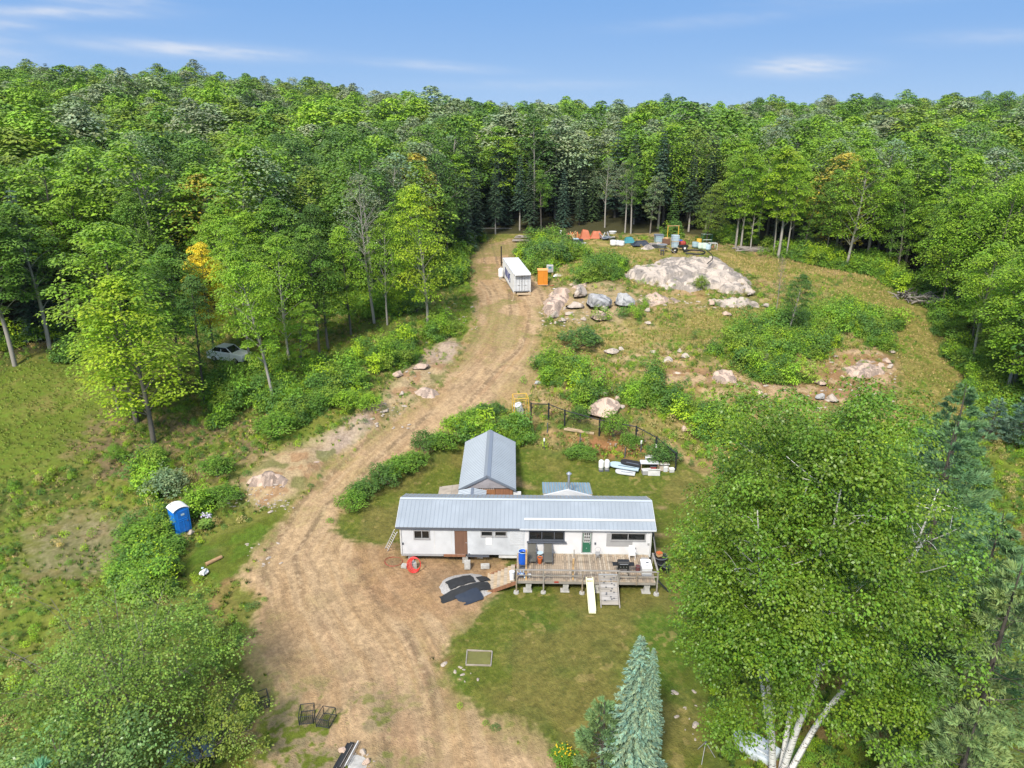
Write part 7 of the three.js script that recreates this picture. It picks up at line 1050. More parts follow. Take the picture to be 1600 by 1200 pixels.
// ---------------------------------------------------------------- blue toilet, white car
{
  const a = land(279.8, 838), b = land(298.2, 828), d = b.clone().sub(a), turn = Math.atan2(-d.z, d.x), w = 1.15, t = thing('portable_toilet', 'blue portable toilet with white domed roof at the left edge of the yard', 'toilet', a.clone().add(b).multiplyScalar(0.5).setY(Math.min(a.y, b.y)), turn), h = 2.0;
  part(t, 'wall', [box(0.05, h, w, -w / 2 + 0.03, h / 2 + 0.1, -w / 2), box(0.05, h, w, w / 2 - 0.03, h / 2 + 0.1, -w / 2), box(w - 0.1, h, 0.05, 0, h / 2 + 0.1, -w + 0.03)], M.pottyBlue); part(t, 'front', [box(w, h, 0.05, 0, h / 2 + 0.1, -0.03), prism([[-w / 2, h + 0.1], [w / 2, h + 0.1], [w / 2 - 0.1, h + 0.18], [0, h + 0.28], [-w / 2 + 0.1, h + 0.18]], 0.05, 0, 0, -0.055)], M.pottyBlue); part(t, 'vent_panel', [0, 1].flatMap((s) => [box(0.02, 0.04, w * 0.8, (s ? 1 : -1) * (w / 2 + 0.005), h - 0.15, -w / 2), box(0.02, 0.04, w * 0.8, (s ? 1 : -1) * (w / 2 + 0.005), h - 0.28, -w / 2), box(0.02, 0.05, w * 0.96, (s ? 1 : -1) * (w / 2 + 0.005), h * 0.55, -w / 2)]), M.pottyDoor);
  const dr = new THREE.Group(); dr.name = 'door'; t.add(dr); part(dr, 'leaf', [box(w * 0.66, h - 0.2, 0.04, 0.05, h / 2 + 0.12, 0.015)], M.pottyDoor); part(dr, 'panel_rib', [box(w * 0.56, 0.05, 0.03, 0.05, 1.35, 0.04), box(w * 0.56, 0.05, 0.03, 0.05, 1.2, 0.04), box(0.05, 0.9, 0.03, 0.05, 0.7, 0.04)], M.pottyBlue); part(dr, 'sign', [box(0.26, 0.16, 0.01, 0.05, 1.72, 0.045)], M.iceBlue); part(dr, 'handle', [box(0.05, 0.14, 0.05, w * 0.3, 1.1, 0.05)], M.trimDark);
  const roof = []; for (let k = 0; k < 10; k++) { const f = (i) => [lerp(-w / 2 - 0.05, w / 2 + 0.05, i / 10), h + 0.1 + 0.24 * Math.sin((i / 10) * Math.PI) ** 0.7]; const [x0, y0] = f(k), [x1, y1] = f(k + 1); roof.push(beam(V((x0 + x1) / 2, (y0 + y1) / 2 + 0.02, 0.06), V((x0 + x1) / 2, (y0 + y1) / 2 + 0.02, -w - 0.05), Math.hypot(x1 - x0, y1 - y0) * 0.5, 0.04).translate(0, 0, 0)); const g = new THREE.BoxGeometry(Math.hypot(x1 - x0, y1 - y0) + 0.012, 0.04, w + 0.12); g.rotateZ(Math.atan2(y1 - y0, x1 - x0)); roof[roof.length - 1] = g.translate((x0 + x1) / 2, (y0 + y1) / 2 + 0.02, -w / 2 + 0.0); } part(t, 'roof', roof, M.whitePlain); part(t, 'vent_pipe', [cyl(0.05, 0.05, 0.2, -0.35, h + 0.35, -0.95, 10)], M.whiteOld); part(t, 'base', [box(w + 0.04, 0.1, w + 0.04, 0, 0.05, -w / 2)], M.trimGrey);
  const f = land(319, 899), bag = thing('plastic_bag', 'crumpled white plastic bag lying at the end of the short log', 'bag', f); part(bag, 'bag', [lump(0.42, 91, 0.8, 0.75, 1.1, 0.7, 3).translate(0, 0.2, 0)], M.whitePlain); part(bag, 'knot', [lump(0.12, 92, 1, 0.8, 1, 0.6, 2).translate(-0.1, 0.5, -0.15)], M.iceBlue);
  const l0 = land(322, 884), l1 = land(347, 872), lg = thing('log', 'short peeled log lying in the grass below the blue toilet', 'log', l0), ld = l1.clone().sub(l0); part(lg, 'trunk', [bar(V(0, 0.12, 0), ld.clone().add(V(0, 0.12, 0)), 0.15, 12, 0.13)], M.log); part(lg, 'cut_end', [bar(ld.clone().add(V(0, 0.12, 0)), ld.clone().multiplyScalar(1.01).add(V(0, 0.12, 0)), 0.11, 12)], M.lumberPale);
}
{
  const p = land(360, 563), t = thing('parked_car', 'white car parked among the trees on the left slope', 'car', V(p.x, p.y + 0.02, p.z), -0.33), L = 4.7, W = 1.8, paint = mat([0.82, 0.84, 0.86], { roughness: 0.25 });
  const side = (y) => y; void side; const body = [[-2.3, 0.35], [-1.9, 0.3], [-1.85, 0.42], [-1.6, 0.62], [-1.3, 0.62], [-1.05, 0.42], [-1.0, 0.28], [0.95, 0.28], [1.0, 0.42], [1.25, 0.62], [1.55, 0.62], [1.8, 0.42], [1.85, 0.3], [2.25, 0.36], [2.33, 0.7], [2.25, 0.88], [1.9, 0.97], [0.95, 1.06], [-1.7, 1.08], [-2.28, 1.0], [-2.36, 0.7]];
  part(t, 'body', [prism(body, W - 0.16, 0, 0, -W / 2 + 0.08, 0.08)], paint); part(t, 'cabin', [prism([[1.0, 1.06], [0.22, 1.56], [-1.2, 1.6], [-1.95, 1.08]], W - 0.42, 0, 0, -W / 2 + 0.21, 0.06)], M.glass); part(t, 'roof', [box(1.36, 0.06, W - 0.4, -0.5, 1.67, 0)], paint);
  for (const s of [-1, 1]) { part(t, 'pillar', [beam(V(0.98, 1.08, s * 0.76), V(0.24, 1.64, s * 0.68), 0.08, 0.05), beam(V(-0.45, 1.1, s * 0.78), V(-0.45, 1.64, s * 0.7), 0.09, 0.05), beam(V(-1.95, 1.1, s * 0.76), V(-1.2, 1.66, s * 0.68), 0.09, 0.06)], paint); part(t, 'headlight', [box(0.08, 0.14, 0.38, 2.28, 0.78, s * 0.62)], M.iceBlue); part(t, 'mirror', [box(0.12, 0.12, 0.18, 0.72, 1.12, s * 0.98)], paint); part(t, 'door_seam', [box(0.02, 0.6, 0.01, 0.75, 0.75, s * (W / 2 + 0.003)), box(0.02, 0.6, 0.01, -0.42, 0.75, s * (W / 2 + 0.003))], M.trimGrey); }
  part(t, 'grille', [box(0.06, 0.24, 0.8, 2.33, 0.72, 0)], M.black); part(t, 'bumper', [box(0.14, 0.2, W - 0.2, 2.3, 0.45, 0)], paint); for (const [x, z] of [[1.4, 1], [1.4, -1], [-1.45, 1], [-1.45, -1]]) { const wh = new THREE.Group(); wh.name = 'wheel'; t.add(wh); part(wh, 'tyre', [cyl(0.33, 0.33, 0.22, x, 0.33, z * 0.78, 20, Math.PI / 2)], M.rubber); part(wh, 'rim', [cyl(0.2, 0.2, 0.23, x, 0.33, z * 0.785, 14, Math.PI / 2)], M.steel); }
}

// ---------------------------------------------------------------- fence, frame and things on the back lawn
{
  const posts = [[829.5, 655], [857, 656], [882, 666], [936, 681], [993, 692], [1024, 709], [1055, 735]], fence = thing('wire_fence', 'dark wire fence along the top of the red bank behind the home', 'fence', V(0, 0, 0)), ps = posts.map(([u, v]) => land(u, v));
  ps.forEach((p) => part(fence, 'post', [bar(V(p.x, p.y - 0.2, p.z), V(p.x, p.y + 1.75, p.z), 0.08, 8), box(0.16, 0.16, 0.1, p.x + 0.1, p.y + 1.25, p.z)], M.wire));
  for (let i = 1; i < ps.length; i++) { const a = ps[i - 1], b = ps[i], g = []; part(fence, 'top_rail', [bar(V(a.x, a.y + 1.65, a.z), V(b.x, b.y + 1.65, b.z), 0.05, 6)], M.wire); for (let k = 1; k < 6; k++) g.push(bar(V(a.x, a.y + k * 0.25, a.z), V(b.x, b.y + k * 0.25, b.z), 0.007, 4)); const n = Math.floor(a.distanceTo(b) / 0.3); for (let k = 1; k < n; k++) { const c = a.clone().lerp(b, k / n); g.push(bar(V(c.x, c.y + 0.05, c.z), V(c.x, c.y + 1.5, c.z), 0.005, 3)); } const m = part(fence, 'wire_mesh', g, M.wire); m.userData.kind = 'stuff'; }
  [[850, 702, 'dark stake with a white tag at the left foot of the red bank'], [830, 690, 'dark stake behind the right roof edge of the garage'], [1001, 706, 'dark stake with a white tag on the red bank near the cabinets'], [1024, 712, 'dark stake with a white tag right beside the dusky bush'], [855, 676, 'short dark stake on the upper left of the red bank'], [906, 693, 'short dark stake in front of the small dark shrub'], [976, 715, 'short dark stake low on the bank left of the cabinets']].forEach(([u, v, l], i) => { const t = thing('stake', l, 'stake', land(u, v)); part(t, 'stake', [bar(V(0, -0.1, 0), V(0.02, 0.95, 0), 0.05, 6)], M.trimDark); if (i < 4 && i !== 1) part(t, 'tag', [box(0.14, 0.34, 0.03, 0, 1.0, 0.03)], M.whitePlain); else part(t, 'cap', [cyl(0.06, 0.06, 0.06, 0.02, 0.97, 0, 8)], M.trimDark); });
  const c = land(813, 648), fr = thing('pipe_frame', 'yellow metal tube frame at the upper end of the fence', 'frame', c, 0.15), w = 0.7, H = 2.0, cs = [[-w, -w], [w, -w], [w, w], [-w, w]]; cs.forEach(([x, z]) => part(fr, 'leg', [bar(V(x, -0.1, z), V(x, H, z), 0.035, 8)], M.yellow)); cs.forEach(([x, z], i) => { const [x2, z2] = cs[(i + 1) % 4]; part(fr, 'top_bar', [bar(V(x, H, z), V(x2, H, z2), 0.035, 8)], M.yellow); }); part(fr, 'brace', [bar(V(-w, H * 0.6, -w), V(w, H * 0.6, -w), 0.025, 6)], M.yellow);
  const it = thing('tub', 'grey upturned tub inside the yellow tube frame', 'tub', c.clone().add(V(-0.1, 0.2, 0.1)), 0.6); part(it, 'body', [cyl(0.32, 0.42, 1.1, 0, 0.5, 0, 14, 0, 0, 0.45)], M.whiteOld); part(it, 'rim', [xf(new THREE.TorusGeometry(0.42, 0.03, 5, 18).rotateX(Math.PI / 2), 0, 0.55, 0).rotateZ(0.45)], M.trimGrey);
  const beamA = land(881, 672), beamB = land(928, 679); solo('timber', 'long pale timber lying along the top of the red bank below the fence', 'timber', [beam(V(0, 0.12, 0), beamB.clone().sub(beamA).add(V(0, 0.12, 0)), 0.2, 0.16), beam(V(0.3, 0.24, 0), beamB.clone().sub(beamA).multiplyScalar(0.6).add(V(0, 0.24, 0)), 0.1, 0.08)], M.lumberPale, beamA);
  const tank = (u, v, l) => { const t = thing('propane_tank', l, 'tank', land(u, v)); part(t, 'body', [new THREE.CapsuleGeometry(0.24, 0.42, 6, 14).translate(0, 0.62, 0)], M.whitePlain); part(t, 'foot_ring', [cyl(0.2, 0.2, 0.12, 0, 0.16, 0, 14)], M.trimGrey); part(t, 'base', [box(0.4, 0.14, 0.4, 0, 0.04, 0.02)], M.trimDark); }; tank(939, 735, 'white propane tank at the left end of the row on the back lawn'); tank(948, 734.5, 'white propane tank right beside the leftmost one on the back lawn');
  const boards = (u0, v0, u1, v1, wid, y, m, name, label, m2) => { const a = land(u0, v0), b = land(u1, v1), d = b.clone().sub(a), l = d.length(), t = thing(name, label, 'board', a.clone().add(b).multiplyScalar(0.5).setY((a.y + b.y) / 2 + y), Math.atan2(-d.z, d.x)), s = new THREE.Shape(); s.moveTo(l / 2, -wid / 2); s.lineTo(l / 2, wid / 2); s.lineTo(-l / 2 + wid * 0.7, wid / 2); s.quadraticCurveTo(-l / 2, wid / 2, -l / 2, 0); s.quadraticCurveTo(-l / 2, -wid / 2, -l / 2 + wid * 0.7, -wid / 2); const g = new THREE.ExtrudeGeometry(s, { depth: 0.1, bevelEnabled: true, bevelSize: 0.03, bevelThickness: 0.03, bevelSegments: 2 }).rotateX(-Math.PI / 2); part(t, 'board', [g], m); part(t, 'stripe', [box(l * 0.6, 0.01, 0.08, l * 0.1, 0.137, wid * 0.25)], m2 ?? M.trimDark); return t; };
  boards(962, 737, 992, 742, 0.8, 0.08, M.white, 'paddle_board', 'white board lying lowest in the pile on the back lawn'); boards(953, 729, 998, 738, 0.95, 0.3, M.iceBlue, 'paddle_board', 'pale blue and white board on top of the pile on the back lawn', M.black); boards(970, 728, 1001, 736, 0.8, 0.52, M.rubber, 'foam_mat', 'black foam mat on the right half of the board pile', M.metalDark);
  const pnl = (name, label, u, v, w, h, tilt, m, o = {}) => { const t = thing(name, label, o.cat ?? 'cabinet', land(u, v), o.turn ?? -0.05); if (o.flat) { part(t, 'tabletop', [box(w, 0.05, o.deep, 0, h, 0)], m); for (const [x, z] of [[-1, -1], [1, -1], [-1, 1], [1, 1]]) part(t, 'leg', [box(0.06, h, 0.06, x * (w / 2 - 0.08), h / 2, z * (o.deep / 2 - 0.08))], M.lumberPale); } else { part(t, 'panel', [box(w, h, 0.06, 0, h / 2, -Math.sin(tilt) * h / 2, tilt)], m); part(t, 'edge', [box(w + 0.04, 0.06, 0.1, 0, h * Math.cos(tilt), -Math.sin(tilt) * h, tilt)], M.whiteOld); } return t; };
  pnl('metal_sheet', 'grey ribbed panel standing behind the white cabinets', 1016.5, 724, 1.1, 0.9, -0.5, M.trimGrey, { cat: 'panel' }); pnl('garden_table', 'long white table top of the cabinet group on the back lawn', 1014, 733, 1.65, 0.7, 0, M.white, { flat: 1, deep: 0.75, cat: 'table' }); pnl('wooden_sheet', 'beige panel leaning at the right of the white cabinet group', 1037, 734, 0.85, 0.75, -0.4, M.plyGrey, { cat: 'panel' }); pnl('cabinet_board', 'white front panel standing lowest in the cabinet group', 1021.5, 742.5, 1.05, 0.62, -0.15, M.whiteOld, { cat: 'panel' });
  const bx = (name, label, u, v, w, h, l, m, m2) => { const t = thing(name, label, 'box', land(u, v), 0.1); part(t, 'body', [box(w, h, l, 0, h / 2, 0)], m); part(t, 'lid', [box(w + 0.04, 0.05, l + 0.04, 0, h + 0.025, 0)], m2); return t; };
  bx('storage_box', 'small white box at the right end of the row on the back lawn', 1049, 737, 0.42, 0.3, 0.35, M.whiteOld, M.whitePlain); bx('storage_box', 'upright white box between the beige panel and the white front panel', 1039, 736, 0.36, 0.42, 0.34, M.white, M.whitePlain); bx('crate', 'grey crate with dark opening under the long white table', 1010, 740, 0.8, 0.36, 0.5, M.trimGrey, M.whiteOld); bx('crate', 'dark brown crate under the right end of the long white table', 1020, 733, 0.5, 0.3, 0.4, M.redDull, M.trimDark);
}
{   // on the front lawn and in the foreground
  const q = [[730, 1017], [769, 1019], [767, 1041], [728, 1040]].map(([u, v]) => land(u, v)), t = thing('sandbox_frame', 'low weathered board frame of an old sandbox on the front lawn', 'frame', V(0, 0, 0)); q.forEach((a, i) => { const b = q[(i + 1) % 4]; part(t, 'board', [beam(a.clone().setY(a.y + 0.05), b.clone().setY(b.y + 0.05), 0.06, 0.09)], i % 2 ? M.deckGrey : M.plyGrey); }); part(t, 'soil', [box(q[0].distanceTo(q[1]) - 0.12, 0.05, q[1].distanceTo(q[2]) - 0.12, (q[0].x + q[2].x) / 2, q[0].y + 0.01, (q[0].z + q[2].z) / 2)], mat([0.16, 0.16, 0.04], { map: rep(T.rock, 0.7, 0.7) }));
  const cr = (u, v, turn, label) => { const t = thing('wire_crate', label, 'crate', land(u, v), turn), w = 0.36, h = 0.55, l = 0.45; for (const [x, z] of [[-w, -l], [w, -l], [-w, l], [w, l]]) part(t, 'post', [bar(V(x, 0, z), V(x, h, z), 0.022, 6)], M.wire); for (const y of [0.06, h]) part(t, 'rim', [bar(V(-w, y, -l), V(w, y, -l), 0.022, 5), bar(V(-w, y, l), V(w, y, l), 0.022, 5), bar(V(-w, y, -l), V(-w, y, l), 0.022, 5), bar(V(w, y, -l), V(w, y, l), 0.022, 5)], M.wire); const g = []; for (let k = 1; k < 7; k++) { g.push(bar(V(lerp(-w, w, k / 7), 0.06, l), V(lerp(-w, w, k / 7), h, l), 0.008, 4), bar(V(lerp(-w, w, k / 7), 0.06, -l), V(lerp(-w, w, k / 7), 0.06, l), 0.008, 4), bar(V(-w, lerp(0.06, h, k / 7), l), V(w, lerp(0.06, h, k / 7), l), 0.008, 4)); } part(t, 'wire_grid', g, M.wire); };
  cr(480, 1122, 0.15, 'dark wire crate beside the drive at the bottom, left one of a pair'); cr(510, 1127, -0.2, 'dark wire crate beside the drive at the bottom, right one of a pair'); cr(410, 1100, 0.5, 'dark wire crate half hidden under the shrubby tree at the bottom left');
  const r = rng(14), b0 = land(531, 1202), b1 = land(553, 1163), pile = ['long charred board on the left of the dark board pile at the bottom', 'black pale-edged board in the middle of the dark board pile at the bottom', 'reddish dark board on the right of the pile at the bottom', 'thin pale lath on top of the dark board pile at the bottom']; pile.forEach((l, k) => { const off = V(-0.24 + 0.17 * k, 0.06 + 0.06 * (k % 2) + (k === 3 ? 0.1 : 0), 0), a = b0.clone().add(off), b = b1.clone().add(off).add(V((r() - 0.5) * 0.2, 0, 0)), t = thing('board', l, 'board', a); part(t, 'plank', [beam(V(0, 0, 0), b.clone().sub(a), k === 3 ? 0.05 : 0.2, 0.06)], [M.black, M.rubber, M.barkDark, M.whiteOld][k]); part(t, 'batten', [beam(V(0.09, 0.04, 0), b.clone().sub(a).multiplyScalar(0.9).add(V(0.09, 0.04, 0)), 0.025, 0.03)], M.deadwood); });
  solo('concrete_slab', 'grey rubble slab beneath the dark boards at the bottom', 'slab', [lump(0.8, 66, 1.1, 0.14, 1.5, 0.3, 3)], M.concrete, land(556, 1196));
  const wp = thing('tripod_stand', 'thin dark tripod of poles on the lawn left of the birch', 'tripod', land(1100, 1182)); for (const [x, z] of [[0.55, 0.1], [-0.25, 0.5], [-0.2, -0.45]]) part(wp, 'pole', [bar(V(x, 0, z), V(0, 0.95, 0), 0.018, 6)], M.trimGrey); part(wp, 'head', [cyl(0.05, 0.03, 0.14, 0, 0.98, 0, 8)], M.trimDark);
  const bt = land(1180, 1172), s = new THREE.Shape(); s.moveTo(-1.1, 0); s.quadraticCurveTo(-0.9, 0.62, 0.2, 0.6); s.lineTo(1.0, 0.52); s.lineTo(1.0, -0.52); s.lineTo(0.2, -0.6); s.quadraticCurveTo(-0.9, -0.62, -1.1, 0); const boat = thing('small_boat', 'small upturned pale blue and white boat at the foot of the birch', 'boat', V(bt.x, bt.y + 0.1, bt.z), -0.75); const hull = new THREE.ExtrudeGeometry(s, { depth: 0.12, bevelEnabled: true, bevelSize: 0.1, bevelThickness: 0.2, bevelSegments: 5, curveSegments: 18 }).rotateX(-Math.PI / 2); part(boat, 'hull', [hull], mat([0.7, 0.77, 0.82], { map: rep(T.stain, 0.6, 0.6), roughness: 0.35 })); part(boat, 'keel', [box(1.7, 0.06, 0.06, 0, 0.35, 0), box(1.4, 0.03, 0.05, 0.1, 0.335, 0.3), box(1.4, 0.03, 0.05, 0.1, 0.335, -0.3)], M.whitePlain); part(boat, 'gunwale', [new THREE.ExtrudeGeometry(s, { depth: 0.05, bevelEnabled: true, bevelSize: 0.14, bevelThickness: 0.02, bevelSegments: 2 }).rotateX(-Math.PI / 2).translate(0, -0.14, 0)], M.trimGrey);
  solo('tarpaulin', 'blue-grey tarpaulin lying under the shrubby tree at the bottom left', 'tarpaulin', [(() => { const g = new THREE.PlaneGeometry(2.2, 1.6, 22, 16).rotateX(-Math.PI / 2), p = g.attributes.position; for (let i = 0; i < p.count; i++) p.setY(i, 0.15 + 0.3 * fbm(p.getX(i) * 1.6, p.getZ(i) * 1.6 + 4, 3)); g.computeVertexNormals(); return g; })()], mat([0.16, 0.24, 0.34], { roughness: 0.5, side: THREE.DoubleSide }), land(300, 1178), 0.3);
  const bs = land(421, 770); void bs;
}

// ---------------------------------------------------------------- the scrap row at the wood edge
{
  const at = (u, v) => land(u, v);
  const tarp = (u, v, w, h, l, seed, m, label, name = 'tarpaulin') => { const g = new THREE.PlaneGeometry(2, 2, 30, 30).rotateX(-Math.PI / 2), p = g.attributes.position; for (let i = 0; i < p.count; i++) { const x = p.getX(i), z = p.getZ(i), q = Math.max(Math.abs(x), Math.abs(z)), k = 1 - smooth(0.45, 1, q) ; p.setXYZ(i, x * w / 2 * (0.72 + 0.28 * q), h * (k * (0.8 + 0.35 * fbm(x * 1.5 + seed, z * 1.5, 3))) + 0.06 * fbm(x * 6, z * 6 + seed, 2), z * l / 2 * (0.72 + 0.28 * q)); } g.computeVertexNormals(); return solo(name, label, 'tarpaulin', [g], m, at(u, v), 0.1); };
  tarp(914, 374, 2.1, 1.6, 2.0, 3, M.tarp, 'tall orange tarpaulin draped over a heap at the wood edge'); tarp(932, 372, 2.6, 1.15, 1.8, 8, M.tarp, 'lower right part of orange sheeting beside the tall tarpaulin'); tarp(1002, 383, 3.4, 0.7, 2.0, 12, M.rubberBlue, 'dark blue tarpaulin over a low heap left of the pale crates'); tarp(983, 379, 2.2, 0.9, 1.6, 21, M.teal, 'teal tarpaulin tent left of the dark blue heap'); tarp(1026, 387, 3.2, 0.5, 1.6, 27, M.rubber, 'black sheeting in front of the pale crates');
  const drum = (u, v, r, h, m, label, lie) => { const t = thing('drum', label, 'drum', at(u, v), lie ?? 0), rot = lie !== undefined ? Math.PI / 2 : 0; part(t, 'body', [xf(new THREE.LatheGeometry([[0.01, 0], [r, 0.02], [r, h * 0.33], [r * 1.04, h * 0.35], [r, h * 0.37], [r, h * 0.63], [r * 1.04, h * 0.65], [r, h * 0.67], [r, h - 0.02], [r * 0.97, h], [0.01, h - 0.01]].map(([a, b]) => new THREE.Vector2(a, b)), 18), 0, rot ? r : 0, 0, 0, 0, rot)], m); part(t, 'bung', [rot ? cyl(0.06, 0.06, 0.05, -h - 0.01, r * 1.3, 0, 8, 0, 0, Math.PI / 2) : cyl(0.06, 0.06, 0.05, r * 0.5, h + 0.02, 0, 8)], M.trimDark); return t; };
  drum(958, 384, 0.55, 0.95, M.whitePlain, 'white plastic drum in front of the scrap row, left one'); drum(965, 384, 0.5, 0.9, M.white, 'white plastic drum in front of the scrap row, middle one'); drum(971, 384.5, 0.5, 0.85, M.whitePlain, 'white plastic drum in front of the scrap row, right one'); drum(1062, 384, 0.45, 1.0, M.blue, 'bright blue drum beside the red one in the scrap row'); drum(1070, 385, 0.48, 1.0, M.redDull, 'dull red drum lying beside the blue one in the scrap row', 0.3);
  drum(1094, 389, 0.5, 1.0, M.paleGreen, 'pale green drum at the right end of the scrap row, left one'); drum(1101, 390, 0.5, 1.1, M.paleGreen, 'pale green drum at the right end of the scrap row, middle one'); drum(1106, 391, 0.48, 0.95, M.iceBlue, 'pale bluish drum at the right end of the scrap row, lowest'); drum(1086, 387, 0.55, 0.95, M.paleBlue, 'pale blue drum right of the red one in the scrap row'); drum(1092, 381, 0.45, 0.9, M.yellow, 'yellow drum behind the pale green ones in the scrap row');
  const tote = (u, v, w, h, m, label, y = 0) => { const p = at(u, v); p.y += y; const t = thing('plastic_tote', label, 'tote', p, 0.05); part(t, 'body', [box(w, h, w * 0.9, 0, h / 2 + 0.12, 0)], m); part(t, 'lid', [cyl(0.15, 0.15, 0.08, 0, h + 0.16, 0, 10)], M.trimGrey); part(t, 'cage', [...[0.2, 0.5, 0.8].map((k) => box(w + 0.04, 0.05, w * 0.9 + 0.04, 0, 0.12 + h * k, 0)), ...[-1, 1].map((s) => box(0.05, h, w * 0.9 + 0.05, s * w * 0.35, 0.12 + h / 2, 0))], M.steel); part(t, 'pallet', [box(w + 0.05, 0.12, w * 0.92, 0, 0.06, 0)], M.lumberPale); return t; };
  tote(1029, 379, 1.35, 1.05, M.paleBlue, 'pale turquoise crate with dark cover in the scrap row, left large one'); tote(1054, 387, 1.05, 0.85, M.iceBlue, 'pale blue tote at the bottom of the stack of two in the scrap row'); tote(1054, 387, 1.15, 0.95, M.iceBlue, 'pale blue tote on top of the stack of two in the scrap row', 1.05);
  solo('cover_sheet', 'dark blue cover lying over the left large turquoise crate', 'cover', [box(1.55, 0.06, 1.4, 0, 1.33, 0, 0.05), box(0.05, 0.2, 1.3, -0.76, 1.23, 0)], M.metalDark, at(1029, 379));
  const yard = (name, label, cat, u, v, fn) => { const t = thing(name, label, cat, at(u, v), 0.1); fn(t); return t; };
  yard('crate', 'brown open crate right of the turquoise crate', 'crate', 1040, 381, (t) => { part(t, 'body', [box(1.2, 0.9, 1, 0, 0.45, 0)], M.plyBrown); part(t, 'cargo', [lump(0.55, 7, 1, 0.7, 0.8, 0.4, 2).translate(0, 0.9, 0)], M.lumber); });
  yard('gantry_frame', 'thin yellow posts with a crossbar behind the stacked totes', 'frame', 1050, 378, (t) => { part(t, 'post', [box(0.1, 2.7, 0.1, -0.9, 1.35, 0)], M.yellow); part(t, 'post', [box(0.1, 2.7, 0.1, 1.0, 1.35, 0)], M.yellow); part(t, 'crossbar', [box(2.1, 0.12, 0.1, 0.05, 2.75, 0)], M.lumber); });
  yard('wheelbarrow', 'dark wheelbarrow-like cart with a white hub under the red drum', 'cart', 1067, 391, (t) => { part(t, 'tray', [box(1.5, 0.35, 0.9, 0, 0.65, 0)], M.black); part(t, 'wheel', [cyl(0.42, 0.42, 0.2, 0.1, 0.42, 0.5, 18, Math.PI / 2)], M.rubber); part(t, 'hub', [cyl(0.18, 0.18, 0.22, 0.1, 0.42, 0.52, 12, Math.PI / 2)], M.whitePlain); part(t, 'handle', [bar(V(0.6, 0.7, 0.3), V(1.1, 1.9, 0.1), 0.04)], M.black); });
  yard('tyre_cart', 'scrap axle with a dark tyre leaning beside the dark barrow', 'axle', 1052, 396, (t) => { part(t, 'tyre', [new THREE.TorusGeometry(0.42, 0.16, 8, 22).rotateX(0.5).translate(0.2, 0.5, 0)], M.rubber); part(t, 'hub', [ball(0.16, 0.2, 0.5, 0.05)], M.whitePlain); part(t, 'shaft', [bar(V(-1.3, 1.1, 0), V(0.2, 0.1, 0.5), 0.05)], M.deadwood); });
  yard('water_trough', 'dark open trough on legs left of the scrap axle', 'trough', 1034, 392, (t) => { part(t, 'basin', [cyl(0.55, 0.8, 0.55, 0, 0.75, 0, 18)], M.metalDark); part(t, 'rim', [new THREE.TorusGeometry(0.8, 0.05, 6, 22).rotateX(Math.PI / 2).translate(0, 1.03, 0)], M.trimGrey); for (const x of [-0.4, 0.4]) part(t, 'leg', [box(0.1, 0.6, 0.1, x, 0.25, 0.2)], M.lumber); });
  yard('fire_stand', 'short dark two-legged stump stand in the grass behind the dome', 'stand', 1034.5, 399, (t) => { part(t, 'leg', [box(0.16, 0.8, 0.16, -0.2, 0.4, 0)], M.barkDark); part(t, 'leg', [box(0.16, 0.8, 0.16, 0.2, 0.4, 0)], M.barkDark); part(t, 'top', [box(0.7, 0.12, 0.3, 0, 0.84, 0)], M.trimDark); });
  yard('work_bench', 'rough plank bench left of the orange tarpaulin', 'bench', 886, 376, (t) => { part(t, 'top', [box(1.9, 0.1, 0.6, 0, 0.95, 0)], M.deadwood); for (const x of [-0.85, 0.85]) part(t, 'leg', [box(0.12, 0.95, 0.5, x, 0.45, 0)], M.deadwood); });
  yard('timber_heap', 'heap of orange and pale broken timber left of the orange tarpaulin', 'timber heap', 896, 377, (t) => { const r = rng(23); for (let k = 0; k < 16; k++) { const a = V((r() - 0.5) * 2, 0.1 + r() * 0.5, (r() - 0.5) * 1.2), b = V((r() - 0.5) * 2, 0.3 + r() * 1.6, (r() - 0.5) * 1.2); part(t, 'timber', [beam(a, b, 0.14, 0.1)], [M.lumber, M.lumberPale, M.terracotta][k % 3]); } });
  yard('marker_post', 'white post at the left end of the scrap row', 'post', 876, 371, (t) => { part(t, 'post', [box(0.28, 1.3, 0.28, 0, 0.6, 0)], M.whitePlain); part(t, 'foot', [box(0.5, 0.6, 0.5, 0, 0.1, 0)], M.plyBrown); });
  yard('storage_bin', 'low blue and white bin in front of the orange tarpaulin', 'bin', 903, 379, (t) => { part(t, 'body', [box(1.7, 0.6, 0.8, 0, 0.3, 0)], M.rubberBlue); part(t, 'lid', [box(0.9, 0.12, 0.8, -0.4, 0.68, 0)], M.iceBlue); part(t, 'base', [box(2.4, 0.08, 1.0, 0.1, 0.02, 0.5)], M.whiteOld); });
  yard('scrap_heap', 'tangle of grey and white scrap right of the orange tarpaulin', 'scrap heap', 949, 375, (t) => { const r = rng(29); for (let k = 0; k < 14; k++) { const a = V((r() - 0.5) * 3, 0.1 + r() * 0.3, (r() - 0.5) * 1.6), b = V((r() - 0.5) * 3, 0.2 + r() * 1.4, (r() - 0.5) * 1.6); part(t, 'scrap_bar', [beam(a, b, 0.12, 0.12)], [M.whiteOld, M.trimGrey, M.steel, M.rubberBlue, M.lumberPale][k % 5]); } part(t, 'basin', [cyl(0.5, 0.7, 0.4, 0.9, 1.3, 0, 14)], M.whitePlain); part(t, 'sheet', [box(1.6, 0.08, 0.8, -0.3, 0.5, 0.3, 0.3, 0.3, 0.1)], M.metalDark); });
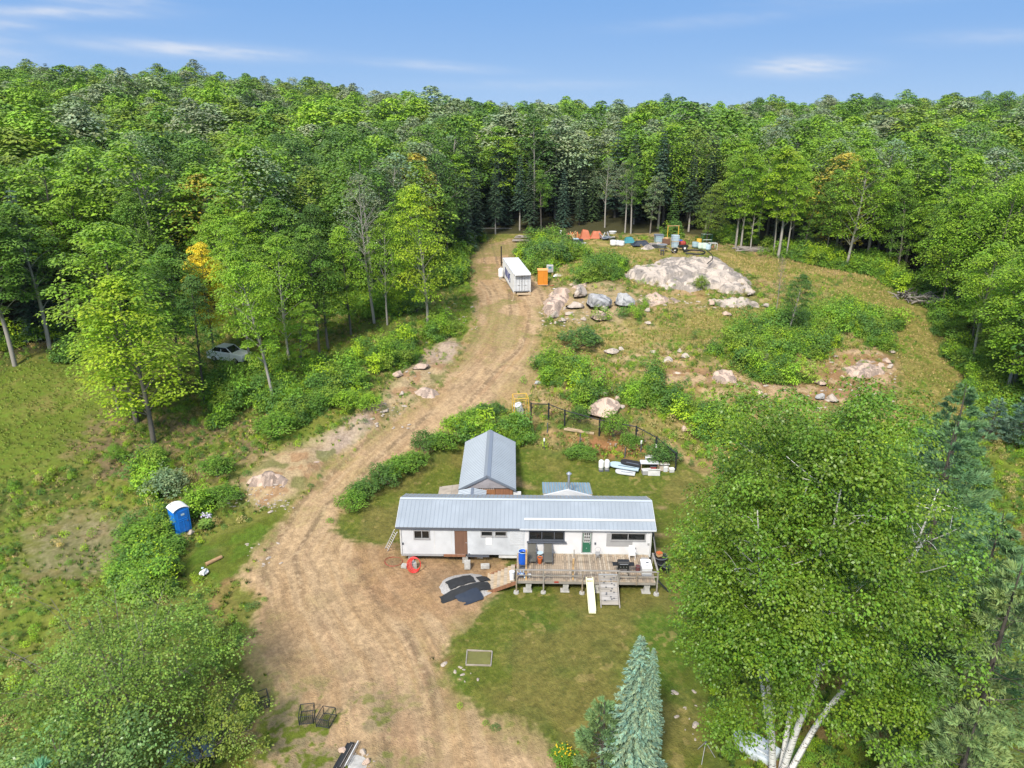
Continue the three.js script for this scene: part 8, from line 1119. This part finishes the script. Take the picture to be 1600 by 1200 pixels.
  yard('green_rack', 'green pipe rack behind the pale green drums', 'rack', 1103, 384, (t) => { for (const [x, z] of [[-0.8, -0.4], [0.8, -0.4], [-0.8, 0.4], [0.8, 0.4]]) part(t, 'post', [box(0.09, 2.0, 0.09, x, 1.0, z)], M.green); part(t, 'bar', [box(1.7, 0.09, 0.09, 0, 2.0, 0.4), box(1.7, 0.09, 0.09, 0, 2.0, -0.4), box(1.7, 0.09, 0.09, 0, 1.1, 0.4)], M.paleGreen); });
  yard('metal_cage', 'white-framed cage with reddish scrap at the far right of the scrap row', 'cage', 1113, 390, (t) => { for (const [x, z] of [[-0.6, -0.5], [0.6, -0.5], [-0.6, 0.5], [0.6, 0.5]]) part(t, 'post', [box(0.08, 1.1, 0.08, x, 0.55, z)], M.whiteOld); part(t, 'rim', [box(1.28, 0.08, 0.08, 0, 1.1, 0.5), box(1.28, 0.08, 0.08, 0, 1.1, -0.5), box(0.08, 0.08, 1, 0.6, 1.1, 0), box(0.08, 0.08, 1, -0.6, 1.1, 0)], M.whiteOld); part(t, 'cargo', [lump(0.5, 19, 1, 0.8, 0.8, 0.5, 2).translate(0, 0.4, 0)], M.plyRed); });
  // logs and brush
  const logs = (name, label, u, v, n, l, seed, m, spread, turn) => { const t = thing(name, label, name === 'branch_pile' ? 'branch pile' : 'log pile', at(u, v), turn), r = rng(seed); for (let k = 0; k < n; k++) { if (name === 'branch_pile') { const q = r() * 6.28, e = l * 0.5 * Math.sqrt(r()), c0 = V(Math.cos(q) * e, 0.2 + spread * 0.7 * (1 - e / l * 1.6) * r(), Math.sin(q) * e * 0.6), dd = onSphere(r); dd.y *= 0.5; const L2 = 0.8 + 1.2 * r(); part(t, 'branch', [bar(c0.clone().addScaledVector(dd, -L2), c0.clone().addScaledVector(dd, L2), 0.09 + 0.09 * r(), 6, 0.04)], k % 4 ? m : M.barkPale); continue; } const a = V(-l / 2 + (r() - 0.5) * l * 0.3, 0.12 + (k / n) * spread * 0.5, (r() - 0.5) * spread * 1.6), b = V(l / 2 + (r() - 0.5) * l * 0.3, 0.12 + (k / n) * spread * 0.5 * r() * 1.6, (r() - 0.5) * spread * 1.6); part(t, 'log', [bar(a, b, 0.08 + 0.1 * r(), 6, 0.05)], m); } };
  logs('log_pile', 'long low pile of weathered logs at the wood edge right of the scrap row', 1180, 393, 22, 6.5, 5, M.deadwood, 1.4, 0.1); logs('log_pile', 'few pale logs lying behind the brush hump at the end of the drive', 832, 373, 9, 5, 6, M.deadwood, 0.9, -0.15); logs('log_pile', 'short pale logs in front of the few behind the brush hump', 818, 379, 6, 3.4, 7, M.deadwood, 0.6, -0.3); logs('log_pile', 'single fallen log in the wood behind the drive end', 775, 358, 2, 6, 8, M.deadwood, 0.3, 0.05);
  logs('branch_pile', 'tangled pile of grey dead branches and stumps at the right wood edge', 1450, 474, 64, 5.6, 9, M.deadwood, 2.2, -0.55); logs('branch_pile', 'dark root end of the dead branch pile at the right wood edge', 1416, 466, 24, 3.0, 10, M.bark, 1.7, -0.4);
}

renderer.render(scene, camera);
